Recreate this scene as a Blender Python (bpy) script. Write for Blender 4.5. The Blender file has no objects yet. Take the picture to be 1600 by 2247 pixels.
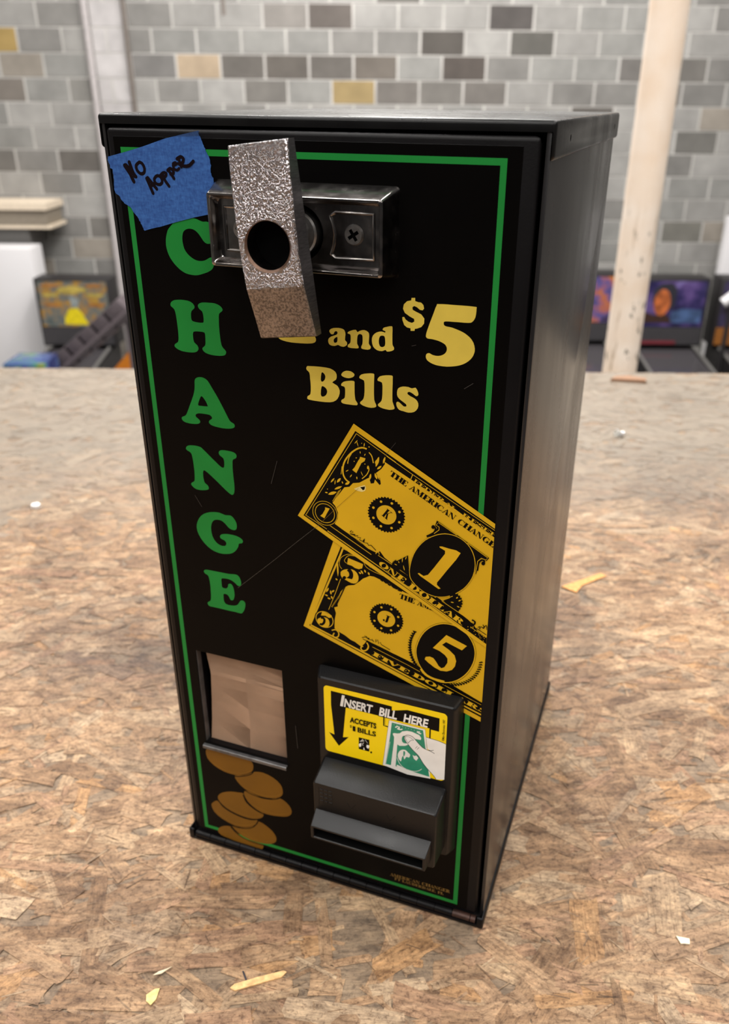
import bpy, bmesh, math, random
from mathutils import Vector, Matrix
from mathutils.geometry import tessellate_polygon
C = bpy.context.scene.collection
MM = 0.001
PI = math.pi

# ------------------------------------------------------------------ helpers
def srgb(r, g, b):
    f = lambda c: (c/255/12.92) if c/255 <= 0.04045 else ((c/255+0.055)/1.055)**2.4
    return (f(r), f(g), f(b), 1.0)

def new_mat(name):
    m = bpy.data.materials.new(name); m.use_nodes = True
    nt = m.node_tree
    return m, nt, nt.nodes['Principled BSDF']

def setp(b, **k):
    names = dict(color='Base Color', rough='Roughness', metal='Metallic', spec='Specular IOR Level',
                 trans='Transmission Weight', ior='IOR', coat='Coat Weight', aniso='Anisotropic')
    for a, v in k.items(): b.inputs[names[a]].default_value = v

def mapped(nt, scale=(1,1,1), coord='Object', rot=(0,0,0)):
    tc = nt.nodes.new('ShaderNodeTexCoord'); mp = nt.nodes.new('ShaderNodeMapping')
    mp.inputs['Scale'].default_value = scale; mp.inputs['Rotation'].default_value = rot
    nt.links.new(tc.outputs[coord], mp.inputs['Vector'])
    return mp.outputs['Vector']

def noise(nt, vec, scale, detail=3, rough=0.5):
    n = nt.nodes.new('ShaderNodeTexNoise')
    n.inputs['Scale'].default_value = scale; n.inputs['Detail'].default_value = detail
    n.inputs['Roughness'].default_value = rough
    nt.links.new(vec, n.inputs['Vector'])
    return n.outputs['Fac']

def ramp(nt, fac, stops):
    r = nt.nodes.new('ShaderNodeValToRGB')
    el = r.color_ramp.elements
    while len(el) < len(stops): el.new(0.5)
    for e, (p, c) in zip(el, stops):
        e.position = p; e.color = c if len(c) == 4 else (*c, 1)
    nt.links.new(fac, r.inputs['Fac'])
    return r.outputs['Color']

def mix(nt, fac, a, b, mode='MIX'):
    m = nt.nodes.new('ShaderNodeMix'); m.data_type = 'RGBA'; m.blend_type = mode
    for v, s in ((fac, 0), (a, 6), (b, 7)):
        if hasattr(v, 'links'): nt.links.new(v, m.inputs[s])
        elif s == 0: m.inputs[0].default_value = v
        else: m.inputs[s].default_value = v
    return m.outputs[2]

def bump(nt, b, h, strength=0.3, dist=0.001):
    n = nt.nodes.new('ShaderNodeBump'); n.inputs['Strength'].default_value = strength
    n.inputs['Distance'].default_value = dist
    nt.links.new(h, n.inputs['Height']); nt.links.new(n.outputs['Normal'], b.inputs['Normal'])
    return n

def simple(name, col, rough=0.5, metal=0.0, spec=0.5, var=0.06, vscale=40, bstr=0.0, bscale=400, bdist=0.0003):
    """principled paint with a light procedural mottling and optional grain"""
    m, nt, b = new_mat(name)
    v = mapped(nt)
    f = noise(nt, v, vscale, 4)
    c = tuple(col[:3])
    lo = tuple(max(0, x*(1-var*2)) for x in c)+(1,); hi = tuple(min(1, x*(1+var*2)) for x in c)+(1,)
    nt.links.new(ramp(nt, f, [(0.3, lo), (0.7, hi)]), b.inputs['Base Color'])
    setp(b, rough=rough, metal=metal, spec=spec)
    if bstr: bump(nt, b, noise(nt, v, bscale, 2), bstr, bdist)
    return m

def link(name, me, mat=None, parent=None):
    o = bpy.data.objects.new(name, me); C.objects.link(o)
    if mat is not None:
        for m in (mat if isinstance(mat, (list, tuple)) else [mat]): me.materials.append(m)
    if parent: o.parent = parent
    return o

def from_bm(name, bm, mat=None, parent=None, smooth=False, normals=True, flats=None):
    if normals: bmesh.ops.recalc_face_normals(bm, faces=bm.faces)
    me = bpy.data.meshes.new(name); bm.to_mesh(me); bm.free()
    if smooth:
        for p in me.polygons: p.use_smooth = True
        if flats:                                            # large flats keep their true normal beside rolled edges
            for p in me.polygons:
                if p.area > flats: p.use_smooth = False
        me.set_sharp_from_angle(angle=math.radians(35))
    return link(name, me, mat, parent)

def tag(o, label=None, cat=None, group=None, kind=None):
    if label: o['label'] = label
    if cat: o['category'] = cat
    if group: o['group'] = group
    if kind: o['kind'] = kind
    return o

def empty(name, loc=(0,0,0), rz=0, label=None, cat=None, group=None):
    o = bpy.data.objects.new(name, None); C.objects.link(o); o.location = loc; o.rotation_euler = (0,0,rz)
    o.empty_display_size = 0.05
    return tag(o, label, cat, group)

def add_box(bm, x0, x1, y0, y1, z0, z1, bev=0, seg=2, mi=0):
    vs = [bm.verts.new((x, y, z)) for x in (x0, x1) for y in (y0, y1) for z in (z0, z1)]
    F = [(0,1,3,2),(4,6,7,5),(0,4,5,1),(2,3,7,6),(0,2,6,4),(1,5,7,3)]
    fs = [bm.faces.new([vs[i] for i in f]) for f in F]
    for f in fs: f.material_index = mi
    if bev:
        es = list({e for f in fs for e in f.edges})
        bmesh.ops.bevel(bm, geom=es, offset=bev, segments=seg, profile=0.5, affect='EDGES', clamp_overlap=True)
    return vs

def box(name, x0, x1, y0, y1, z0, z1, mat, parent=None, bev=0, seg=2):
    bm = bmesh.new(); add_box(bm, x0, x1, y0, y1, z0, z1, bev, seg)
    return from_bm(name, bm, mat, parent, smooth=bool(bev), flats=bev*bev*4+1e-9)

def add_cyl(bm, p0, p1, r0, r1=None, n=24, caps=True, mi=0):
    r1 = r0 if r1 is None else r1
    p0 = Vector(p0); p1 = Vector(p1); d = (p1-p0).normalized()
    u = d.orthogonal().normalized(); v = d.cross(u)
    A = [bm.verts.new(p0+(u*math.cos(2*PI*i/n)+v*math.sin(2*PI*i/n))*r0) for i in range(n)]
    B = [bm.verts.new(p1+(u*math.cos(2*PI*i/n)+v*math.sin(2*PI*i/n))*r1) for i in range(n)]
    fs = [bm.faces.new((A[i], A[(i+1)%n], B[(i+1)%n], B[i])) for i in range(n)]
    if caps: fs += [bm.faces.new(A[::-1]), bm.faces.new(B)]
    for f in fs: f.material_index = mi
    return A, B

def cyl(name, p0, p1, r0, mat, parent=None, r1=None, n=24):
    bm = bmesh.new(); add_cyl(bm, p0, p1, r0, r1, n)
    return from_bm(name, bm, mat, parent, smooth=True)

def tube_pts(bm, pts, r, n=8, closed=False):
    pts = [Vector(p) for p in pts]; rings = []; N = len(pts)
    for i, p in enumerate(pts):
        a = pts[(i-1) % N] if closed else pts[max(i-1, 0)]
        b = pts[(i+1) % N] if closed else pts[min(i+1, N-1)]
        d = (b-a).normalized(); u = d.cross(Vector((0,1,0)))
        u = u.normalized() if u.length > 1e-4 else d.orthogonal().normalized()
        v = d.cross(u)
        rings.append([bm.verts.new(p+(u*math.cos(2*PI*k/n)+v*math.sin(2*PI*k/n))*r) for k in range(n)])
    for i in range(N if closed else N-1):
        A, B = rings[i], rings[(i+1) % N]
        for k in range(n): bm.faces.new((A[k], A[(k+1)%n], B[(k+1)%n], B[k]))
    if not closed: bm.faces.new(rings[0][::-1]); bm.faces.new(rings[-1])

def rrect(x0, x1, z0, z1, r, n=5):
    """rounded rectangle outline in the (x, z) plane, millimetres"""
    o = []
    for cx, cz, a in ((x1-r, z1-r, 0), (x0+r, z1-r, 90), (x0+r, z0+r, 180), (x1-r, z0+r, 270)):
        for i in range(n+1):
            t = math.radians(a+90*i/n); o.append((cx+r*math.cos(t), cz+r*math.sin(t)))
    return o

def loops_mesh(bm, loops, cap_first=False, cap_last=True, mi=None):
    """bridge outlines given as ([(x, z)...], y), all in mm and with equal counts"""
    R = [[bm.verts.new((x*MM, y*MM, z*MM)) for x, z in L] for L, y in loops]
    for k in range(len(R)-1):
        A, B = R[k], R[k+1]; n = len(A)
        for i in range(n):
            f = bm.faces.new((A[i], A[(i+1)%n], B[(i+1)%n], B[i]))
            if mi: f.material_index = mi[k]
    if cap_first: bm.faces.new(R[0])
    if cap_last:
        f = bm.faces.new(R[-1])
        if mi: f.material_index = mi[-1]
    return R

def refinish(o, area=4e-5):
    for p in o.data.polygons: p.use_smooth = p.area < area
    o.data.set_sharp_from_angle(angle=math.radians(35))

def boolean(obj, cutter, op='DIFFERENCE'):
    cutter.parent = obj.parent
    bpy.context.view_layer.update()
    md = obj.modifiers.new('b', 'BOOLEAN'); md.object = cutter; md.operation = op; md.solver = 'EXACT'
    dg = bpy.context.evaluated_depsgraph_get(); dg.update()
    me = bpy.data.meshes.new_from_object(obj.evaluated_get(dg))
    obj.modifiers.clear(); old = obj.data; obj.data = me; bpy.data.meshes.remove(old)
    cm = cutter.data; bpy.data.objects.remove(cutter); bpy.data.meshes.remove(cm)
    return obj

def flat(name, polys, y, mat, parent, step=0.004):
    """printed ink: polygons [[outer], [hole]...] (mm) laid on the plane y, each a hair above the last"""
    verts, faces = [], []
    for k, ps in enumerate(polys):
        yy = (y - step*k/ max(1, len(polys)/40))*MM
        base = len(verts)
        for p in ps: verts += [(a*MM, yy, b*MM) for a, b in p]
        for t in tessellate_polygon([[Vector((a, b, 0)) for a, b in p] for p in ps]):
            faces.append([base+i for i in t])
    me = bpy.data.meshes.new(name); me.from_pydata(verts, [], faces); me.update()
    bm = bmesh.new(); bm.from_mesh(me)
    for f in bm.faces:
        f.normal_update()
        if f.normal.y > 0: f.normal_flip()
    bm.to_mesh(me); bm.free()
    return link(name, me, mat, parent)

def sans(lines, y, name, mat, parent):
    """bold sans lettering from the built-in font: (string, x0, z0, x1, cap height, slant, weight, vertical)"""
    verts, faces = [], []
    for s, x0, z0, x1, h, sl, wt, vert in lines:
        cu = bpy.data.curves.new('t', 'FONT'); cu.body = s; cu.size = 1; cu.offset = wt; cu.resolution_u = 3
        o = bpy.data.objects.new('t', cu); C.objects.link(o)
        dg = bpy.context.evaluated_depsgraph_get(); dg.update()
        me = bpy.data.meshes.new_from_object(o.evaluated_get(dg))
        xs = [v.co.x for v in me.vertices]; xa, xb = min(xs), max(xs)
        cap = max(v.co.y for v in me.vertices)
        base = len(verts)
        for v in me.vertices:
            u = (v.co.x-xa)/(xb-xa)*(x1-x0); w = v.co.y/cap*h; u += w*sl
            if vert: verts.append(((vert[0]-w)*MM, y*MM, (vert[1]+u)*MM))
            else: verts.append(((x0+u)*MM, y*MM, (z0+w)*MM))
        faces += [[base+i for i in p.vertices] for p in me.polygons]
        bpy.data.objects.remove(o); bpy.data.curves.remove(cu); bpy.data.meshes.remove(me)
    me = bpy.data.meshes.new(name); me.from_pydata(verts, [], faces); me.update()
    return link(name, me, mat, parent)

DECALS = """
change g -1558,9091,-1575,9076,-1591,9061,-1606,9041,-1619,9013,-1631,8981,-1639,8949,-1643,8919,-1645,8889,-1642,8858,-1635,8826,-1624,8793,-1608,8761,-1587,8730,-1562,8700,-1534,8674,-1505,8650,-1474,8631,-1440,8616,-1402,8607,-1362,8603,-1324,8602,-1291,8606,-1260,8614,-1230,8623,-1199,8634,-1169,8645,-1144,8658,-1125,8669,-1110,8682,-1099,8696,-1090,8714,-1085,8734,-1084,8753,-1087,8769,-1094,8783,-1102,8793,-1109,8798,-1118,8798,-1130,8795,-1147,8786,-1168,8774,-1191,8763,-1215,8757,-1241,8754,-1266,8754,-1288,8757,-1309,8763,-1330,8772,-1352,8785,-1373,8800,-1392,8817,-1406,8834,-1418,8851,-1427,8871,-1433,8895,-1437,8921,-1439,8947,-1438,8971,-1434,8995,-1428,9016,-1420,9032,-1410,9045,-1397,9055,-1382,9063,-1364,9069,-1346,9072,-1327,9072,-1308,9070,-1290,9064,-1273,9056,-1258,9045,-1244,9033,-1231,9018,-1219,9002,-1208,8987,-1199,8974,-1190,8961,-1179,8951,-1168,8942,-1155,8936,-1141,8933,-1124,8934,-1107,8938,-1091,8946,-1077,8957,-1065,8972,-1056,8989,-1052,9008,-1051,9029,-1052,9050,-1055,9071,-1060,9092,-1067,9110,-1075,9123,-1084,9134,-1095,9142,-1107,9147,-1120,9150,-1135,9152,-1149,9151,-1165,9149,-1183,9150,-1204,9156,-1228,9165,-1253,9173,-1279,9178,-1306,9182,-1333,9184,-1360,9183,-1388,9180,-1416,9175,-1446,9165,-1476,9152,-1502,9138,-1524,9124,-1541,9108;-1670,8270,-1665,8283,-1654,8297,-1637,8309,-1612,8319,-1575,8325,-1533,8329,-1489,8329,-1448,8326,-1417,8318,-1395,8307,-1378,8290,-1369,8272,-1370,8258,-1378,8245,-1396,8232,-1413,8216,-1421,8194,-1424,8171,-1425,8146,-1423,8126,-1419,8115,-1408,8108,-1384,8103,-1353,8100,-1316,8099,-1284,8102,-1274,8110,-1272,8124,-1270,8147,-1270,8173,-1273,8200,-1280,8224,-1296,8237,-1312,8247,-1322,8261,-1327,8275,-1325,8289,-1314,8302,-1296,8313,-1270,8321,-1234,8324,-1194,8325,-1151,8326,-1110,8323,-1079,8314,-1054,8302,-1037,8286,-1028,8271,-1027,8260,-1034,8248,-1054,8235,-1074,8216,-1081,8185,-1083,8148,-1086,8105,-1087,8058,-1087,8013,-1085,7968,-1082,7920,-1076,7878,-1066,7856,-1054,7842,-1039,7828,-1027,7814,-1025,7800,-1029,7787,-1037,7774,-1053,7764,-1079,7757,-1114,7753,-1160,7751,-1208,7753,-1250,7759,-1285,7769,-1306,7784,-1318,7800,-1321,7812,-1315,7824,-1298,7837,-1280,7854,-1274,7878,-1272,7905,-1270,7932,-1269,7958,-1269,7980,-1277,7996,-1304,8001,-1338,8001,-1371,8000,-1399,7996,-1413,7990,-1420,7978,-1424,7956,-1424,7928,-1423,7901,-1417,7875,-1399,7858,-1381,7844,-1372,7827,-1369,7810,-1373,7795,-1383,7782,-1396,7771,-1416,7763,-1442,7757,-1478,7754,-1530,7754,-1584,7758,-1623,7769,-1651,7782,-1668,7795,-1675,7807,-1673,7819,-1663,7832,-1643,7844,-1623,7859,-1615,7881,-1611,7910,-1609,7949,-1608,7995,-1609,8048,-1611,8102,-1614,8151,-1619,8191,-1626,8214,-1636,8227,-1651,8238,-1664,8248,-1670,8258;-1459,7434,-1450,7453,-1435,7466,-1414,7476,-1389,7481,-1363,7482,-1338,7477,-1314,7467,-1292,7450,-1273,7423,-1251,7385,-1218,7330,-1182,7269,-1151,7209,-1121,7150,-1092,7089,-1067,7037,-1052,7011,-1038,6996,-1018,6986,-1000,6978,-992,6966,-990,6953,-993,6941,-1004,6929,-1024,6919,-1054,6911,-1100,6905,-1152,6903,-1203,6906,-1249,6911,-1281,6917,-1304,6926,-1319,6940,-1325,6954,-1321,6967,-1311,6979,-1295,6990,-1281,7002,-1278,7013,-1282,7024,-1291,7035,-1309,7044,-1343,7047,-1382,7048,-1417,7047,-1448,7045,-1471,7038,-1487,7028,-1494,7015,-1492,7001,-1480,6989,-1464,6978,-1450,6966,-1441,6954,-1440,6942,-1446,6930,-1458,6920,-1479,6912,-1510,6907,-1546,6904,-1585,6904,-1621,6907,-1649,6914,-1669,6924,-1681,6938,-1684,6953,-1682,6964,-1672,6974,-1651,6983,-1627,6996,-1612,7016,-1597,7044,-1577,7085,-1554,7133,-1526,7190,-1500,7245,-1484,7287,-1474,7322,-1468,7354,-1465,7382,-1463,7410|-1393,7258,-1405,7244,-1417,7221,-1430,7195,-1441,7170,-1446,7154,-1444,7143,-1439,7139,-1422,7139,-1374,7140,-1328,7143,-1318,7146,-1322,7155,-1328,7174,-1338,7198,-1352,7220,-1366,7239,-1380,7253;-1672,6578,-1667,6594,-1655,6609,-1639,6619,-1615,6626,-1581,6631,-1543,6633,-1507,6631,-1476,6627,-1461,6621,-1445,6607,-1410,6577,-1368,6539,-1325,6501,-1283,6465,-1247,6433,-1218,6411,-1198,6404,-1185,6406,-1177,6414,-1173,6430,-1170,6457,-1169,6486,-1171,6509,-1178,6528,-1197,6542,-1217,6554,-1228,6568,-1232,6583,-1229,6599,-1219,6613,-1206,6622,-1185,6628,-1150,6631,-1111,6631,-1072,6629,-1038,6624,-1016,6614,-1003,6601,-998,6586,-1000,6571,-1005,6559,-1015,6549,-1033,6540,-1050,6528,-1057,6506,-1060,6475,-1063,6430,-1064,6378,-1063,6327,-1061,6274,-1059,6220,-1060,6169,-1063,6131,-1069,6102,-1080,6081,-1093,6069,-1107,6068,-1126,6076,-1154,6095,-1189,6123,-1234,6163,-1283,6206,-1332,6248,-1377,6285,-1413,6312,-1440,6328,-1454,6331,-1462,6325,-1468,6311,-1471,6290,-1473,6259,-1472,6225,-1468,6195,-1461,6169,-1443,6154,-1425,6142,-1415,6127,-1411,6111,-1412,6097,-1422,6085,-1445,6075,-1475,6068,-1514,6061,-1554,6059,-1586,6063,-1613,6074,-1637,6093,-1652,6114,-1651,6128,-1640,6140,-1621,6152,-1602,6167,-1595,6191,-1592,6222,-1589,6261,-1587,6305,-1588,6353,-1589,6402,-1592,6449,-1597,6489,-1602,6516,-1613,6535,-1635,6547,-1657,6557,-1668,6567;-1387,5789,-1343,5796,-1300,5796,-1257,5787,-1216,5777,-1179,5782,-1147,5785,-1122,5772,-1103,5751,-1085,5723,-1074,5692,-1071,5661,-1074,5632,-1081,5612,-1094,5599,-1114,5591,-1138,5591,-1163,5598,-1187,5611,-1207,5633,-1227,5656,-1250,5675,-1275,5690,-1305,5696,-1335,5694,-1364,5688,-1389,5673,-1408,5650,-1422,5620,-1432,5582,-1436,5540,-1434,5492,-1425,5445,-1407,5406,-1383,5374,-1355,5353,-1325,5341,-1294,5338,-1268,5342,-1251,5352,-1242,5366,-1238,5382,-1241,5397,-1250,5411,-1265,5423,-1287,5430,-1307,5437,-1317,5448,-1321,5461,-1317,5475,-1307,5490,-1290,5501,-1266,5510,-1230,5517,-1187,5521,-1138,5521,-1092,5517,-1057,5507,-1030,5494,-1012,5480,-1004,5465,-1006,5446,-1018,5429,-1040,5422,-1062,5414,-1069,5396,-1074,5372,-1089,5343,-1109,5313,-1134,5286,-1166,5262,-1208,5243,-1256,5231,-1304,5224,-1353,5225,-1405,5234,-1457,5253,-1509,5288,-1555,5332,-1593,5383,-1620,5435,-1635,5482,-1640,5528,-1634,5574,-1618,5619,-1593,5665,-1560,5707,-1520,5739,-1476,5763,-1431,5779;-1604,4906,-1602,4919,-1592,4931,-1579,4939,-1555,4944,-1513,4945,-1460,4945,-1403,4946,-1344,4946,-1288,4946,-1237,4948,-1188,4955,-1147,4960,-1122,4955,-1105,4942,-1091,4921,-1082,4897,-1077,4869,-1077,4843,-1081,4823,-1089,4808,-1104,4799,-1121,4796,-1135,4804,-1150,4818,-1169,4834,-1192,4850,-1220,4862,-1252,4869,-1295,4869,-1333,4864,-1350,4859,-1357,4847,-1360,4822,-1360,4791,-1360,4761,-1359,4736,-1353,4725,-1342,4721,-1320,4718,-1297,4721,-1282,4736,-1271,4754,-1268,4772,-1264,4789,-1251,4800,-1236,4806,-1220,4801,-1206,4787,-1196,4760,-1189,4726,-1186,4689,-1186,4652,-1192,4617,-1201,4588,-1212,4569,-1226,4559,-1239,4556,-1252,4562,-1262,4582,-1271,4605,-1282,4621,-1296,4632,-1319,4636,-1341,4632,-1349,4618,-1350,4597,-1352,4564,-1350,4531,-1343,4503,-1327,4484,-1292,4476,-1251,4477,-1211,4483,-1177,4494,-1154,4511,-1138,4531,-1125,4554,-1112,4575,-1096,4587,-1079,4591,-1063,4587,-1050,4575,-1042,4558,-1041,4534,-1047,4500,-1058,4464,-1073,4431,-1090,4405,-1104,4391,-1123,4386,-1154,4387,-1195,4390,-1246,4389,-1304,4389,-1366,4391,-1431,4393,-1502,4392,-1560,4392,-1583,4399,-1591,4409,-1597,4423,-1597,4437,-1591,4449,-1581,4460,-1566,4468,-1551,4481,-1542,4504,-1537,4536,-1533,4582,-1532,4632,-1529,4680,-1529,4727,-1531,4776,-1536,4818,-1541,4845,-1550,4862,-1569,4873,-1589,4881,-1599,4893
five y 1339,8504,1342,8516,1345,8518,1362,8519,1406,8522,1464,8523,1526,8523,1593,8524,1663,8524,1715,8523,1735,8521,1736,8517,1734,8507,1734,8483,1732,8452,1728,8425,1721,8406,1712,8390,1702,8379,1693,8371,1681,8367,1661,8364,1624,8362,1577,8362,1533,8361,1494,8360,1457,8360,1430,8357,1418,8351,1416,8343,1417,8335,1418,8327,1422,8320,1432,8313,1451,8309,1477,8307,1507,8302,1544,8292,1586,8279,1623,8264,1655,8245,1683,8225,1705,8202,1722,8176,1733,8148,1739,8121,1740,8096,1736,8072,1728,8049,1716,8027,1701,8006,1681,7987,1657,7968,1630,7952,1597,7937,1556,7925,1511,7916,1467,7910,1425,7909,1384,7910,1348,7915,1318,7923,1293,7933,1273,7944,1260,7954,1252,7966,1247,7977,1245,7990,1246,8003,1250,8014,1257,8021,1267,8026,1278,8028,1289,8025,1301,8019,1315,8013,1333,8010,1354,8008,1374,8009,1395,8014,1415,8022,1432,8033,1445,8046,1455,8062,1459,8078,1459,8095,1453,8112,1443,8127,1427,8138,1406,8148,1383,8156,1359,8163,1334,8167,1310,8171,1288,8172,1269,8172,1254,8175,1245,8182,1240,8191,1240,8206,1244,8228,1252,8255,1262,8286,1274,8323,1288,8363,1302,8402,1315,8440,1327,8477;1083,8556,1120,8559,1121,8529,1153,8520,1182,8519,1205,8497,1213,8463,1199,8445,1170,8448,1140,8471,1111,8480,1094,8467,1097,8442,1127,8428,1186,8405,1219,8366,1217,8317,1189,8280,1146,8261,1124,8257,1121,8237,1080,8233,1079,8258,1042,8263,1012,8285,993,8333,991,8361,1010,8365,1025,8342,1056,8321,1093,8313,1117,8329,1114,8354,1069,8374,1017,8405,997,8445,1005,8487,1037,8520,1080,8532;-437,8556,-400,8559,-399,8529,-367,8520,-338,8519,-315,8497,-307,8463,-321,8445,-350,8448,-380,8471,-409,8480,-426,8467,-423,8442,-393,8428,-334,8405,-301,8366,-303,8317,-331,8280,-374,8261,-396,8257,-399,8237,-440,8233,-441,8258,-478,8263,-508,8285,-527,8333,-529,8361,-510,8365,-495,8342,-464,8321,-427,8313,-403,8329,-406,8354,-451,8374,-503,8405,-523,8445,-515,8487,-483,8520,-440,8532;212,8132,206,8142,205,8153,213,8166,229,8177,251,8185,277,8189,305,8191,332,8190,354,8185,371,8176,379,8157,383,8133,379,8102,377,8073,387,8061,397,8053,400,8038,397,8023,381,8010,360,8000,339,8001,320,8005,309,8011,297,8014,278,8006,257,7999,232,7999,209,8005,196,8017,190,8033,189,8052,195,8071,208,8084,227,8096,252,8106,275,8115,288,8124,294,8132,295,8142,292,8151,285,8155,276,8155,267,8151,260,8143,256,8133,252,8123,240,8119,228,8118,219,8123|291,8098,277,8092,262,8080,253,8067,250,8054,253,8041,261,8032,274,8035,286,8042,291,8052,293,8065,294,8084;410,8157,422,8166,441,8175,469,8185,496,8190,507,8179,514,8167,526,8174,542,8184,564,8192,588,8196,612,8190,632,8178,640,8164,642,8143,639,8102,637,8062,647,8045,658,8034,659,8021,654,8009,643,8002,627,7997,603,7996,580,7997,565,8000,556,8005,554,8016,557,8029,563,8039,569,8055,571,8092,570,8129,564,8144,554,8149,542,8151,529,8147,520,8139,514,8123,510,8087,510,8049,518,8032,525,8021,527,8010,522,8002,503,7998,478,7997,453,7996,431,7997,416,8000,407,8005,406,8016,411,8029,424,8038,436,8052,440,8084,440,8116,438,8131,433,8138,421,8141,409,8143,406,8149;795,8236,811,8244,832,8250,858,8258,881,8261,888,8258,890,8245,891,8218,890,8181,890,8128,892,8079,899,8061,907,8052,910,8038,908,8026,897,8016,880,8008,857,8001,835,7998,826,8006,819,8014,802,8007,781,7998,754,7997,727,8002,703,8016,684,8037,674,8065,670,8094,672,8122,681,8146,697,8166,719,8182,746,8193,772,8198,794,8195,810,8190,817,8197,815,8205,801,8209,787,8214,787,8225|780,8156,768,8154,757,8146,749,8127,745,8102,747,8074,755,8051,766,8041,781,8039,797,8044,811,8057,815,8081,814,8108,812,8133,806,8151,794,8157;-72,7724,-69,7737,-62,7748,-55,7753,-34,7754,22,7758,89,7760,150,7759,203,7754,239,7740,264,7722,275,7700,277,7677,275,7656,265,7637,240,7620,224,7604,247,7592,280,7577,298,7553,308,7525,307,7493,297,7461,282,7432,260,7409,232,7392,194,7381,140,7376,77,7375,4,7376,-56,7381,-73,7389,-72,7400,-71,7411,-63,7422,-48,7430,-34,7445,-28,7480,-26,7525,-27,7573,-31,7619,-32,7654,-37,7681,-50,7696,-64,7706,-70,7715|104,7697,96,7658,93,7618,99,7602,109,7599,124,7607,137,7623,145,7642,147,7663,140,7681,128,7695,115,7703|99,7540,91,7501,88,7459,93,7440,104,7433,123,7437,143,7450,156,7470,164,7492,161,7513,151,7530,136,7543,119,7550,108,7551;329,7703,336,7717,348,7731,366,7742,388,7750,412,7751,436,7749,456,7740,471,7730,477,7720,477,7710,470,7698,456,7687,435,7678,411,7672,386,7672,363,7676,347,7682,336,7688,330,7695;326,7597,336,7612,354,7627,380,7636,410,7643,444,7649,471,7648,478,7638,477,7615,477,7571,477,7522,480,7479,485,7444,498,7425,508,7412,511,7397,501,7386,467,7383,423,7383,379,7383,342,7387,326,7397,322,7408,325,7418,334,7429,350,7438,364,7453,369,7487,370,7525,370,7552,364,7571,348,7577,332,7579,325,7587;531,7698,538,7713,555,7728,584,7739,618,7746,657,7752,689,7752,697,7746,697,7724,695,7674,694,7609,694,7535,697,7470,707,7441,716,7426,721,7408,716,7394,695,7384,665,7378,633,7378,601,7383,569,7392,545,7404,537,7415,540,7427,553,7439,569,7455,579,7475,585,7503,589,7549,589,7597,589,7636,583,7666,563,7676,542,7681,532,7689;733,7698,742,7715,759,7731,788,7742,821,7749,859,7754,891,7754,899,7747,899,7724,899,7669,897,7603,897,7537,899,7479,909,7448,918,7427,923,7410,919,7396,896,7387,864,7381,828,7383,793,7388,765,7396,745,7406,738,7417,740,7429,753,7441,768,7456,778,7472,784,7496,787,7541,788,7590,788,7633,783,7666,762,7676,741,7679,732,7687;947,7578,950,7603,959,7625,980,7641,1008,7651,1039,7654,1069,7653,1090,7647,1108,7643,1128,7650,1146,7655,1160,7640,1170,7620,1177,7600,1178,7583,1170,7570,1156,7565,1141,7572,1125,7584,1105,7595,1086,7602,1072,7601,1063,7595,1060,7586,1063,7576,1076,7567,1095,7557,1122,7547,1149,7533,1168,7514,1179,7491,1181,7464,1174,7436,1159,7412,1137,7393,1107,7382,1075,7377,1047,7380,1021,7386,995,7389,974,7395,957,7411,946,7431,941,7451,941,7469,949,7479,961,7482,974,7477,988,7467,1004,7453,1020,7440,1037,7438,1051,7443,1053,7453,1046,7467,1023,7482,995,7499,973,7515,956,7533,948,7554;-383,8076,-388,8049,-380,8023,-360,8008,-328,7999,-285,7992,-234,7988,-178,7988,-118,7990,-50,7994,8,8002,37,8014,50,8030,52,8053,42,8077,12,8093,-19,8119,-30,8179,-35,8251,-30,8328,-40,8390,-92,8411,-162,8408,-243,8388,-309,8359,-324,8329,-312,8302,-281,8295,-251,8279,-246,8213,-257,8145,-287,8116,-323,8101,-357,8089
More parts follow.
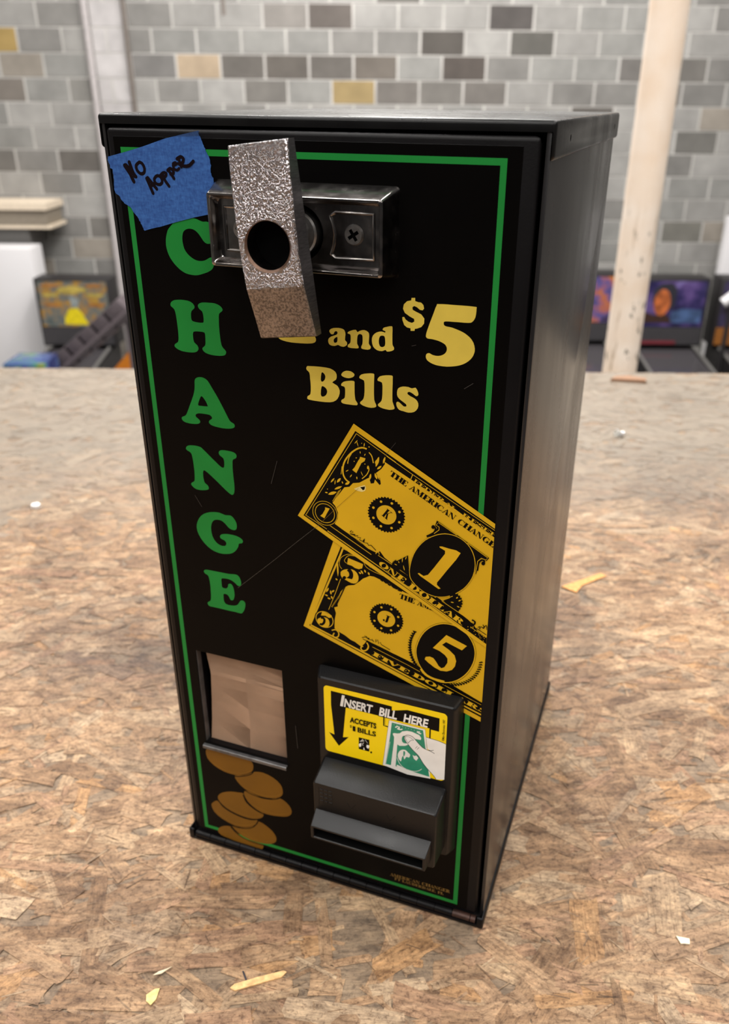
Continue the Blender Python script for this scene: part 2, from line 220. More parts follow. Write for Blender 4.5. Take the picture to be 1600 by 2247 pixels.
coins c -1891,1838,-1882,1868,-1861,1886,-1826,1911,-1773,1933,-1696,1954,-1605,1968,-1508,1970,-1409,1964,-1306,1953,-1218,1932,-1165,1897,-1135,1855,-1124,1809,-1129,1762,-1142,1716,-1172,1670,-1236,1620,-1310,1576,-1376,1547,-1445,1530,-1527,1525,-1611,1533,-1696,1558,-1772,1596,-1835,1648,-1879,1707,-1893,1777;-1446,1520,-1390,1543,-1311,1566,-1228,1616,-1157,1666,-1129,1689,-1105,1702,-1047,1720,-975,1727,-895,1713,-818,1684,-757,1644,-712,1596,-688,1544,-681,1491,-682,1437,-699,1387,-737,1342,-792,1305,-862,1277,-941,1258,-1020,1250,-1104,1254,-1204,1273,-1298,1305,-1366,1356,-1414,1413,-1446,1471;-1322,1207,-1312,1253,-1284,1281,-1250,1282,-1202,1269,-1125,1246,-1040,1227,-966,1231,-892,1250,-815,1291,-743,1323,-683,1308,-633,1273,-592,1229,-566,1179,-557,1128,-566,1079,-590,1039,-630,1005,-688,978,-763,957,-860,935,-962,924,-1047,931,-1125,956,-1202,1004,-1267,1067,-1306,1139;-1775,946,-1774,987,-1756,1025,-1728,1063,-1684,1101,-1618,1138,-1543,1170,-1470,1188,-1406,1198,-1361,1211,-1331,1204,-1325,1142,-1316,1069,-1277,1020,-1223,981,-1157,949,-1094,926,-1051,924,-1025,921,-1021,893,-1032,857,-1052,826,-1086,797,-1139,766,-1207,742,-1287,730,-1376,731,-1479,745,-1577,771,-1651,806,-1707,848,-1751,897;-1904,777,-1890,815,-1863,843,-1828,882,-1788,901,-1753,861,-1711,805,-1653,768,-1580,739,-1482,714,-1379,699,-1286,702,-1209,716,-1160,743,-1135,758,-1135,726,-1153,679,-1177,636,-1218,592,-1282,550,-1359,514,-1442,490,-1533,484,-1637,507,-1735,546,-1810,591,-1865,645,-1895,713;-1586,464,-1545,470,-1466,468,-1378,498,-1289,540,-1219,586,-1164,633,-1139,686,-1116,724,-1067,718,-1010,691,-951,655,-898,609,-862,558,-841,506,-838,455,-852,407,-884,367,-931,334,-993,306,-1069,287,-1169,274,-1275,275,-1372,295,-1459,332,-1542,402;-1841,251,-1833,295,-1806,339,-1764,379,-1713,411,-1657,432,-1606,436,-1576,406,-1543,364,-1484,323,-1411,287,-1329,266,-1242,256,-1144,262,-1071,258,-1069,207,-1095,152,-1106,129,-1149,121,-1274,122,-1423,131,-1553,149,-1664,168,-1736,175,-1786,186,-1823,214
coins k -1878,1672,-1852,1643,-1815,1603,-1772,1568,-1723,1542,-1668,1520,-1613,1505,-1558,1499,-1503,1500,-1449,1507,-1398,1520,-1347,1539,-1298,1562,-1248,1589,-1200,1620,-1163,1651,-1141,1686,-1129,1723,-1122,1749,-1108,1745,-1116,1718,-1129,1680,-1153,1642,-1192,1608,-1241,1577,-1292,1549,-1342,1526,-1393,1506,-1447,1493,-1502,1486,-1559,1485,-1616,1492,-1673,1507,-1729,1529,-1780,1556,-1824,1593,-1862,1634,-1888,1662;-1419,1395,-1389,1363,-1347,1318,-1297,1281,-1238,1257,-1171,1240,-1106,1230,-1044,1229,-983,1235,-927,1245,-878,1257,-835,1272,-797,1291,-760,1317,-728,1347,-705,1368,-695,1358,-718,1336,-751,1306,-789,1279,-830,1259,-874,1243,-924,1231,-981,1221,-1043,1215,-1107,1217,-1174,1226,-1243,1244,-1304,1268,-1356,1307,-1400,1353,-1429,1386;-1334,1183,-1324,1144,-1307,1089,-1280,1040,-1236,1001,-1180,965,-1124,937,-1065,920,-1005,910,-962,904,-964,890,-1007,896,-1068,906,-1129,924,-1187,953,-1245,989,-1291,1031,-1320,1084,-1337,1140,-1348,1179;-1764,910,-1751,886,-1732,852,-1706,821,-1671,795,-1628,772,-1577,752,-1515,734,-1445,718,-1378,710,-1319,709,-1264,714,-1211,727,-1153,752,-1096,785,-1056,809,-1049,797,-1089,773,-1146,740,-1206,714,-1262,701,-1319,695,-1379,696,-1447,705,-1518,720,-1582,739,-1634,759,-1678,784,-1715,810,-1744,844,-1764,879,-1777,904;-1700,522,-1657,503,-1596,478,-1535,463,-1477,464,-1419,476,-1364,492,-1313,513,-1266,540,-1224,572,-1188,616,-1157,666,-1135,702,-1123,695,-1145,658,-1177,607,-1215,562,-1258,528,-1307,501,-1359,479,-1416,462,-1476,451,-1536,449,-1600,465,-1662,491,-1706,509;-1602,430,-1571,396,-1527,349,-1475,309,-1415,283,-1346,262,-1276,249,-1201,246,-1126,250,-1073,254,-1072,240,-1125,236,-1201,232,-1278,235,-1349,249,-1420,269,-1482,297,-1537,339,-1582,386,-1612,420
coins c2 -1800,1648,-1760,1627,-1702,1597,-1640,1575,-1576,1567,-1508,1568,-1443,1574,-1383,1585,-1326,1602,-1276,1624,-1228,1655,-1185,1692,-1155,1718,-1151,1713,-1180,1686,-1223,1650,-1272,1618,-1324,1595,-1381,1578,-1442,1567,-1507,1561,-1577,1560,-1642,1568,-1705,1590,-1763,1621,-1803,1642;-1327,1348,-1267,1329,-1182,1305,-1102,1288,-1037,1286,-977,1292,-922,1302,-873,1314,-829,1330,-791,1348,-760,1374,-734,1403,-716,1423,-711,1419,-728,1398,-755,1369,-788,1342,-826,1323,-871,1307,-921,1295,-976,1285,-1037,1279,-1103,1281,-1183,1298,-1269,1323,-1329,1341;-1185,1038,-1125,1020,-1040,995,-958,979,-889,978,-824,986,-762,1001,-698,1029,-638,1066,-596,1092,-592,1086,-634,1060,-695,1023,-759,994,-822,979,-889,971,-959,972,-1041,988,-1127,1013,-1187,1032;-1638,844,-1566,824,-1464,796,-1373,777,-1308,772,-1255,776,-1205,787,-1152,810,-1102,841,-1067,863,-1063,857,-1098,835,-1149,804,-1203,781,-1254,769,-1308,765,-1374,770,-1465,789,-1568,817,-1640,838;-1824,683,-1792,659,-1745,626,-1694,595,-1643,568,-1588,544,-1529,531,-1460,534,-1387,548,-1323,567,-1271,596,-1228,630,-1199,655,-1194,650,-1224,625,-1267,590,-1320,561,-1385,541,-1460,527,-1530,524,-1590,538,-1646,562,-1698,589,-1749,620,-1796,654,-1829,677;-1438,375,-1390,360,-1322,339,-1254,325,-1191,320,-1129,321,-1068,331,-1003,357,-939,391,-895,415,-891,409,-936,384,-1000,350,-1066,325,-1128,315,-1191,313,-1255,318,-1324,332,-1392,353,-1440,369
five_bill b 229,5798,-238,4406,2070,3568,2070,5272,1123,5908
five_bill k 292,5654,-157,4433,2070,3636,2070,3859,1692,4020,1136,4231,679,4370,608,4400,572,4337,530,4285,452,4334,392,4353,315,4402,243,4431,183,4471,186,4592,206,4696,184,4776,232,4800,227,4851,247,4934,272,5016,326,5092,373,5127,449,5150,518,5215,559,5261,644,5316,701,5316,757,5297,859,5276,971,5219,1083,5182,1205,5160,1302,5230,578,5686
five_bill b 325,5621,291,5526,-131,4451,-152,4460,271,5534,304,5628;-138,4455,642,4191,635,4170,-145,4434;335,4295,1370,3924,2070,3687,2070,3664,1363,3903,327,4275;317,5630,489,5580,628,5516,797,5468,792,5448,621,5498,482,5561,311,5610;278,5195,210,4988,113,4725,107,4727,203,4990,272,5197;375,5503,562,5457,550,5399,507,5378,460,5385,421,5407,362,5416;277,5291,297,5317,325,5336,353,5346,381,5352,405,5357,428,5357,453,5349,475,5333,492,5308,503,5279,504,5248,498,5218,485,5194,466,5177,440,5169,410,5169,379,5180,347,5194,316,5203,291,5217,277,5253
five_bill k 390,5370,399,5362,414,5349,427,5330,435,5309,438,5287,437,5264,430,5242,419,5222,405,5206,388,5193,370,5184,353,5178,336,5175,320,5177,301,5187,291,5206,290,5220,289,5226,341,5227,342,5221,341,5218,337,5225,333,5228,335,5227,341,5228,350,5231,361,5237,369,5243,376,5252,383,5263,386,5273,386,5284,384,5296,381,5306,375,5314,365,5323,356,5330;346,5229,343,5216,334,5205,323,5200,312,5200,304,5208,301,5219,304,5232,313,5242,324,5248,335,5247,343,5240
five_bill b 357,5425,346,5431,332,5440,324,5455,330,5475,343,5499,357,5518,371,5531,387,5540,407,5545,431,5547,458,5546,486,5540,514,5529,541,5514,565,5496,579,5474,588,5450,603,5429,631,5412,667,5396,703,5383,734,5375,767,5368,811,5355,883,5327,967,5291,1027,5266,1025,5260,965,5286,881,5321,809,5349,765,5363,733,5369,701,5377,664,5391,629,5406,599,5424,583,5447,573,5471,560,5492,538,5509,511,5524,484,5534,458,5540,431,5541,408,5540,390,5535,375,5526,362,5514,348,5496,335,5473,330,5455,336,5444,349,5436,360,5430;291,5336,281,5348,268,5367,260,5391,260,5419,266,5452,277,5481,296,5505,319,5525,343,5541,363,5551,383,5557,407,5558,442,5553,481,5543,509,5536,508,5531,480,5538,441,5547,407,5552,384,5551,365,5546,346,5536,323,5521,300,5501,283,5478,272,5450,266,5419,266,5391,273,5370,286,5352,296,5340;239,5429,246,5398,251,5357,252,5316,251,5276,247,5245,243,5224,239,5245,234,5275,231,5316,231,5357,234,5398;632,5475,641,5471,649,5464,655,5455,657,5445,657,5436,656,5429,649,5432,642,5437,635,5445,632,5455,631,5466;679,5476,686,5470,693,5462,696,5452,696,5442,693,5434,690,5428,685,5432,679,5438,675,5447,673,5457,675,5468;725,5427,735,5432,747,5436,760,5436,772,5432,781,5428,787,5423,780,5419,771,5416,758,5414,746,5416,734,5421;531,5370,540,5367,550,5360,557,5352,561,5341,562,5332,562,5325,555,5327,547,5332,539,5339,533,5349,531,5360;578,5388,585,5384,592,5378,596,5371,597,5362,596,5354,593,5349,588,5351,582,5356,576,5363,574,5371,575,5380;211,5191,218,5193,225,5191,231,5188,234,5182,235,5176,234,5170,229,5169,223,5169,216,5172,212,5176,210,5184;118,5040,118,5027,115,5012,109,4997,99,4985,91,4976,83,4971,83,4980,85,4992,89,5007,97,5020,107,5032;191,5021,190,5012,186,5002,180,4995,172,4990,164,4987,157,4987,158,4994,160,5001,165,5010,172,5016,182,5020;142,5010,148,5002,154,4990,156,4978,155,4966,152,4956,148,4950,143,4955,138,4964,134,4976,134,4988,137,5000;98,4894,105,4898,114,4901,122,4900,130,4896,135,4890,139,4885,134,4882,127,4879,118,4878,110,4881,103,4887;148,4932,156,4928,163,4921,167,4913,167,4904,166,4896,163,4891,158,4893,152,4898,146,4905,144,4914,145,4924;66,4931,73,4936,82,4938,91,4937,98,4933,104,4928,107,4923,102,4919,95,4917,86,4916,78,4919,71,4924;507,5339,515,5342,523,5341,530,5338,535,5332,537,5326,538,5321,533,5319,526,5318,519,5320,513,5324,509,5332;624,5364,632,5360,639,5354,643,5346,644,5338,642,5330,640,5325,634,5327,628,5332,623,5338,621,5347,621,5356;594,5501,600,5506,607,5510,615,5511,623,5509,629,5504,632,5500,628,5496,623,5492,615,5489,607,5490,599,5495;140,4438,154,4446,174,4456,196,4461,215,4452,232,4437,243,4419,246,4396,241,4373,233,4353,218,4340,200,4332,184,4330,169,4335,157,4345,151,4360,155,4377,164,4394,170,4406,184,4398,178,4387,170,4371,167,4360,170,4355,177,4349,185,4346,196,4348,210,4354,220,4362,226,4377,230,4397,228,4414,220,4427,207,4439,194,4445,180,4441,162,4432,148,4424;313,5083,317,5083,322,5082,326,5079,329,5075,330,5072,331,5069,328,5069,324,5069,320,5071,316,5074,314,5079;302,5063,306,5063,311,5062,315,5060,318,5056,319,5053,320,5050,317,5050,313,5050,309,5052,306,5055,303,5059;291,5044,296,5044,300,5043,304,5040,307,5037,308,5033,309,5030,306,5030,302,5031,298,5033,295,5036,292,5040;280,5025,285,5025,289,5023,293,5021,296,5017,297,5014,298,5011,295,5011,291,5011,287,5013,284,5016,281,5020;269,5005,274,5005,278,5004,282,5001,285,4998,286,4994,287,4991,284,4991,280,4992,276,4994,273,4997,270,5001;258,4986,263,4986,267,4984,271,4982,274,4978,275,4975,276,4972,273,4972,269,4972,265,4974,262,4977,259,4981;247,4966,252,4966,256,4965,260,4962,263,4959,264,4955,265,4952,262,4952,258,4953,254,4955,251,4958,248,4962;236,4946,241,4947,245,4945,249,4943,252,4939,253,4936,254,4933,251,4933,247,4933,243,4935,240,4938,237,4942;225,4927,230,4927,234,4926,238,4923,241,4919,242,4916,243,4913,240,4913,236,4913,232,4915,229,4918,226,4923;214,4907,218,4907,223,4906,227,4903,230,4900,231,4896,232,4893,229,4893,225,4894,221,4896,218,4899,215,4903;203,4887,207,4887,212,4886,216,4884,219,4880,220,4876,221,4874,218,4873,214,4874,210,4876,206,4879,204,4883;192,4868,196,4868,201,4866,205,4864,208,4860,209,4857,210,4854,207,4854,203,4854,199,4856,195,4859,193,4863;181,4848,185,4848,190,4846,194,4844,196,4840,198,4837,198,4834,195,4834,192,4834,187,4836,184,4839,182,4844;170,4828,174,4828,179,4827,182,4824,185,4820,187,4817,187,4814,184,4814,180,4814,176,4816,173,4819,171,4824;158,4808,163,4808,167,4807,171,4804,174,4800,175,4797,176,4794,173,4794,169,4794,165,4796,162,4799,159,4804;147,4788,151,4788,156,4787,160,4784,163,4780,164,4777,165,4774,162,4774,158,4774,154,4776,150,4779,148,4784
five_bill k 785,5307,788,5303,789,5297,788,5291,786,5286,782,5283,779,5281,777,5284,775,5289,775,5294,777,5300,780,5304;793,5304,795,5300,797,5294,796,5288,793,5283,790,5280,787,5278,785,5281,783,5285,783,5291,784,5296,788,5301;801,5309,804,5304,805,5298,805,5292,802,5287,799,5284,795,5282,793,5285,792,5290,791,5295,793,5301,797,5305;802,5296,805,5291,806,5285,806,5279,803,5274,799,5271,796,5269,794,5272,792,5277,792,5282,794,5288,798,5292;811,5301,813,5296,815,5290,814,5284,811,5279,808,5276,805,5274,803,5277,801,5282,801,5287,802,5293,806,5297;824,5297,827,5292,828,5286,827,5280,825,5275,821,5272,818,5270,816,5273,814,5278,814,5283,816,5289,819,5293;829,5293,832,5289,833,5283,832,5277,830,5272,826,5269,823,5267,821,5270,819,5275,819,5280,821,5285,824,5290;833,5294,836,5289,838,5284,837,5278,834,5273,831,5270,827,5268,825,5271,824,5275,823,5281,825,5286,829,5291;840,5283,843,5278,844,5272,843,5267,841,5262,837,5258,834,5256,832,5260,830,5264,830,5270,832,5275,835,5280;845,5282,848,5277,849,5271,849,5265,846,5260,842,5257,839,5255,837,5258,836,5263,835,5268,837,5274,841,5279;853,5287,856,5283,857,5277,856,5271,854,5266,850,5263,847,5261,845,5264,843,5268,843,5274,845,5279,848,5284;860,5279,863,5274,864,5268,864,5262,861,5257,857,5254,854,5252,852,5255,850,5260,850,5265,852,5271,856,5275;862,5282,865,5277,866,5271,866,5265,863,5260,860,5257,856,5255,854,5258,853,5263,852,5268,854,5274,858,5278;874,5275,877,5270,878,5264,877,5259,875,5254,871,5250,868,5248,866,5251,864,5256,864,5262,866,5267,869,5272;879,5267,882,5262,883,5256,882,5251,880,5246,876,5242,873,5240,871,5244,869,5248,869,5254,871,5259,874,5264;885,5264,888,5259,889,5253,889,5248,886,5243,883,5239,879,5237,877,5240,876,5245,875,5251,877,5256,881,5261;889,5262,891,5257,893,5251,892,5246,889,5241,886,5237,883,5235,881,5239,879,5243,879,5249,880,5254,884,5259;896,5258,898,5253,900,5247,899,5242,896,5237,893,5233,890,5231,888,5234,886,5239,885,5245,887,5250,891,5255;906,5266,909,5261,910,5255,909,5250,907,5245,903,5241,900,5239,898,5243,896,5247,896,5253,897,5258,901,5263;905,5261,908,5256,910,5250,909,5244,906,5239,903,5236,899,5234,897,5237,896,5242,895,5247,897,5253,901,5257;919,5257,922,5252,924,5246,923,5241,920,5236,917,5232,914,5230,911,5233,910,5238,909,5244,911,5249,915,5254;923,5255,925,5250,927,5244,926,5239,923,5234,920,5231,917,5228,915,5232,913,5236,913,5242,914,5247,918,5252;928,5251,931,5246,932,5241,931,5235,929,5230,925,5227,922,5225,920,5228,918,5232,918,5238,920,5243,923,5248;933,5246,936,5241,937,5235,936,5230,934,5225,930,5221,927,5219,925,5222,923,5227,923,5233,925,5238,928,5243;941,5240,944,5235,946,5229,945,5224,942,5219,939,5215,936,5213,933,5216,932,5221,931,5227,933,5232,937,5237;949,5237,951,5232,953,5226,952,5221,950,5216,946,5213,943,5210,941,5214,939,5218,939,5224,940,5229,944,5234;957,5234,959,5229,961,5223,960,5218,957,5213,954,5209,951,5207,949,5211,947,5215,947,5221,948,5226,952,5231;961,5241,964,5236,965,5230,965,5225,962,5220,959,5216,955,5214,953,5217,952,5222,951,5228,953,5233,957,5238;969,5229,972,5224,974,5218,973,5213,970,5208,967,5204,964,5202,962,5206,960,5210,959,5216,961,5221,965,5226;976,5231,979,5226,980,5221,980,5215,977,5210,974,5207,970,5204,968,5208,967,5212,966,5218,968,5223,972,5228;981,5232,983,5228,985,5222,984,5216,982,5211,978,5208,975,5206,973,5209,971,5214,971,5219,972,5224,976,5229;988,5226,991,5221,992,5215,992,5210,989,5205,986,5201,982,5199,980,5202,979,5207,978,5212,980,5218,984,5223;989,5228,992,5223,994,5217,993,5212,990,5207,987,5203,984,5201,982,5205,980,5209,979,5215,981,5220,985,5225;1001,5216,1004,5211,1005,5205,1005,5199,1002,5194,999,5191,995,5189,993,5192,992,5197,991,5202,993,5208,997,5212;1000,5214,1003,5209,1005,5203,1004,5197,1001,5192,998,5189,995,5187,993,5190,991,5195,991,5200,992,5206,996,5210;1010,5219,1012,5215,1014,5209,1013,5203,1011,5198,1007,5195,1004,5193,1002,5196,1000,5200,1000,5206,1001,5211,1005,5216;1015,5209,1018,5204,1019,5198,1019,5193,1016,5188,1013,5184,1009,5182,1007,5186,1006,5190,1005,5196,1007,5201,1011,5206;1027,5216,1029,5211,1031,5206,1030,5200,1028,5195,1024,5192,1021,5189,1019,5193,1017,5197,1017,5203,1018,5208,1022,5213;1031,5213,1033,5208,1035,5202,1034,5197,1032,5192,1028,5188,1025,5186,1023,5189,1021,5194,1021,5200,1022,5205,1026,5210;1038,5207,1041,5202,1042,5196,1042,5191,1039,5186,1036,5183,1032,5180,1030,5184,1029,5188,1028,5194,1030,5199,1033,5204;322,5111,325,5114,330,5116,335,5116,339,5114,342,5112,344,5109,342,5106,338,5104,333,5103,329,5104,325,5107;317,5099,320,5102,325,5105,330,5105,334,5103,337,5100,339,5097,337,5094,333,5092,328,5091,324,5092,320,5095;312,5087,316,5091,320,5093,325,5093,329,5091,332,5088,334,5085,332,5083,328,5080,324,5079,319,5080,315,5083;307,5075,311,5079,316,5081,320,5081,324,5079,328,5076,330,5073,327,5071,323,5068,319,5067,314,5068,310,5071;302,5064,306,5067,311,5069,315,5069,320,5067,323,5064,325,5061,322,5059,319,5057,314,5055,310,5056,305,5060;297,5052,301,5055,306,5057,310,5057,315,5055,318,5053,320,5050,317,5047,314,5045,309,5044,305,5045,300,5048;293,5040,296,5043,301,5045,306,5046,310,5044,313,5041,315,5038,313,5035,309,5033,304,5032,300,5033,296,5036;288,5028,291,5031,296,5034,301,5034,305,5032,308,5029,310,5026,308,5023,304,5021,299,5020,295,5021,291,5024;283,5016,287,5019,291,5022,296,5022,300,5020,303,5017,305,5014,303,5011,299,5009,295,5008,290,5009,286,5012;278,5004,282,5008,286,5010,291,5010,295,5008,299,5005,301,5002,298,5000,294,4997,290,4996,285,4997,281,5000;273,4992,277,4996,282,4998,286,4998,291,4996,294,4993,296,4990,293,4988,290,4985,285,4984,280,4985,276,4988;268,4980,272,4984,277,4986,281,4986,286,4984,289,4981,291,4978,288,4976,285,4973,280,4972,276,4973,271,4976;263,4968,267,4972,272,4974,276,4974,281,4972,284,4969,286,4966,283,4964,280,4962,275,4960,271,4961,266,4964;258,4956,262,4960,267,4962,271,4962,276,4960,279,4957,281,4954,279,4952,275,4950,270,4948,266,4949,261,4952;253,4944,257,4948,262,4950,267,4950,271,4948,274,4945,276,4942,274,4940,270,4938,265,4936,261,4937,257,4940;249,4932,252,4936,257,4938,262,4938,266,4936,269,4933,271,4930,269,4928,265,4926,260,4924,256,4925,252,4928;244,4920,247,4924,252,4926,257,4926,261,4924,264,4921,266,4918,264,4916,260,4914,256,4912,251,4913,247,4916;239,4908,242,4912,247,4914,252,4914,256,4912,259,4909,261,4906,259,4904,255,4902,251,4900,246,4901,242,4904;234,4896,237,4900,242,4902,247,4902,251,4900,254,4897,257,4894,254,4892,250,4889,246,4888,241,4889,237,4892;229,4884,233,4888,237,4890,242,4890,246,4888,250,4885,252,4882,249,4880,245,4877,241,4876,236,4877,232,4880;224,4872,228,4875,232,4878,237,4878,241,4876,245,4873,247,4870,244,4868,240,4865,236,4864,231,4865,227,4868;219,4860,223,4863,227,4866,232,4866,236,4864,240,4861,242,4858,239,4855,236,4853,231,4852,226,4853,222,4856;214,4848,218,4851,222,4854,227,4854,232,4852,235,4849,237,4846,234,4843,231,4841,226,4840,221,4841,217,4844;209,4836,213,4839,218,4841,222,4842,227,4840,230,4837,232,4834,229,4831,226,4829,221,4828,216,4829,212,4832;204,4824,208,4827,213,4829,217,4829,222,4827,225,4824,227,4822,224,4819,221,4817,216,4816,211,4817,207,4820;199,4811,203,4815,208,4817,212,4817,217,4815,220,4812,222,4809,219,4807,216,4805,211,4803,206,4804,202,4807;184,4571,182,4594,176,4616,166,4637,153,4656,137,4672,118,4685,97,4695,75,4701,52,4703,29,4701,7,4695,-14,4685,-33,4672,-49,4656,-63,4637,-72,4616,-78,4594,-80,4571,-78,4548,-72,4526,-63,4505,-49,4486,-33,4470,-14,4456,7,4447,29,4441,52,4439,75,4441,97,4447,118,4456,137,4470,153,4486,166,4505,176,4526,182,4548
five_bill b 171,4571,169,4591,164,4611,155,4630,143,4647,128,4662,111,4674,92,4683,72,4688,52,4690,31,4688,11,4683,-8,4674,-25,4662,-39,4647,-51,4630,-60,4611,-65,4591,-67,4571,-65,4550,-60,4530,-51,4511,-39,4494,-25,4480,-8,4468,11,4459,31,4454,52,4452,72,4454,92,4459,111,4468,128,4480,143,4494,155,4511,164,4530,169,4550|161,4571,159,4590,154,4608,146,4625,135,4641,122,4654,106,4665,89,4673,71,4678,52,4680,33,4678,14,4673,-3,4665,-18,4654,-32,4641,-43,4625,-51,4608,-56,4590,-57,4571,-56,4552,-51,4533,-43,4516,-32,4501,-18,4487,-3,4476,14,4468,33,4463,52,4462,71,4463,89,4468,106,4476,122,4487,135,4501,146,4516,154,4533,159,4552;26,4688,55,4681,100,4664,150,4653,140,4619,111,4608,66,4629,7,4620;-45,4548,-31,4566,-11,4579,5,4592,23,4601,53,4604,82,4601,99,4589,110,4571,117,4545,117,4517,109,4492,95,4470,76,4457,53,4451,27,4451,2,4457,-19,4471,-35,4490,-44,4519
five_bill k 1,4603,12,4604,28,4605,47,4601,60,4588,66,4572,67,4556,65,4539,59,4520,51,4504,40,4490,26,4478,11,4471,-6,4472,-17,4478,-23,4482,-4,4508,1,4505,4,4502,8,4505,17,4512,24,4521,29,4532,34,4546,35,4557,35,4565,33,4571,32,4572,27,4573,14,4572,3,4571;1054,4769,1071,4788,1051,4803,1064,4825,1042,4837,1051,4861,1027,4869,1032,4894,1007,4897,1008,4923,983,4922,979,4947,954,4942,946,4966,922,4957,910,4979,889,4966,873,4986,854,4969,835,4986,819,4966,797,4979,785,4957,762,4966,753,4942,729,4947,725,4922,700,4923,700,4897,675,4894,680,4869,656,4861,665,4837,643,4825,656,4803,637,4788,653,4769,637,4750,656,4734,643,4712,665,4700,656,4676,680,4668,675,4643,700,4640,700,4614,725,4615,729,4590,753,4595,762,4571,785,4580,797,4558,819,4571,835,4551,854,4568,873,4551,889,4571,910,4558,922,4580,946,4571,954,4595,979,4590,983,4615,1008,4614,1007,4640,1032,4643,1027,4668,1051,4676,1042,4700,1064,4712,1051,4734,1071,4750
five_bill b 966,4769,963,4792,956,4814,944,4834,929,4852,910,4866,888,4875,865,4880,842,4880,819,4875,798,4866,779,4852,763,4834,751,4814,744,4792,742,4769,744,4745,751,4723,763,4703,779,4685,798,4672,819,4662,842,4657,865,4657,888,4662,910,4672,929,4685,944,4703,956,4723,963,4745;1018,4830,1014,4841,1003,4846,992,4841,987,4830,992,4819,1003,4815,1014,4819;931,4918,926,4928,915,4933,905,4928,900,4918,905,4907,915,4902,926,4907;807,4918,803,4928,792,4933,781,4928,777,4918,781,4907,792,4902,803,4907;720,4830,715,4841,705,4846,694,4841,689,4830,694,4819,705,4815,715,4819;720,4707,715,4718,705,4722,694,4718,689,4707,694,4696,705,4692,715,4696;807,4619,803,4630,792,4635,781,4630,777,4619,781,4609,792,4604,803,4609;931,4619,926,4630,915,4635,905,4630,900,4619,905,4609,915,4604,926,4609;1018,4707,1014,4718,1003,4722,992,4718,987,4707,992,4696,1003,4692,1014,4696
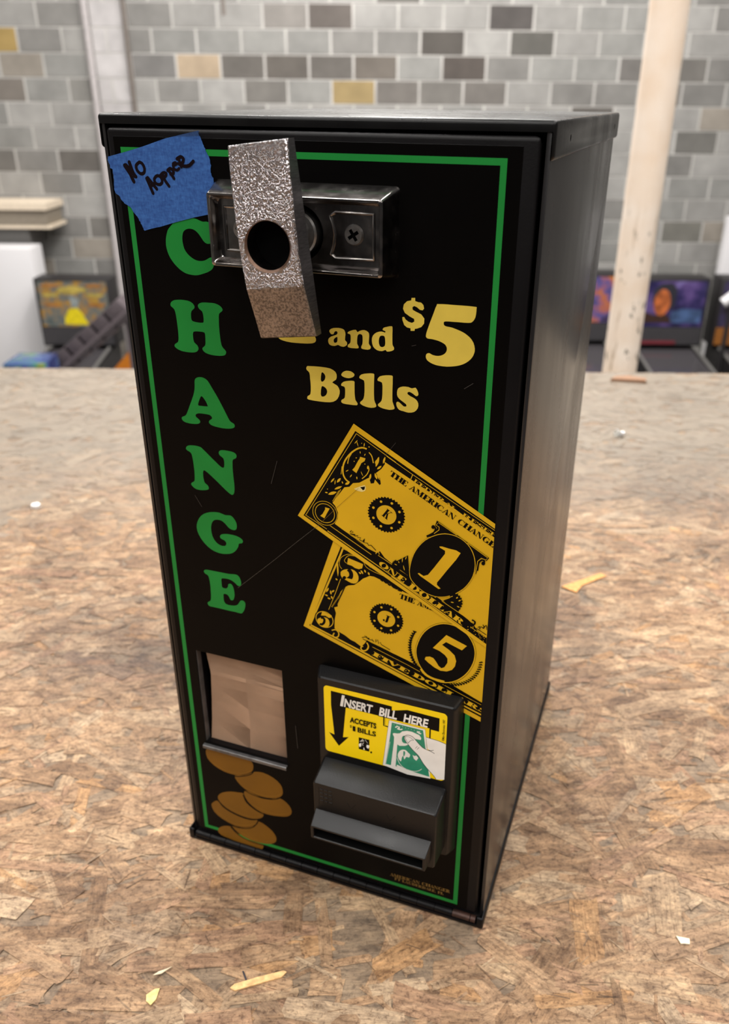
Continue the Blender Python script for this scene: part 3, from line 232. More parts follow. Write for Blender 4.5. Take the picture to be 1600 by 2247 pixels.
five_bill k 845,4741,874,4733,896,4814,868,4822;817,4733,819,4728,821,4723,825,4719,829,4715,834,4712,839,4711,845,4710,850,4711,856,4713,861,4715,865,4719,869,4723,872,4728,874,4734,846,4742,844,4738,843,4734,842,4730,842,4727,841,4724,840,4722,840,4721,840,4720,840,4721,840,4723,841,4725,842,4728,843,4731;836,4742,837,4748,834,4753,830,4757,824,4759,818,4758,813,4754,810,4749,810,4743,812,4738,817,4734,823,4732,829,4733,833,4737;853,4818,909,4803,911,4810,854,4825;1029,5090,1052,5085,1065,5152,1042,5157;1021,5091,1057,5084,1057,5089,1021,5096;1019,5157,1083,5144,1084,5148,1019,5161;1019,5161,1015,5140,1019,5139,1029,5159;1084,5148,1079,5127,1076,5128,1074,5150;1073,5081,1097,5077,1110,5143,1086,5148;1066,5082,1104,5075,1105,5080,1067,5087;1079,5145,1116,5138,1117,5142,1079,5149;1116,5073,1140,5068,1153,5135,1129,5139;1109,5074,1147,5067,1148,5071,1110,5078;1122,5137,1159,5129,1160,5134,1122,5141;1092,5111,1128,5104,1128,5108,1093,5115;1145,5067,1169,5063,1182,5129,1158,5134;1138,5068,1176,5061,1176,5066,1139,5073;1150,5131,1188,5124,1189,5128,1151,5135;1158,5065,1195,5057,1196,5062,1159,5069;1170,5127,1205,5120,1206,5125,1171,5131;1164,5097,1185,5093,1186,5097,1165,5101;1195,5057,1199,5080,1196,5081,1183,5060;1206,5125,1202,5104,1199,5105,1195,5127;1184,5083,1188,5106,1182,5095;1269,5112,1276,5111,1292,5039,1269,5043;1270,5112,1270,5104,1238,5049,1232,5050;1244,5067,1277,5061,1277,5065,1245,5071;1225,5052,1246,5047,1247,5052,1226,5056;1263,5044,1295,5038,1296,5042,1264,5048;1298,5037,1302,5036,1316,5103,1311,5104;1346,5028,1366,5024,1379,5091,1359,5095;1308,5105,1328,5101,1338,5038,1328,5032;1361,5094,1362,5087,1331,5031,1327,5032;1290,5039,1312,5035,1313,5039,1291,5043;1339,5029,1373,5023,1374,5027,1340,5034;1302,5101,1322,5098,1323,5102,1303,5106;1364,5089,1385,5085,1386,5089,1365,5094;1381,5021,1405,5017,1418,5083,1394,5088;1374,5022,1412,5015,1413,5020,1375,5027;1387,5085,1424,5078,1425,5082,1387,5089;1394,5019,1431,5011,1432,5016,1395,5023;1406,5081,1442,5074,1442,5078,1407,5085;1400,5051,1422,5047,1422,5051,1401,5055;1431,5011,1435,5034,1432,5035,1419,5014;1442,5078,1438,5058,1435,5059,1431,5081;1420,5037,1424,5060,1418,5049;1436,5010,1460,5006,1473,5073,1449,5077;1429,5012,1467,5004,1468,5009,1430,5016;1442,5074,1479,5067,1480,5071,1442,5078;1470,5039,1474,5039,1478,5039,1482,5039,1486,5040,1489,5041,1492,5043,1494,5046,1496,5048,1497,5051,1497,5054,1497,5057,1495,5060,1493,5062,1491,5065,1488,5067,1484,5069,1480,5071,1476,5072,1475,5068,1476,5068,1477,5067,1478,5066,1479,5065,1479,5063,1479,5061,1479,5059,1479,5057,1479,5054,1478,5052,1477,5050,1477,5048,1476,5047,1475,5045,1474,5044,1473,5043,1472,5043,1471,5043;1461,5070,1477,5067,1478,5072,1462,5075;1456,5041,1471,5038,1472,5042,1456,5045;1467,5039,1484,5036,1491,5000,1474,5003;1474,5003,1500,4998,1501,5002,1475,5007;540,4429,607,4458,580,4463,601,4443,648,4441,624,4423,677,4424,672,4446,694,4407,699,4416,705,4409,688,4400,664,4441,681,4416,620,4415,642,4434,598,4435,573,4469,614,4452,544,4421;729,4444,719,4402,749,4448,762,4391,782,4418,796,4387,909,4338,905,4330,791,4380,781,4409,756,4385,747,4439,719,4393,720,4445;554,4412,772,4349,897,4309,895,4301,770,4341,552,4404;668,4369,672,4369,676,4368,679,4365,680,4361,680,4358,679,4355,676,4355,673,4356,670,4358,668,4361,667,4365;684,4365,688,4364,692,4363,695,4361,696,4357,696,4353,695,4350,692,4350,689,4351,686,4353,684,4356,683,4360;700,4360,704,4360,708,4359,711,4356,712,4352,712,4349,711,4346,708,4346,705,4347,702,4349,700,4352,699,4356;716,4356,720,4356,724,4354,727,4352,728,4348,728,4344,727,4342,724,4341,721,4342,718,4344,716,4347,715,4352;732,4351,736,4351,740,4350,743,4347,744,4343,744,4340,743,4337,740,4337,737,4338,734,4340,732,4343,731,4347;748,4347,752,4347,756,4345,759,4343,760,4339,760,4336,759,4333,756,4333,753,4333,750,4335,748,4338,747,4343;764,4342,768,4342,772,4341,775,4338,776,4335,776,4331,775,4328,772,4328,769,4329,766,4331,764,4334,763,4338;780,4338,784,4338,788,4336,791,4334,792,4330,792,4327,791,4324,788,4324,785,4324,782,4326,780,4329,779,4334;796,4333,800,4333,804,4332,807,4329,808,4326,808,4322,807,4319,804,4319,801,4320,798,4322,796,4325,795,4329;812,4329,816,4329,820,4327,823,4325,824,4321,824,4318,823,4315,820,4315,817,4315,814,4317,812,4321,811,4325;828,4324,832,4324,836,4323,839,4320,840,4317,840,4313,839,4310,836,4310,833,4311,829,4313,828,4316,827,4320;844,4320,848,4320,852,4319,855,4316,856,4312,856,4309,855,4306,852,4306,849,4307,845,4309,844,4312,843,4316;860,4316,864,4315,868,4314,871,4312,872,4308,872,4304,871,4301,868,4301,865,4302,861,4304,859,4307,859,4311;876,4311,880,4311,884,4310,887,4307,888,4303,888,4300,887,4297,884,4297,881,4298,877,4300,875,4303,875,4307
five_bill b 688,4197,742,4177,768,4234,714,4253;671,4202,758,4172,760,4175,673,4206;696,4255,783,4224,785,4228,698,4259;742,4239,824,4210,826,4214,744,4243;730,4213,779,4196,781,4199,732,4217;826,4214,817,4195,809,4198,796,4224;776,4188,785,4207,770,4201;809,4154,864,4135,890,4191,836,4210;793,4159,880,4129,882,4132,795,4163;818,4212,905,4181,907,4185,819,4216;892,4190,944,4172,963,4113,944,4106,934,4110;941,4107,952,4107,1027,4143,1013,4147,950,4117;883,4189,956,4164,958,4167,885,4193;992,4151,1045,4132,1046,4136,994,4154;1026,4077,1081,4058,1107,4114,1053,4134;1010,4083,1097,4052,1099,4056,1012,4087;1035,4136,1122,4105,1124,4109,1036,4139;1056,4067,1142,4037,1143,4040,1058,4070;1081,4119,1163,4091,1165,4094,1083,4123;1069,4094,1118,4076,1120,4080,1070,4097;1142,4037,1151,4056,1142,4059,1115,4046;1165,4094,1157,4077,1149,4080,1138,4103;1114,4069,1123,4088,1109,4082;1208,4023,1260,4005,1286,4061,1234,4080;1192,4029,1276,3999,1278,4003,1194,4032;1217,4082,1301,4052,1302,4056,1218,4085;1262,4004,1276,4000,1290,3996,1303,3994,1316,3993,1327,3993,1337,3994,1345,3997,1351,4000,1354,4005,1355,4010,1354,4016,1350,4022,1344,4029,1336,4036,1326,4043,1314,4049,1302,4055,1288,4061,1286,4057,1292,4055,1298,4052,1302,4048,1306,4044,1309,4039,1311,4034,1312,4029,1311,4025,1310,4020,1307,4016,1304,4012,1299,4009,1294,4007,1288,4006,1282,4005,1276,4005,1269,4006,1263,4008;1261,4066,1290,4056,1291,4060,1263,4070;1236,4013,1265,4003,1267,4007,1238,4017;1505,3952,1506,3958,1504,3965,1500,3972,1493,3980,1484,3988,1472,3995,1459,4001,1445,4007,1431,4011,1416,4014,1403,4016,1390,4016,1379,4015,1370,4012,1363,4008,1359,4003,1358,3997,1359,3990,1363,3982,1370,3975,1380,3967,1391,3960,1404,3954,1418,3948,1432,3944,1447,3940,1461,3939,1474,3939,1485,3940,1494,3942,1500,3947|1462,3967,1459,3962,1455,3958,1450,3954,1444,3952,1438,3950,1432,3949,1426,3950,1420,3951,1414,3954,1409,3957,1405,3962,1402,3966,1400,3972,1399,3977,1400,3983,1402,3988,1405,3993,1409,3997,1413,4001,1419,4003,1425,4005,1431,4005,1438,4005,1444,4003,1449,4001,1454,3997,1459,3993,1462,3988,1463,3983,1464,3978,1464,3972;1507,3918,1559,3900,1586,3956,1534,3974;1491,3924,1575,3894,1577,3898,1493,3927;1516,3976,1600,3947,1602,3950,1518,3980;1536,3908,1615,3880,1617,3884,1537,3912;1615,3880,1625,3903,1618,3906,1583,3891;1624,3877,1677,3858,1703,3915,1651,3933;1609,3882,1693,3853,1694,3857,1610,3886;1633,3935,1717,3906,1719,3909,1635,3939;1653,3867,1732,3839,1734,3843,1655,3870;1732,3839,1743,3862,1735,3864,1700,3850;1822,3873,1838,3868,1876,3788,1824,3807;1825,3872,1825,3864,1754,3831,1742,3836;1768,3845,1841,3819,1842,3823,1770,3848;1726,3841,1773,3824,1775,3828,1728,3845;1811,3811,1884,3786,1886,3789,1813,3815;1887,3784,1940,3766,1966,3822,1914,3841;1872,3790,1955,3760,1957,3764,1873,3794;1896,3843,1980,3813,1982,3817,1898,3846;1961,3792,1970,3789,1980,3786,1989,3784,1997,3783,2005,3783,2011,3783,2016,3783,2019,3785,2021,3787,2022,3790,2020,3793,2017,3796,2013,3800,2007,3804,2000,3808,1992,3812,1983,3816,1974,3820,1973,3817,1975,3816,1977,3814,1978,3813,1979,3811,1980,3809,1981,3807,1981,3805,1981,3803,1980,3801,1979,3800,1978,3798,1976,3797,1974,3796,1972,3795,1969,3794,1967,3794,1965,3795,1962,3795;1941,3827,1975,3815,1977,3819,1942,3831;1929,3803,1964,3790,1966,3794,1931,3806;1954,3794,1992,3780,2011,3741,1973,3754;1973,3754,2030,3734,2032,3738,1975,3758;2070,3781,2063,3781,2057,3779,2054,3777,2052,3773,2053,3769,2056,3765,2061,3760,2068,3755,2070,3753;2040,3739,2046,3734,2053,3729,2062,3723,2070,3720,2070,3730;2068,3762,2070,3760,2070,3761;2033,3733,2043,3730,2051,3747,2043,3754;612,4374,620,4362,630,4344,637,4323,635,4301,628,4279,618,4260,602,4244,584,4231,565,4225,546,4229,530,4240,521,4256,521,4274,527,4293,535,4307,550,4310,559,4303,564,4299,552,4285,548,4289,544,4293,547,4294,543,4286,538,4271,538,4261,543,4253,554,4245,563,4243,575,4247,591,4258,603,4271,611,4286,617,4305,619,4321,614,4337,605,4353,597,4364;680,4325,1136,4173,1698,3962,2064,3832,2062,3827,1696,3956,1134,4168,678,4319
five_bill k 1137,4210,1698,3992,2070,3861,2070,3846,1694,3979,1132,4197;716,4357,910,4295,1205,4175,1200,4162,905,4282,712,4344;1233,4670,1205,4648,1184,4687,1235,4682;1217,4641,1191,4616,1167,4653,1218,4653;1204,4610,1180,4582,1153,4618,1204,4622;1194,4578,1171,4548,1142,4582,1193,4590;1186,4545,1165,4512,1134,4545,1184,4557;1181,4512,1162,4477,1129,4508,1178,4523;1178,4478,1161,4441,1127,4470,1174,4489;1178,4444,1163,4406,1127,4432,1173,4455;1181,4411,1169,4370,1131,4394,1175,4421;1186,4377,1176,4335,1138,4357,1179,4387;1194,4345,1187,4301,1147,4321,1186,4354;1204,4312,1200,4268,1160,4285,1196,4321;1217,4281,1216,4236,1175,4250,1208,4290;1232,4251,1234,4206,1193,4217,1223,4259;1250,4223,1255,4177,1213,4186,1240,4230;1269,4196,1278,4150,1236,4156,1259,4202;1291,4171,1303,4125,1261,4128,1280,4176;1315,4147,1329,4102,1289,4102,1304,4151;1341,4126,1358,4081,1318,4079,1329,4129;1368,4106,1388,4062,1349,4058,1356,4109;1396,4089,1419,4046,1381,4039,1384,4091;1426,4075,1452,4033,1415,4024,1414,4075;1457,4063,1485,4023,1450,4011,1445,4062;1489,4053,1520,4015,1486,4001,1477,4051;1521,4046,1554,4010,1523,3994,1509,4044;1554,4042,1589,4008,1560,3990,1542,4038;1587,4040,1624,4008,1597,3989,1576,4036;1620,4041,1659,4012,1634,3991,1609,4036;1653,4045,1694,4018,1671,3996,1642,4039;1685,4052,1728,4027,1707,4004,1675,4045;1717,4061,1761,4039,1743,4015,1708,4053;1748,4072,1793,4054,1777,4029,1739,4064;1778,4087,1823,4071,1810,4046,1770,4078;1807,4103,1852,4091,1842,4065,1800,4094;1834,4122,1880,4113,1873,4087,1828,4112;1860,4143,1906,4137,1901,4112,1854,4133;1884,4166,1930,4163,1928,4138,1879,4155;1906,4191,1951,4191,1952,4167,1902,4180;1926,4218,1971,4221,1974,4197,1923,4206;1944,4246,1988,4252,1993,4229,1942,4235;1960,4276,2002,4285,2010,4263,1959,4264;1973,4307,2014,4318,2024,4298,1973,4295;1984,4339,2023,4353,2036,4334,1985,4327;1992,4372,2030,4388,2044,4371,1994,4360;1998,4405,2033,4423,2050,4408,2001,4393;2001,4438,2034,4459,2052,4446,2005,4427;1225,4367,1223,4407,1226,4445,1233,4487,1247,4541,1266,4599,1289,4653,1316,4700,1348,4743,1383,4782,1422,4816,1465,4845,1508,4867,1550,4882,1592,4889,1634,4891,1677,4887,1720,4877,1762,4860,1801,4838,1838,4810,1870,4777,1898,4739,1922,4697,1940,4652,1952,4606,1958,4557,1959,4507,1953,4454,1942,4400,1926,4347,1905,4295,1879,4244,1848,4197,1814,4154,1775,4115,1735,4082,1694,4056,1650,4036,1607,4024,1562,4019,1518,4021,1474,4030,1430,4047,1388,4072,1349,4102,1316,4138,1286,4180,1262,4224,1245,4271,1233,4320
five_bill b 1228,4369,1226,4409,1228,4446,1236,4488,1250,4540,1268,4598,1291,4651,1318,4698,1349,4741,1383,4778,1422,4812,1465,4841,1508,4863,1549,4878,1591,4885,1633,4887,1676,4883,1719,4873,1760,4857,1799,4834,1836,4806,1869,4773,1896,4736,1920,4694,1938,4649,1950,4604,1956,4555,1956,4506,1951,4453,1940,4400,1924,4347,1903,4296,1877,4246,1847,4200,1813,4157,1775,4119,1735,4086,1694,4060,1651,4041,1607,4029,1563,4024,1519,4026,1475,4035,1432,4052,1389,4077,1351,4107,1318,4142,1289,4183,1265,4227,1247,4274,1235,4323|1241,4370,1239,4409,1241,4444,1249,4485,1262,4537,1280,4593,1303,4645,1329,4691,1359,4732,1392,4769,1430,4802,1472,4830,1513,4851,1553,4865,1593,4872,1633,4874,1674,4870,1715,4860,1755,4845,1792,4823,1827,4796,1859,4765,1885,4729,1908,4688,1925,4645,1937,4601,1943,4555,1943,4506,1938,4455,1927,4403,1911,4352,1891,4302,1866,4253,1837,4208,1803,4166,1766,4128,1728,4097,1688,4072,1647,4053,1605,4042,1563,4037,1520,4038,1479,4047,1437,4064,1397,4087,1360,4116,1328,4150,1300,4190,1277,4232,1260,4277,1248,4325;1597,4722,1847,4629,1790,4554,1598,4623,1550,4573,1640,4520,1707,4461,1730,4384,1719,4305,1684,4244,1621,4205,1545,4196,1467,4225,1388,4276,1346,4313,1358,4350,1407,4367,1451,4357,1486,4314,1520,4259,1554,4235,1591,4258,1626,4332,1624,4395,1589,4437,1523,4478,1441,4501;1316,4168,1329,4150,1348,4125,1370,4105,1397,4090,1429,4078,1465,4069,1512,4064,1564,4062,1601,4061,1600,4029,1562,4030,1509,4032,1459,4038,1419,4048,1383,4061,1351,4079,1324,4104,1304,4130,1290,4149
one_bill b 466,7178,-244,5950,217,5683,1139,5176,2052,4672,2070,4663,2070,6263
one_bill k 484,7097,-171,5966,2061,4703,2070,4698,2070,4805,1966,4862,1908,4942,1841,4995,1686,5095,1510,5190,1300,5291,1160,5431,1078,5456,967,5506,828,5604,772,5676,734,5645,633,5679,494,5759,383,5833,310,5873,220,5927,256,5998,263,6075,231,6156,198,6191,347,6408,407,6424,451,6476,527,6494,608,6551,640,6572,662,6504,699,6516,710,6561,763,6504,779,6518,768,6587,720,6639,783,6698,825,6763,819,6789,1107,6636,1627,6354,2070,6101,2070,6204
one_bill b -143,5980,494,7071,499,7067,-137,5977;498,7070,951,6804,947,6798,495,7065;845,6860,1133,6696,2070,6189,2070,6182,1130,6691,842,6854;-147,5980,122,5841,119,5835,-149,5974;130,5824,720,5499,1473,5082,1468,5072,715,5489,124,5814;917,5380,1670,4945,2070,4713,2070,4695,1663,4932,910,5367;825,6775,1118,6624,1608,6372,2070,6091,2070,6085,2069,6083,1605,6365,1115,6618,821,6768;1144,6685,1124,6629,1116,6632,1136,6687;165,5893,669,5614,665,5607,161,5887;752,5621,1110,5433,1107,5426,749,5615;717,5632,720,5639,725,5650,731,5658,741,5662,752,5662,761,5658,766,5649,766,5638,767,5630,759,5629,758,5637,758,5647,756,5653,751,5654,742,5654,736,5652,732,5646,728,5636,725,5629;305,6374,209,6194,204,6196,299,6377;281,6354,202,6208,197,6211,276,6357;613,6899,599,6902,581,6906,562,6906,543,6901,522,6893,500,6880,476,6862,451,6840,428,6815,406,6788,385,6759,368,6730,356,6702,347,6674,342,6646,340,6618,340,6591,344,6567,351,6546,360,6529,371,6514,385,6502,402,6492,414,6485,404,6470,392,6477,374,6488,358,6502,345,6519,334,6539,327,6563,323,6589,322,6619,324,6649,330,6678,339,6708,352,6738,370,6769,391,6799,414,6827,438,6853,465,6876,490,6895,514,6909,537,6918,559,6924,582,6924,603,6920,617,6917;644,6876,653,6867,666,6854,678,6835,686,6808,692,6777,697,6756,685,6753,681,6775,675,6805,667,6830,657,6846,645,6859,636,6867;440,6824,432,6810,420,6790,410,6769,403,6745,398,6719,395,6700,385,6702,388,6721,394,6747,401,6772,411,6795,423,6815,431,6830;637,6710,641,6699,645,6683,645,6664,638,6643,628,6620,614,6597,596,6576,576,6557,562,6543,555,6551,569,6564,589,6583,606,6603,619,6624,629,6646,635,6666,635,6682,631,6697,628,6707;325,6660,312,6560,306,6561,319,6661;538,6805,600,6796,589,6761,552,6733,515,6653,492,6604,444,6635,471,6669,516,6758,530,6778;538,6872,541,6867,543,6862,544,6856,543,6850,542,6845,540,6842,538,6845,536,6850,534,6855,534,6861,536,6867;600,6851,600,6846,599,6839,596,6834,592,6829,589,6825,585,6823,585,6827,586,6832,588,6838,591,6844,596,6848;490,6791,495,6791,498,6789,500,6788,499,6785,496,6782,494,6780,491,6780,487,6781,485,6782,485,6785,487,6788;366,6604,369,6609,375,6616,382,6621,389,6625,395,6627,400,6628,398,6624,394,6619,387,6613,380,6608,373,6605;440,6581,438,6573,435,6564,430,6555,423,6548,418,6542,414,6539,415,6544,417,6552,421,6561,427,6569,434,6576;496,6563,500,6559,503,6552,504,6546,503,6539,501,6533,499,6530,496,6533,493,6538,491,6544,490,6551,492,6558;544,6635,550,6628,556,6617,562,6606,566,6594,569,6585,570,6579,566,6584,561,6592,555,6603,550,6614,546,6626;464,6746,468,6747,472,6747,473,6746,474,6743,473,6740,471,6737,469,6737,466,6736,463,6737,462,6739,462,6742;589,6732,592,6733,595,6733,597,6732,598,6729,598,6726,597,6724,595,6723,592,6722,590,6723,588,6725,588,6728;756,6838,758,6817,757,6791,751,6766,740,6742,729,6725,720,6715,717,6729,717,6749,721,6774,729,6799,742,6822;827,6848,829,6834,828,6816,824,6799,817,6783,809,6771,803,6764,801,6774,801,6788,803,6805,809,6822,818,6837;785,6736,782,6724,775,6711,765,6700,753,6693,743,6689,734,6687,736,6695,741,6706,749,6717,760,6726,773,6733;662,6624,666,6611,667,6594,665,6579,660,6564,653,6553,647,6546,644,6555,642,6567,642,6583,646,6598,653,6613;709,6638,720,6630,730,6618,736,6604,738,6589,737,6577,735,6568,727,6573,718,6582,710,6595,706,6609,706,6625;735,6635,743,6626,752,6614,759,6600,763,6585,764,6573,764,6565,758,6570,750,6580,743,6593,737,6607,735,6623;633,6716,638,6708,641,6698,640,6689,636,6680,630,6674,625,6670,621,6675,618,6683,617,6693,619,6702,625,6710;727,6797,729,6789,729,6778,727,6769,722,6760,717,6754,712,6750,711,6756,710,6764,711,6774,715,6783,721,6791;304,6514,303,6500,298,6485,290,6472,278,6462,267,6456,258,6453,258,6462,261,6475,268,6489,278,6500,292,6509;229,6502,225,6490,219,6475,210,6463,199,6452,189,6445,182,6441,184,6449,188,6460,196,6474,206,6485,218,6496;318,6416,307,6402,292,6387,274,6376,254,6368,237,6364,226,6363,232,6372,244,6385,261,6398,280,6408,301,6414;252,6336,240,6320,222,6304,202,6293,179,6287,161,6286,147,6287,155,6298,168,6312,187,6325,208,6334,232,6337;109,6308,115,6312,122,6315,129,6315,136,6313,141,6309,144,6306,140,6303,135,6301,128,6299,121,6300,114,6304;240,6481,241,6471,241,6459,240,6447,237,6436,234,6427,231,6422,230,6428,229,6437,230,6449,232,6461,236,6472;319,6478,324,6475,329,6470,331,6465,332,6458,331,6453,330,6449,326,6451,322,6455,318,6460,317,6466,317,6472;409,6477,405,6466,397,6455,387,6448,375,6444,364,6444,356,6446,358,6454,364,6463,373,6472,384,6477,397,6479;138,6356,140,6358,143,6359,145,6358,146,6356,146,6353,145,6351,143,6349,141,6348,138,6348,137,6350,137,6352;510,6995,507,6987,501,6976,494,6967,486,6959,479,6953,473,6950,476,6956,480,6964,486,6973,494,6982,503,6990;499,6983,504,6974,509,6962,513,6949,515,6936,517,6926,517,6920,514,6926,510,6935,505,6947,502,6960,500,6973;590,6974,592,6966,593,6957,592,6948,589,6939,585,6933,582,6929,581,6934,580,6941,580,6950,582,6959,585,6968;633,6936,636,6939,640,6941,643,6942,647,6940,649,6938,651,6935,649,6933,646,6931,643,6930,639,6931,635,6933;554,6969,556,6970,559,6970,561,6969,561,6967,561,6964,561,6962,559,6961,556,6961,554,6961,553,6963,553,6966;224,6041,222,6062,217,6083,208,6103,195,6120,180,6136,162,6148,143,6157,122,6163,101,6165,79,6163,58,6157,39,6148,21,6136,6,6120,-6,6103,-15,6083,-21,6062,-23,6041,-21,6020,-15,5999,-6,5979,6,5962,21,5946,39,5934,58,5925,79,5919,101,5918,122,5919,143,5925,162,5934,180,5946,195,5962,208,5979,217,5999,222,6020|217,6041,215,6061,210,6081,201,6099,190,6116,175,6130,159,6142,140,6151,121,6156,101,6158,80,6156,61,6151,42,6142,26,6130,11,6116,0,6099,-9,6081,-14,6061,-16,6041,-14,6021,-9,6001,0,5983,11,5966,26,5952,42,5940,61,5932,80,5926,101,5925,121,5926,140,5932,159,5940,175,5952,190,5966,201,5983,210,6001,215,6021;256,6041,253,6068,246,6094,235,6119,219,6141,200,6160,178,6175,154,6187,127,6194,101,6196,74,6194,48,6187,23,6175,1,6160,-18,6141,-34,6119,-45,6094,-52,6068,-54,6041,-52,6014,-45,5988,-34,5964,-18,5941,1,5922,23,5907,48,5895,74,5888,101,5886,127,5888,154,5895,178,5907,200,5922,219,5941,235,5964,246,5988,253,6014|250,6041,247,6067,241,6092,230,6116,215,6137,196,6155,175,6170,152,6181,126,6188,101,6190,75,6188,50,6181,26,6170,5,6155,-14,6137,-28,6116,-39,6092,-46,6067,-48,6041,-46,6015,-39,5990,-28,5967,-14,5945,5,5927,26,5912,50,5901,75,5894,101,5892,126,5894,152,5901,175,5912,196,5927,215,5945,230,5967,241,5990,247,6015;104,6118,162,6112,126,6045,93,5975,42,5998,71,6028,107,6094
one_bill w 461,6409,528,6447,588,6476,606,6448,595,6408,558,6387,498,6392
one_bill k 536,6441,595,6460,588,6422,569,6408;1052,6153,1069,6172,1049,6188,1062,6211,1039,6223,1049,6247,1024,6256,1029,6281,1004,6285,1004,6311,978,6310,974,6336,949,6331,940,6356,916,6346,904,6369,881,6356,865,6376,846,6359,826,6376,810,6356,788,6369,775,6346,751,6356,743,6331,717,6336,713,6310,687,6311,688,6285,662,6281,667,6256,643,6247,652,6223,629,6211,643,6188,622,6172,640,6153,622,6133,643,6117,629,6095,652,6082,643,6058,667,6050,662,6024,688,6020,687,5994,713,5995,717,5969,743,5974,751,5950,775,5959,788,5936,810,5950,826,5929,846,5947,865,5929,881,5950,904,5936,916,5959,940,5950,949,5974,974,5969,978,5995,1004,5994,1004,6020,1029,6024,1024,6050,1049,6058,1039,6082,1062,6095,1049,6117,1069,6133
one_bill b 964,6153,961,6177,953,6201,941,6222,925,6240,905,6255,882,6265,858,6270,833,6270,809,6265,787,6255,767,6240,750,6222,738,6201,730,6177,728,6153,730,6128,738,6105,750,6083,767,6065,787,6050,809,6040,833,6035,858,6035,882,6040,905,6050,925,6065,941,6083,953,6105,961,6128;1014,6216,1010,6227,999,6232,988,6227,983,6216,988,6205,999,6200,1010,6205;925,6306,920,6317,909,6321,898,6317,893,6306,898,6295,909,6290,920,6295;798,6306,793,6317,782,6321,771,6317,767,6306,771,6295,782,6290,793,6295;708,6216,704,6227,692,6232,681,6227,677,6216,681,6205,692,6200,704,6205;708,6089,704,6100,692,6105,681,6100,677,6089,681,6078,692,6073,704,6078;798,5999,793,6011,782,6015,771,6011,767,5999,771,5988,782,5984,793,5988;925,5999,920,6011,909,6015,898,6011,893,5999,898,5988,909,5984,920,5988;1014,6089,1010,6100,999,6105,988,6100,983,6089,988,6078,999,6073,1010,6078
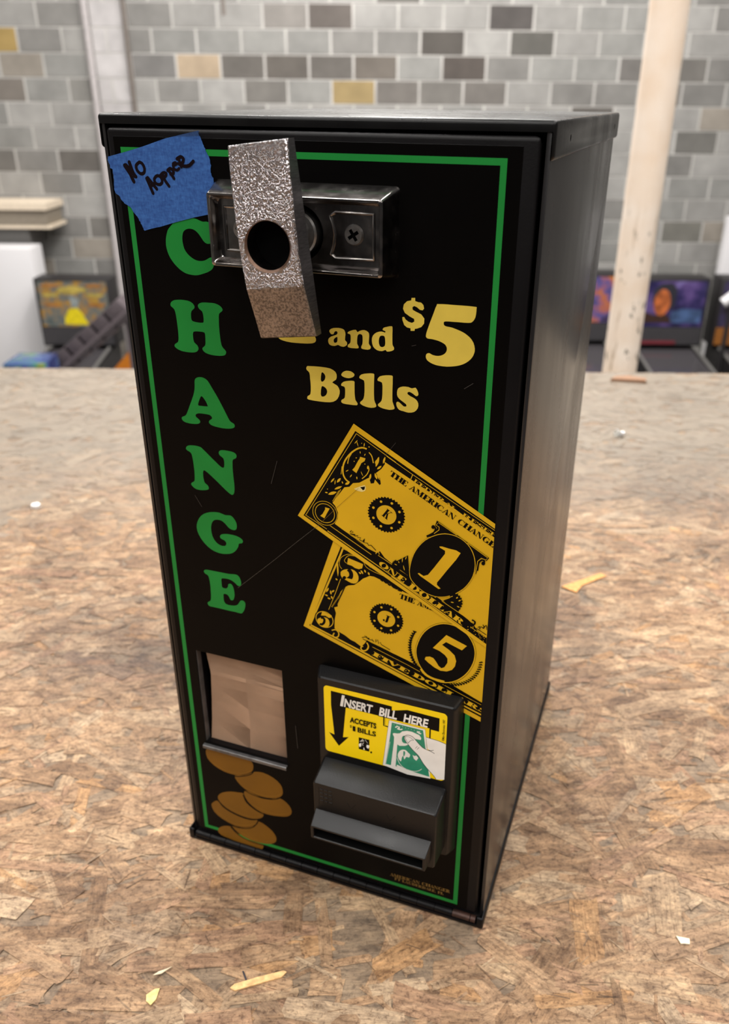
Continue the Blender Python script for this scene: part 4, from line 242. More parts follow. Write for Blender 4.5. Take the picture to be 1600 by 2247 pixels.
one_bill k 795,6134,816,6119,882,6214,860,6229;788,6138,823,6114,827,6120,792,6144;850,6227,884,6204,889,6210,854,6234;839,6165,903,6195,908,6191,853,6164;850,6169,870,6175,853,6094,833,6107;892,6199,914,6183,918,6189,896,6205;828,6111,857,6091,861,6097,832,6117;892,6631,917,6617,948,6674,924,6688;884,6636,921,6615,923,6618,886,6639;899,6697,965,6660,967,6663,901,6701;901,6701,890,6683,894,6680,911,6695;967,6663,957,6645,954,6647,957,6669;939,6605,963,6591,995,6648,970,6662;931,6609,970,6587,972,6591,933,6613;961,6662,1000,6640,1002,6644,963,6666;983,6580,1008,6566,1039,6623,1015,6637;976,6584,1015,6562,1017,6566,978,6588;1006,6637,1045,6615,1047,6619,1008,6641;967,6625,1004,6604,1006,6608,969,6628;1013,6563,1038,6550,1069,6606,1045,6620;1006,6567,1045,6545,1047,6549,1008,6571;1036,6620,1075,6598,1077,6602,1038,6624;1027,6556,1065,6534,1067,6538,1029,6559;1056,6609,1093,6588,1095,6592,1058,6612;1042,6583,1064,6571,1066,6574,1044,6586;1065,6534,1076,6554,1072,6556,1053,6541;1095,6592,1086,6575,1082,6577,1083,6598;1059,6563,1070,6582,1060,6575;1160,6555,1168,6551,1166,6478,1142,6491;1162,6555,1160,6547,1110,6509,1104,6513;1121,6524,1155,6505,1157,6508,1123,6527;1096,6517,1118,6504,1120,6508,1098,6520;1136,6495,1170,6476,1172,6479,1138,6498;1173,6474,1177,6472,1209,6528,1204,6531;1223,6446,1243,6435,1275,6491,1254,6503;1201,6532,1222,6521,1216,6459,1204,6457;1256,6502,1256,6495,1206,6455,1203,6457;1164,6479,1187,6466,1189,6469,1166,6483;1215,6450,1251,6430,1253,6434,1217,6454;1194,6532,1214,6520,1216,6524,1196,6536;1258,6496,1280,6484,1282,6487,1260,6500;1259,6426,1284,6412,1315,6469,1291,6482;1252,6430,1291,6408,1293,6412,1254,6433;1282,6483,1321,6461,1323,6465,1284,6486;1273,6418,1311,6397,1313,6401,1275,6422;1302,6471,1339,6451,1341,6454,1304,6475;1288,6445,1310,6433,1312,6436,1290,6449;1311,6397,1321,6416,1318,6418,1299,6403;1341,6454,1331,6437,1328,6439,1329,6461;1305,6425,1316,6444,1306,6437;1317,6394,1341,6380,1373,6437,1348,6450;1309,6398,1348,6376,1350,6380,1311,6401;1339,6451,1378,6429,1380,6433,1341,6454;1361,6407,1365,6405,1370,6403,1374,6402,1378,6401,1383,6401,1386,6402,1389,6403,1392,6405,1393,6407,1394,6409,1395,6412,1394,6416,1393,6419,1390,6422,1388,6426,1384,6429,1380,6432,1376,6435,1374,6432,1375,6431,1376,6430,1377,6428,1377,6427,1377,6425,1377,6423,1376,6421,1375,6419,1374,6417,1373,6416,1372,6414,1370,6413,1369,6411,1368,6410,1366,6410,1365,6410,1363,6410,1362,6410;1359,6439,1376,6430,1378,6434,1362,6443;1346,6415,1362,6405,1364,6409,1348,6418;1357,6408,1375,6398,1374,6362,1356,6371;1356,6371,1383,6357,1385,6360,1358,6375;1387,6354,1411,6341,1443,6397,1419,6411;1380,6358,1419,6336,1421,6340,1382,6362;1409,6411,1448,6390,1450,6393,1411,6415;1498,6359,1495,6364,1491,6369,1486,6374,1481,6377,1476,6380,1470,6382,1463,6384,1457,6384,1451,6384,1446,6382,1440,6380,1436,6377,1432,6373,1429,6368,1426,6363,1425,6358,1425,6352,1426,6346,1427,6341,1430,6335,1434,6330,1438,6326,1443,6322,1448,6318,1454,6316,1460,6314,1467,6314,1473,6314,1461,6324,1458,6322,1455,6322,1452,6322,1449,6322,1447,6324,1445,6326,1444,6329,1443,6332,1442,6336,1443,6340,1443,6344,1445,6348,1446,6353,1448,6357,1451,6361,1454,6365,1457,6368,1460,6371,1464,6373,1467,6375,1470,6376,1473,6376,1476,6376,1478,6374,1480,6373,1482,6370,1483,6367,1484,6364;1501,6365,1505,6362,1493,6341,1491,6348;1472,6314,1485,6322,1482,6324,1465,6314;1541,6343,1548,6339,1546,6265,1522,6279;1542,6342,1540,6334,1490,6297,1484,6300;1502,6311,1535,6292,1537,6295,1503,6314;1477,6304,1499,6292,1501,6295,1479,6308;1516,6282,1550,6263,1552,6267,1518,6286;1553,6261,1557,6259,1589,6316,1585,6318;1603,6233,1607,6231,1639,6288,1635,6290;1579,6321,1601,6309,1608,6232,1607,6231,1594,6238;1544,6266,1568,6253,1570,6257,1546,6270;1624,6291,1647,6278,1649,6282,1626,6295;1574,6319,1594,6308,1596,6312,1576,6323;1738,6225,1735,6230,1731,6235,1726,6239,1721,6243,1716,6246,1710,6248,1703,6250,1697,6250,1691,6249,1686,6248,1680,6245,1676,6242,1672,6238,1669,6234,1666,6229,1665,6224,1665,6218,1666,6212,1667,6207,1670,6201,1674,6196,1678,6191,1683,6187,1688,6184,1694,6182,1700,6180,1707,6179,1713,6180,1701,6189,1698,6188,1695,6187,1692,6187,1689,6188,1687,6190,1685,6192,1684,6194,1683,6198,1682,6201,1683,6205,1683,6210,1685,6214,1686,6219,1688,6223,1691,6227,1694,6231,1697,6234,1700,6237,1704,6239,1707,6241,1710,6242,1713,6242,1716,6241,1718,6240,1720,6238,1722,6236,1723,6233,1724,6229;1741,6231,1745,6228,1733,6207,1731,6214;1712,6180,1725,6188,1722,6189,1705,6180;1724,6166,1748,6152,1780,6209,1756,6222;1717,6170,1755,6148,1758,6152,1719,6174;1746,6223,1785,6201,1787,6205,1748,6227;1769,6141,1793,6127,1825,6184,1800,6197;1761,6145,1800,6123,1802,6127,1763,6148;1791,6198,1830,6176,1832,6180,1793,6202;1752,6186,1789,6165,1791,6168,1754,6189;1855,6167,1863,6163,1861,6089,1837,6103;1857,6166,1855,6158,1805,6121,1799,6124;1816,6135,1850,6116,1852,6119,1818,6138;1791,6128,1813,6116,1816,6119,1793,6132;1831,6106,1865,6087,1867,6091,1833,6109;1868,6085,1872,6083,1904,6140,1899,6142;1918,6057,1922,6055,1954,6112,1949,6114;1894,6145,1916,6133,1923,6056,1922,6055,1909,6062;1859,6090,1882,6077,1884,6081,1861,6094;1939,6115,1962,6102,1964,6106,1941,6119;1889,6143,1909,6132,1911,6135,1891,6147;2020,6067,2017,6073,2013,6077,2008,6082,2003,6086,1997,6088,1991,6091,1985,6092,1979,6092,1973,6092,1967,6090,1962,6088,1957,6085,1954,6081,1950,6076,1948,6071,1947,6066,1947,6060,1947,6055,1949,6049,1952,6043,1955,6038,1960,6034,1965,6030,1970,6027,1976,6024,1982,6022,1988,6022,1994,6022,1983,6032,1980,6030,1977,6030,1974,6030,1971,6031,1969,6032,1967,6034,1965,6037,1965,6040,1964,6044,1964,6048,1965,6052,1966,6056,1968,6061,1970,6065,1973,6069,1976,6073,1979,6076,1982,6079,1985,6082,1989,6083,1992,6084,1995,6084,1998,6084,2000,6083,2002,6081,2004,6078,2005,6075,2006,6072;2023,6073,2027,6071,2015,6049,2013,6056;1983,6023,2002,6013,2014,6035,1996,6045;1988,6048,2019,6030,2021,6033,1989,6051;2012,6005,2036,5991,2068,6048,2043,6062;2004,6009,2043,5987,2045,5991,2006,6013;2034,6062,2070,6042,2070,6047,2036,6066;2025,5997,2063,5976,2065,5980,2027,6001;2054,6050,2070,6042,2070,6047,2057,6054;2040,6025,2062,6012,2064,6016,2042,6028;2063,5976,2070,5989,2070,5997,2051,5983;2058,6004,2068,6024,2059,6017;2069,5973,2070,5972,2070,5975;2062,5977,2070,5972,2070,5977,2064,5981
one_bill b 1158,6610,1175,6601,1194,6634,1177,6643;1150,6615,1183,6596,1184,6597,1151,6616;1168,6646,1201,6627,1202,6629,1169,6648;1191,6633,1232,6609,1233,6611,1192,6634;1182,6617,1207,6603,1208,6605,1183,6619;1233,6611,1227,6600,1223,6603,1218,6619;1204,6598,1211,6610,1202,6607;1219,6575,1236,6565,1255,6598,1238,6608;1211,6580,1244,6561,1245,6562,1212,6581;1229,6611,1262,6592,1263,6594,1230,6613;1234,6566,1277,6542,1278,6543,1235,6568;1252,6598,1293,6574,1294,6575,1253,6599;1243,6582,1268,6568,1269,6570,1244,6584;1277,6542,1283,6553,1279,6555,1264,6549;1294,6575,1289,6566,1284,6568,1281,6583;1265,6563,1272,6574,1264,6572;1284,6538,1300,6528,1319,6561,1303,6571;1275,6543,1308,6524,1309,6525,1276,6544;1293,6574,1326,6555,1327,6556,1294,6575;1312,6522,1319,6518,1326,6515,1334,6512,1340,6510,1347,6509,1352,6509,1357,6510,1360,6512,1362,6514,1363,6518,1363,6521,1362,6526,1359,6530,1355,6535,1350,6540,1344,6545,1338,6550,1331,6555,1329,6553,1332,6551,1335,6548,1337,6545,1339,6542,1340,6539,1341,6536,1341,6533,1340,6530,1339,6528,1338,6525,1335,6523,1333,6522,1330,6521,1326,6520,1323,6520,1319,6521,1316,6522,1313,6524;1316,6561,1331,6552,1332,6554,1317,6562;1298,6529,1313,6521,1314,6522,1299,6531;1362,6493,1378,6483,1397,6516,1381,6526;1354,6497,1387,6478,1388,6480,1355,6499;1372,6529,1405,6510,1406,6511,1373,6530;1377,6484,1420,6459,1421,6461,1378,6486;1395,6515,1436,6492,1437,6493,1396,6517;1386,6500,1411,6486,1412,6488,1387,6502;1420,6459,1426,6471,1422,6473,1407,6467;1437,6493,1431,6483,1427,6486,1424,6501;1408,6481,1414,6492,1406,6489;1426,6456,1443,6446,1462,6479,1445,6488;1418,6460,1451,6441,1452,6443,1419,6462;1436,6492,1469,6473,1470,6474,1437,6493;1467,6454,1472,6452,1477,6449,1482,6447,1487,6446,1491,6445,1494,6444,1497,6444,1499,6445,1500,6446,1500,6448,1500,6450,1499,6452,1497,6455,1494,6458,1490,6461,1486,6464,1481,6467,1477,6470,1476,6469,1477,6468,1478,6467,1478,6466,1479,6465,1479,6463,1480,6462,1479,6461,1479,6460,1479,6459,1478,6457,1477,6457,1476,6456,1475,6455,1474,6455,1472,6455,1471,6455,1470,6456,1468,6456;1459,6478,1477,6468,1478,6469,1460,6480;1451,6463,1469,6453,1470,6455,1452,6465;1464,6456,1484,6444,1491,6418,1471,6430;1471,6430,1501,6413,1502,6414,1472,6432;1553,6427,1561,6422,1576,6369,1548,6385;1554,6426,1554,6421,1512,6406,1506,6410;1521,6413,1559,6392,1560,6393,1522,6415;1497,6415,1522,6400,1523,6402,1498,6416;1542,6389,1580,6367,1581,6369,1543,6391;1582,6366,1598,6357,1617,6390,1600,6399;1573,6371,1606,6352,1607,6354,1574,6373;1591,6402,1624,6383,1625,6385,1592,6404;1596,6358,1638,6334,1639,6335,1597,6359;1638,6334,1645,6347,1641,6349,1621,6343;1715,6300,1735,6289,1752,6323,1733,6333;1706,6305,1744,6284,1745,6286,1707,6306;1723,6336,1761,6316,1762,6318,1724,6338;1761,6297,1767,6294,1773,6292,1778,6290,1783,6288,1788,6287,1792,6286,1795,6286,1797,6287,1798,6288,1798,6290,1798,6292,1796,6294,1793,6297,1790,6300,1786,6304,1781,6307,1775,6310,1770,6314,1769,6312,1770,6311,1771,6310,1772,6309,1773,6308,1773,6306,1774,6305,1774,6304,1774,6302,1773,6301,1772,6300,1771,6299,1770,6299,1769,6298,1768,6298,1766,6298,1765,6298,1763,6298,1762,6299;1750,6322,1771,6311,1772,6313,1751,6324;1742,6307,1763,6296,1764,6298,1743,6309;1757,6299,1780,6287,1790,6259,1767,6272;1767,6272,1802,6253,1803,6255,1768,6273;1808,6250,1827,6240,1845,6274,1826,6284;1798,6255,1837,6235,1838,6237,1799,6257;1815,6287,1854,6267,1855,6268,1816,6289;1825,6241,1875,6214,1876,6216,1826,6243;1842,6273,1890,6247,1891,6249,1843,6275;1834,6257,1863,6242,1864,6244,1835,6259;1875,6214,1881,6226,1877,6228,1860,6223;1891,6249,1886,6239,1881,6241,1876,6257;1860,6237,1866,6248,1857,6246;1952,6211,1949,6215,1945,6219,1940,6223,1934,6227,1928,6230,1922,6233,1915,6236,1909,6238,1904,6239,1899,6240,1895,6239,1893,6238,1892,6236,1892,6233,1894,6230,1897,6227,1901,6223,1906,6219,1912,6215,1918,6211,1919,6213,1917,6215,1915,6216,1913,6218,1912,6220,1911,6222,1911,6224,1911,6226,1912,6228,1913,6229,1915,6230,1917,6230,1920,6230,1922,6230,1925,6229,1927,6228,1929,6227,1931,6225,1933,6223,1934,6221,1935,6219;1884,6215,1887,6211,1891,6207,1897,6203,1903,6199,1910,6195,1917,6192,1923,6189,1930,6187,1936,6185,1941,6185,1944,6185,1947,6187,1948,6189,1948,6191,1946,6195,1943,6199,1938,6203,1933,6207,1927,6211,1920,6215,1919,6213,1921,6211,1922,6210,1924,6208,1925,6206,1925,6204,1925,6202,1925,6201,1924,6199,1923,6198,1921,6197,1919,6196,1917,6196,1915,6196,1913,6196,1911,6197,1909,6198,1907,6200,1906,6202,1905,6204,1904,6206;1902,6227,1920,6210,1936,6198,1940,6201,1921,6216;1949,6218,1955,6215,1949,6204,1944,6209;1879,6212,1885,6209,1890,6219,1886,6224;1950,6174,1970,6164,1988,6198,1968,6208;1941,6179,1979,6159,1980,6161,1942,6181;1958,6211,1996,6191,1997,6193,1959,6213;1968,6165,2018,6138,2019,6140,1969,6167;1985,6197,2033,6171,2034,6173,1986,6199;1976,6181,2005,6166,2006,6168,1977,6183;2018,6138,2024,6150,2019,6152,2002,6147;2034,6173,2028,6163,2024,6166,2018,6181;2003,6161,2009,6173,2000,6170;2026,6134,2045,6124,2063,6158,2043,6168;2016,6139,2054,6119,2055,6121,2017,6141;2033,6171,2070,6152,2070,6154,2034,6173;2060,6157,2070,6152,2070,6154,2061,6159;2052,6142,2070,6132,2070,6135,2053,6144;2067,6134,2070,6132,2070,6127;876,5468,879,5474,880,5482,879,5490,875,5498,870,5506,863,5514,854,5522,844,5528,834,5534,822,5538,811,5540,801,5541,791,5540,782,5538,775,5534,770,5529,767,5523,766,5515,767,5507,770,5499,776,5491,783,5483,792,5475,802,5469,812,5463,824,5459,835,5457,845,5456,855,5457,864,5459,871,5463|845,5486,841,5481,836,5477,831,5474,825,5471,819,5470,814,5469,809,5470,804,5472,800,5475,797,5479,795,5484,794,5489,794,5494,796,5500,798,5506,801,5511,805,5516,810,5520,815,5524,821,5526,827,5527,832,5528,837,5527,842,5525,846,5522,849,5518,851,5513,852,5508,852,5503,850,5497,848,5491;869,5432,876,5428,917,5485,910,5489;947,5386,954,5382,995,5440,988,5444;901,5494,936,5474,955,5384,954,5382,934,5394;855,5440,892,5418,895,5422,858,5443;972,5448,1009,5427,1011,5430,975,5452;894,5493,926,5474,929,5478,896,5497;982,5367,1020,5345,1061,5402,1023,5424;970,5373,1031,5338,1034,5342,973,5377;1009,5427,1070,5391,1072,5395,1011,5430;1003,5355,1062,5320,1065,5324,1005,5358;1041,5408,1099,5375,1101,5379,1044,5412;1022,5382,1057,5362,1059,5366,1025,5386;1062,5320,1076,5340,1071,5343,1044,5331;1101,5379,1089,5361,1083,5365,1083,5389;1051,5354,1065,5374,1051,5368;1129,5279,1170,5255,1211,5312,1170,5336;1117,5286,1183,5248,1185,5252,1119,5290;1155,5339,1221,5301,1224,5305,1158,5343;1172,5254,1183,5249,1194,5244,1205,5240,1216,5238,1227,5237,1236,5238,1244,5239,1250,5243,1254,5247,1257,5252,1258,5259,1256,5266,1253,5274,1248,5282,1241,5290,1233,5298,1223,5305,1213,5312,1210,5308,1215,5305,1218,5301,1221,5297,1223,5292,1225,5287,1225,5282,1224,5277,1222,5272,1219,5267,1216,5263,1212,5259,1207,5257,1201,5255,1196,5254,1190,5253,1184,5254,1179,5255,1174,5258;1190,5319,1212,5306,1215,5310,1193,5323;1152,5266,1174,5253,1177,5257,1154,5270;1373,5179,1376,5185,1377,5193,1375,5201,1371,5209,1365,5218,1357,5227,1348,5234,1337,5241,1325,5247,1313,5252,1301,5255,1290,5256,1280,5256,1271,5254,1263,5250,1258,5245,1255,5238,1254,5231,1256,5223,1260,5214,1266,5205,1274,5197,1283,5189,1294,5182,1306,5176,1318,5172,1330,5169,1341,5167,1351,5168,1360,5170,1368,5173|1339,5198,1335,5193,1330,5189,1325,5186,1319,5183,1313,5182,1307,5182,1302,5183,1297,5185,1292,5189,1289,5193,1287,5197,1285,5203,1285,5208,1286,5214,1289,5220,1292,5225,1296,5230,1301,5234,1306,5238,1312,5240,1318,5241,1324,5241,1329,5240,1334,5238,1339,5235,1342,5231,1344,5226,1346,5221,1346,5215,1345,5209,1342,5203;1365,5143,1406,5119,1447,5176,1406,5200;1352,5150,1419,5112,1421,5116,1355,5154;1391,5203,1457,5165,1460,5169,1393,5207;1387,5130,1450,5094,1452,5098,1390,5134;1450,5094,1466,5117,1460,5120,1425,5108;1457,5090,1498,5066,1539,5123,1498,5147;1445,5097,1511,5059,1514,5062,1447,5101;1483,5150,1549,5112,1552,5116,1486,5154;1480,5077,1542,5041,1545,5044,1482,5080;1542,5041,1558,5064,1552,5067,1517,5055;1633,5069,1645,5062,1656,4975,1614,4999;1636,5068,1633,5059,1560,5031,1550,5036;1576,5044,1633,5011,1636,5014,1578,5047;1537,5044,1575,5022,1577,5026,1540,5047;1604,5005,1662,4972,1665,4975,1607,5008;1664,4970,1706,4946,1747,5004,1705,5027;1652,4977,1718,4939,1721,4943,1655,4981;1690,5031,1756,4993,1759,4996,1693,5035;1733,4972,1740,4968,1748,4964,1755,4962,1762,4960,1769,4958,1774,4958,1779,4958,1783,4959,1785,4961,1786,4964,1786,4968,1784,4972,1782,4976,1778,4981,1773,4986,1767,4991,1760,4996,1753,5000,1751,4997,1752,4996,1753,4994,1754,4992,1755,4991,1755,4989,1755,4986,1755,4984,1754,4982,1753,4980,1751,4978,1749,4977,1747,4976,1745,4975,1743,4974,1741,4974,1739,4974,1737,4974,1735,4975;1725,5011,1753,4995,1755,4999,1728,5014;1707,4986,1735,4970,1737,4973,1710,4989;1727,4974,1757,4957,1762,4914,1732,4931;1732,4931,1777,4905,1779,4909,1734,4935;1165,5376,1184,5378,1213,5379,1246,5374,1281,5362,1319,5343,1357,5319,1396,5284,1433,5244,1459,5216,1446,5204,1420,5232,1383,5271,1346,5304,1310,5327,1274,5345,1241,5357,1212,5361,1186,5360,1167,5358
one_bill k 404,5858,424,5885,455,5866,412,5839,477,5842,468,5822,510,5835,503,5810,546,5813,529,5783,584,5765,562,5775,592,5812,583,5757,627,5759,636,5734,669,5740,729,5684,722,5677,665,5731,631,5725,623,5750,575,5752,584,5807,572,5774,583,5755,521,5777,538,5806,497,5802,507,5825,466,5813,474,5832,404,5833,446,5869,427,5876,412,5853;384,5832,468,5790,552,5743,636,5679,685,5653,682,5646,631,5672,548,5737,464,5783,381,5825;382,5817,386,5817,390,5817,392,5815,393,5812,392,5809,391,5806,388,5805,384,5805,381,5807,380,5809,381,5813;395,5809,399,5810,403,5809,405,5808,405,5804,404,5801,403,5799,400,5798,397,5798,394,5799,393,5802,393,5806;407,5802,412,5803,415,5802,417,5800,418,5797,417,5794,416,5791,413,5791,409,5791,406,5792,405,5794,406,5798;420,5795,424,5795,428,5795,430,5793,430,5790,430,5786,428,5784,425,5783,422,5783,419,5784,418,5787,418,5791;433,5787,437,5788,441,5787,443,5785,443,5782,442,5779,441,5776,438,5776,435,5776,432,5777,430,5779,431,5783;445,5780,449,5780,453,5780,455,5778,456,5775,455,5772,453,5769,450,5768,447,5768,444,5770,443,5772,443,5776;458,5772,462,5773,466,5772,468,5771,468,5767,467,5764,466,5761,463,5761,460,5761,457,5762,456,5765,456,5768;470,5765,474,5766,478,5765,480,5763,481,5760,480,5757,479,5754,476,5753,472,5754,469,5755,468,5757,469,5761;483,5758,487,5758,491,5758,493,5756,493,5753,492,5749,491,5747,488,5746,485,5746,482,5747,481,5750,481,5754;495,5750,500,5751,503,5750,505,5748,506,5745,505,5742,504,5739,501,5739,497,5739,494,5740,493,5742,494,5746;508,5743,512,5743,516,5743,518,5741,518,5738,518,5735,516,5732,513,5731,510,5731,507,5732,506,5735,506,5739;520,5735,525,5736,528,5735,531,5733,531,5730,530,5727,529,5724,526,5724,522,5724,520,5725,518,5728,519,5731;533,5728,537,5728,541,5728,543,5726,543,5723,543,5720,541,5717,538,5716,535,5716,532,5718,531,5720,531,5724;546,5720,550,5721,554,5721,556,5719,556,5715,555,5712,554,5710,551,5709,548,5709,545,5710,543,5713,544,5717;558,5713,562,5714,566,5713,568,5711,569,5708,568,5705,566,5702,563,5702,560,5702,557,5703,556,5705,556,5709;571,5706,575,5706,579,5706,581,5704,581,5701,580,5697,579,5695,576,5694,573,5694,570,5695,569,5698,569,5702;583,5698,587,5699,591,5698,593,5696,594,5693,593,5690,592,5687,589,5687,585,5687,582,5688,581,5691,582,5694;596,5691,600,5691,604,5691,606,5689,606,5686,605,5683,604,5680,601,5679,598,5679,595,5681,594,5683,594,5687;608,5683,613,5684,616,5683,618,5682,619,5678,618,5675,617,5673,614,5672,610,5672,607,5673,606,5676,607,5680;621,5676,625,5677,629,5676,631,5674,631,5671,631,5668,629,5665,626,5665,623,5665,620,5666,619,5668,619,5672;633,5669,638,5669,641,5669,644,5667,644,5664,643,5660,642,5658,639,5657,635,5657,633,5658,631,5661,632,5665;646,5661,650,5662,654,5661,656,5659,656,5656,656,5653,654,5650,651,5650,648,5650,645,5651,644,5654,644,5657;659,5654,663,5654,666,5654,669,5652,669,5649,668,5646,667,5643,664,5642,661,5642,658,5644,656,5646,657,5650;671,5646,675,5647,679,5646,681,5645,682,5641,681,5638,679,5635,676,5635,673,5635,670,5636,669,5639,669,5643;1127,5456,1125,5479,1124,5503,1127,5534,1133,5577,1142,5626,1155,5675,1171,5721,1190,5767,1213,5810,1240,5853,1270,5894,1304,5931,1341,5963,1381,5991,1421,6014,1457,6031,1493,6044,1529,6052,1565,6056,1602,6055,1638,6050,1673,6041,1708,6027,1739,6010,1768,5989,1795,5965,1818,5938,1838,5907,1855,5873,1869,5837,1880,5799,1887,5759,1890,5719,1890,5680,1885,5641,1878,5604,1869,5569,1858,5535,1842,5500,1823,5463,1800,5425,1771,5388,1736,5351,1696,5315,1656,5285,1619,5262,1582,5244,1545,5231,1508,5221,1471,5215,1432,5215,1390,5221,1348,5232,1307,5248,1268,5270,1230,5297,1198,5323,1175,5346,1157,5369,1143,5391,1135,5412,1130,5433;1431,6192,2034,5844,2004,5799,1957,5822,1918,5791,1915,5696,1899,5608,1835,5774,1487,6040,1320,5962,1353,6006,1403,6043,1438,6104,1412,6122
one_bill b 1129,5459,1127,5481,1127,5505,1129,5536,1135,5578,1144,5627,1157,5676,1172,5722,1191,5767,1214,5810,1241,5852,1271,5893,1305,5930,1342,5962,1382,5989,1421,6012,1457,6030,1493,6042,1528,6051,1565,6054,1601,6053,1637,6048,1672,6039,1707,6025,1739,6008,1768,5987,1794,5963,1817,5936,1838,5905,1855,5871,1868,5835,1879,5797,1886,5758,1889,5719,1889,5680,1884,5641,1878,5603,1869,5569,1857,5535,1841,5501,1822,5464,1799,5426,1771,5390,1736,5353,1696,5317,1657,5287,1620,5264,1583,5246,1547,5233,1510,5223,1472,5218,1433,5218,1392,5223,1350,5234,1309,5250,1270,5272,1232,5299,1201,5325,1177,5348,1160,5371,1146,5393,1137,5414,1132,5436|1138,5459,1135,5482,1135,5505,1138,5535,1144,5577,1153,5626,1165,5673,1180,5719,1199,5763,1221,5806,1248,5848,1278,5888,1311,5924,1347,5955,1386,5982,1424,6005,1460,6022,1495,6034,1530,6042,1565,6046,1601,6045,1636,6040,1670,6031,1703,6018,1734,6001,1762,5981,1788,5957,1811,5931,1830,5901,1847,5868,1861,5833,1871,5796,1878,5757,1881,5718,1880,5680,1876,5642,1869,5605,1861,5571,1849,5538,1834,5504,1815,5468,1792,5431,1765,5395,1730,5359,1691,5324,1652,5294,1616,5271,1580,5254,1544,5241,1508,5232,1472,5226,1434,5226,1394,5232,1352,5242,1313,5258,1274,5279,1238,5306,1207,5331,1184,5354,1166,5375,1153,5397,1145,5417,1140,5437;1661,6050,1447,6167,1428,6134,1462,6119,1463,6079,1406,6022,1401,6027,1457,6083,1456,6115,1421,6133,1450,6173,1664,6056;1784,5984,2020,5846,2000,5808,1950,5821,1913,5779,1903,5674,1883,5575,1877,5576,1896,5675,1907,5781,1947,5828,1998,5815,2015,5840,1781,5978
one_bill k 1414,6109,1412,6098,1406,6089,1398,6083,1388,6081,1379,6084,1373,6091,1370,6101,1372,6111,1378,6121,1386,6127,1396,6129,1405,6126,1411,6119;1391,6114,1397,6115,1407,6115,1419,6111,1425,6101,1428,6089,1427,6076,1423,6061,1415,6044,1401,6025,1376,6005,1346,5984,1325,5969,1315,5984,1336,5998,1365,6019,1388,6038,1400,6053,1406,6067,1409,6079,1410,6088,1409,6095,1408,6097,1406,6097,1399,6097,1393,6096;1994,5769,1993,5758,1987,5748,1979,5742,1970,5740,1961,5743,1954,5750,1952,5760,1953,5771,1959,5780,1967,5787,1976,5789,1985,5786,1991,5779;1965,5768,1969,5777,1974,5788,1975,5792,1973,5793,1967,5796,1961,5795,1952,5789,1941,5778,1932,5761,1927,5728,1924,5687,1922,5658,1904,5659,1906,5689,1909,5731,1915,5766,1926,5789,1941,5803,1955,5812,1970,5814,1983,5808,1992,5797,1991,5782,1985,5769,1981,5761
one_bill b 1472,5878,1502,5883,1579,5872,1663,5866,1715,5841,1669,5750,1573,5597,1501,5476,1460,5409,1461,5380,1506,5340,1480,5330,1261,5455,1230,5482,1247,5491,1301,5463,1352,5489,1418,5594,1539,5799,1538,5836,1477,5864
one_bill k 983,5539,974,5548,965,5560,960,5574,959,5589,960,5600,963,5609,969,5603,977,5594,983,5581,986,5567,986,5551;983,5539,972,5545,961,5554,953,5566,948,5579,947,5590,947,5598,955,5595,964,5588,973,5578,980,5566,983,5551;983,5539,971,5541,958,5547,948,5555,940,5566,935,5576,934,5584,942,5583,952,5580,964,5573,973,5563,980,5551;983,5539,971,5538,957,5539,945,5544,934,5552,927,5561,923,5568,931,5569,942,5569,955,5566,967,5559,977,5549;983,5539,972,5534,958,5532,945,5533,932,5538,922,5544,916,5549,924,5553,934,5556,948,5556,961,5553,974,5547;983,5539,973,5531,960,5525,946,5522,932,5523,921,5526,913,5530,920,5536,929,5541,943,5546,957,5547,972,5544;983,5539,975,5529,963,5519,950,5513,935,5510,923,5510,914,5512,919,5519,928,5527,941,5535,955,5540,970,5541;983,5539,977,5527,967,5515,955,5505,941,5498,929,5495,920,5495,923,5503,930,5513,941,5524,955,5532,970,5538;983,5539,980,5526,972,5511,962,5499,949,5489,937,5483,929,5480,931,5489,935,5501,944,5515,956,5526,970,5535;983,5539,982,5525,978,5509,970,5495,959,5482,949,5474,941,5469,941,5479,944,5492,950,5507,959,5520,971,5532;983,5539,985,5526,984,5509,979,5493,971,5479,963,5469,956,5463,954,5472,954,5485,957,5501,963,5516,973,5530;983,5539,988,5526,990,5510,989,5494,984,5479,978,5468,972,5461,969,5469,966,5482,965,5498,968,5513,975,5528;983,5539,990,5528,996,5513,998,5498,997,5483,993,5471,989,5463,984,5470,979,5482,975,5496,974,5512,978,5527;983,5539,993,5531,1001,5518,1007,5505,1009,5490,1008,5479,1006,5470,999,5476,992,5485,984,5498,981,5512,980,5527;983,5539,994,5534,1006,5525,1014,5514,1019,5501,1021,5490,1021,5482,1013,5485,1004,5491,994,5501,987,5513,983,5527;925,5554,1111,5694,1133,5435,1100,5437
one_bill b 1047,5651,1049,5641,1050,5628,1050,5616,1048,5603,1046,5594,1044,5587,1042,5594,1041,5603,1040,5616,1041,5629,1044,5641;1095,5678,1095,5670,1094,5660,1091,5650,1087,5641,1083,5635,1080,5630,1080,5636,1080,5643,1082,5653,1085,5663,1090,5672;1057,5554,1062,5545,1067,5531,1071,5518,1074,5504,1075,5493,1074,5486,1071,5492,1066,5502,1062,5515,1059,5529,1057,5543;950,5550,956,5551,963,5551,970,5549,976,5546,980,5542,983,5539,979,5538,974,5538,967,5539,960,5542,954,5546;999,5596,1002,5593,1006,5589,1008,5584,1009,5579,1008,5574,1007,5571,1005,5573,1002,5576,999,5581,997,5586,997,5592
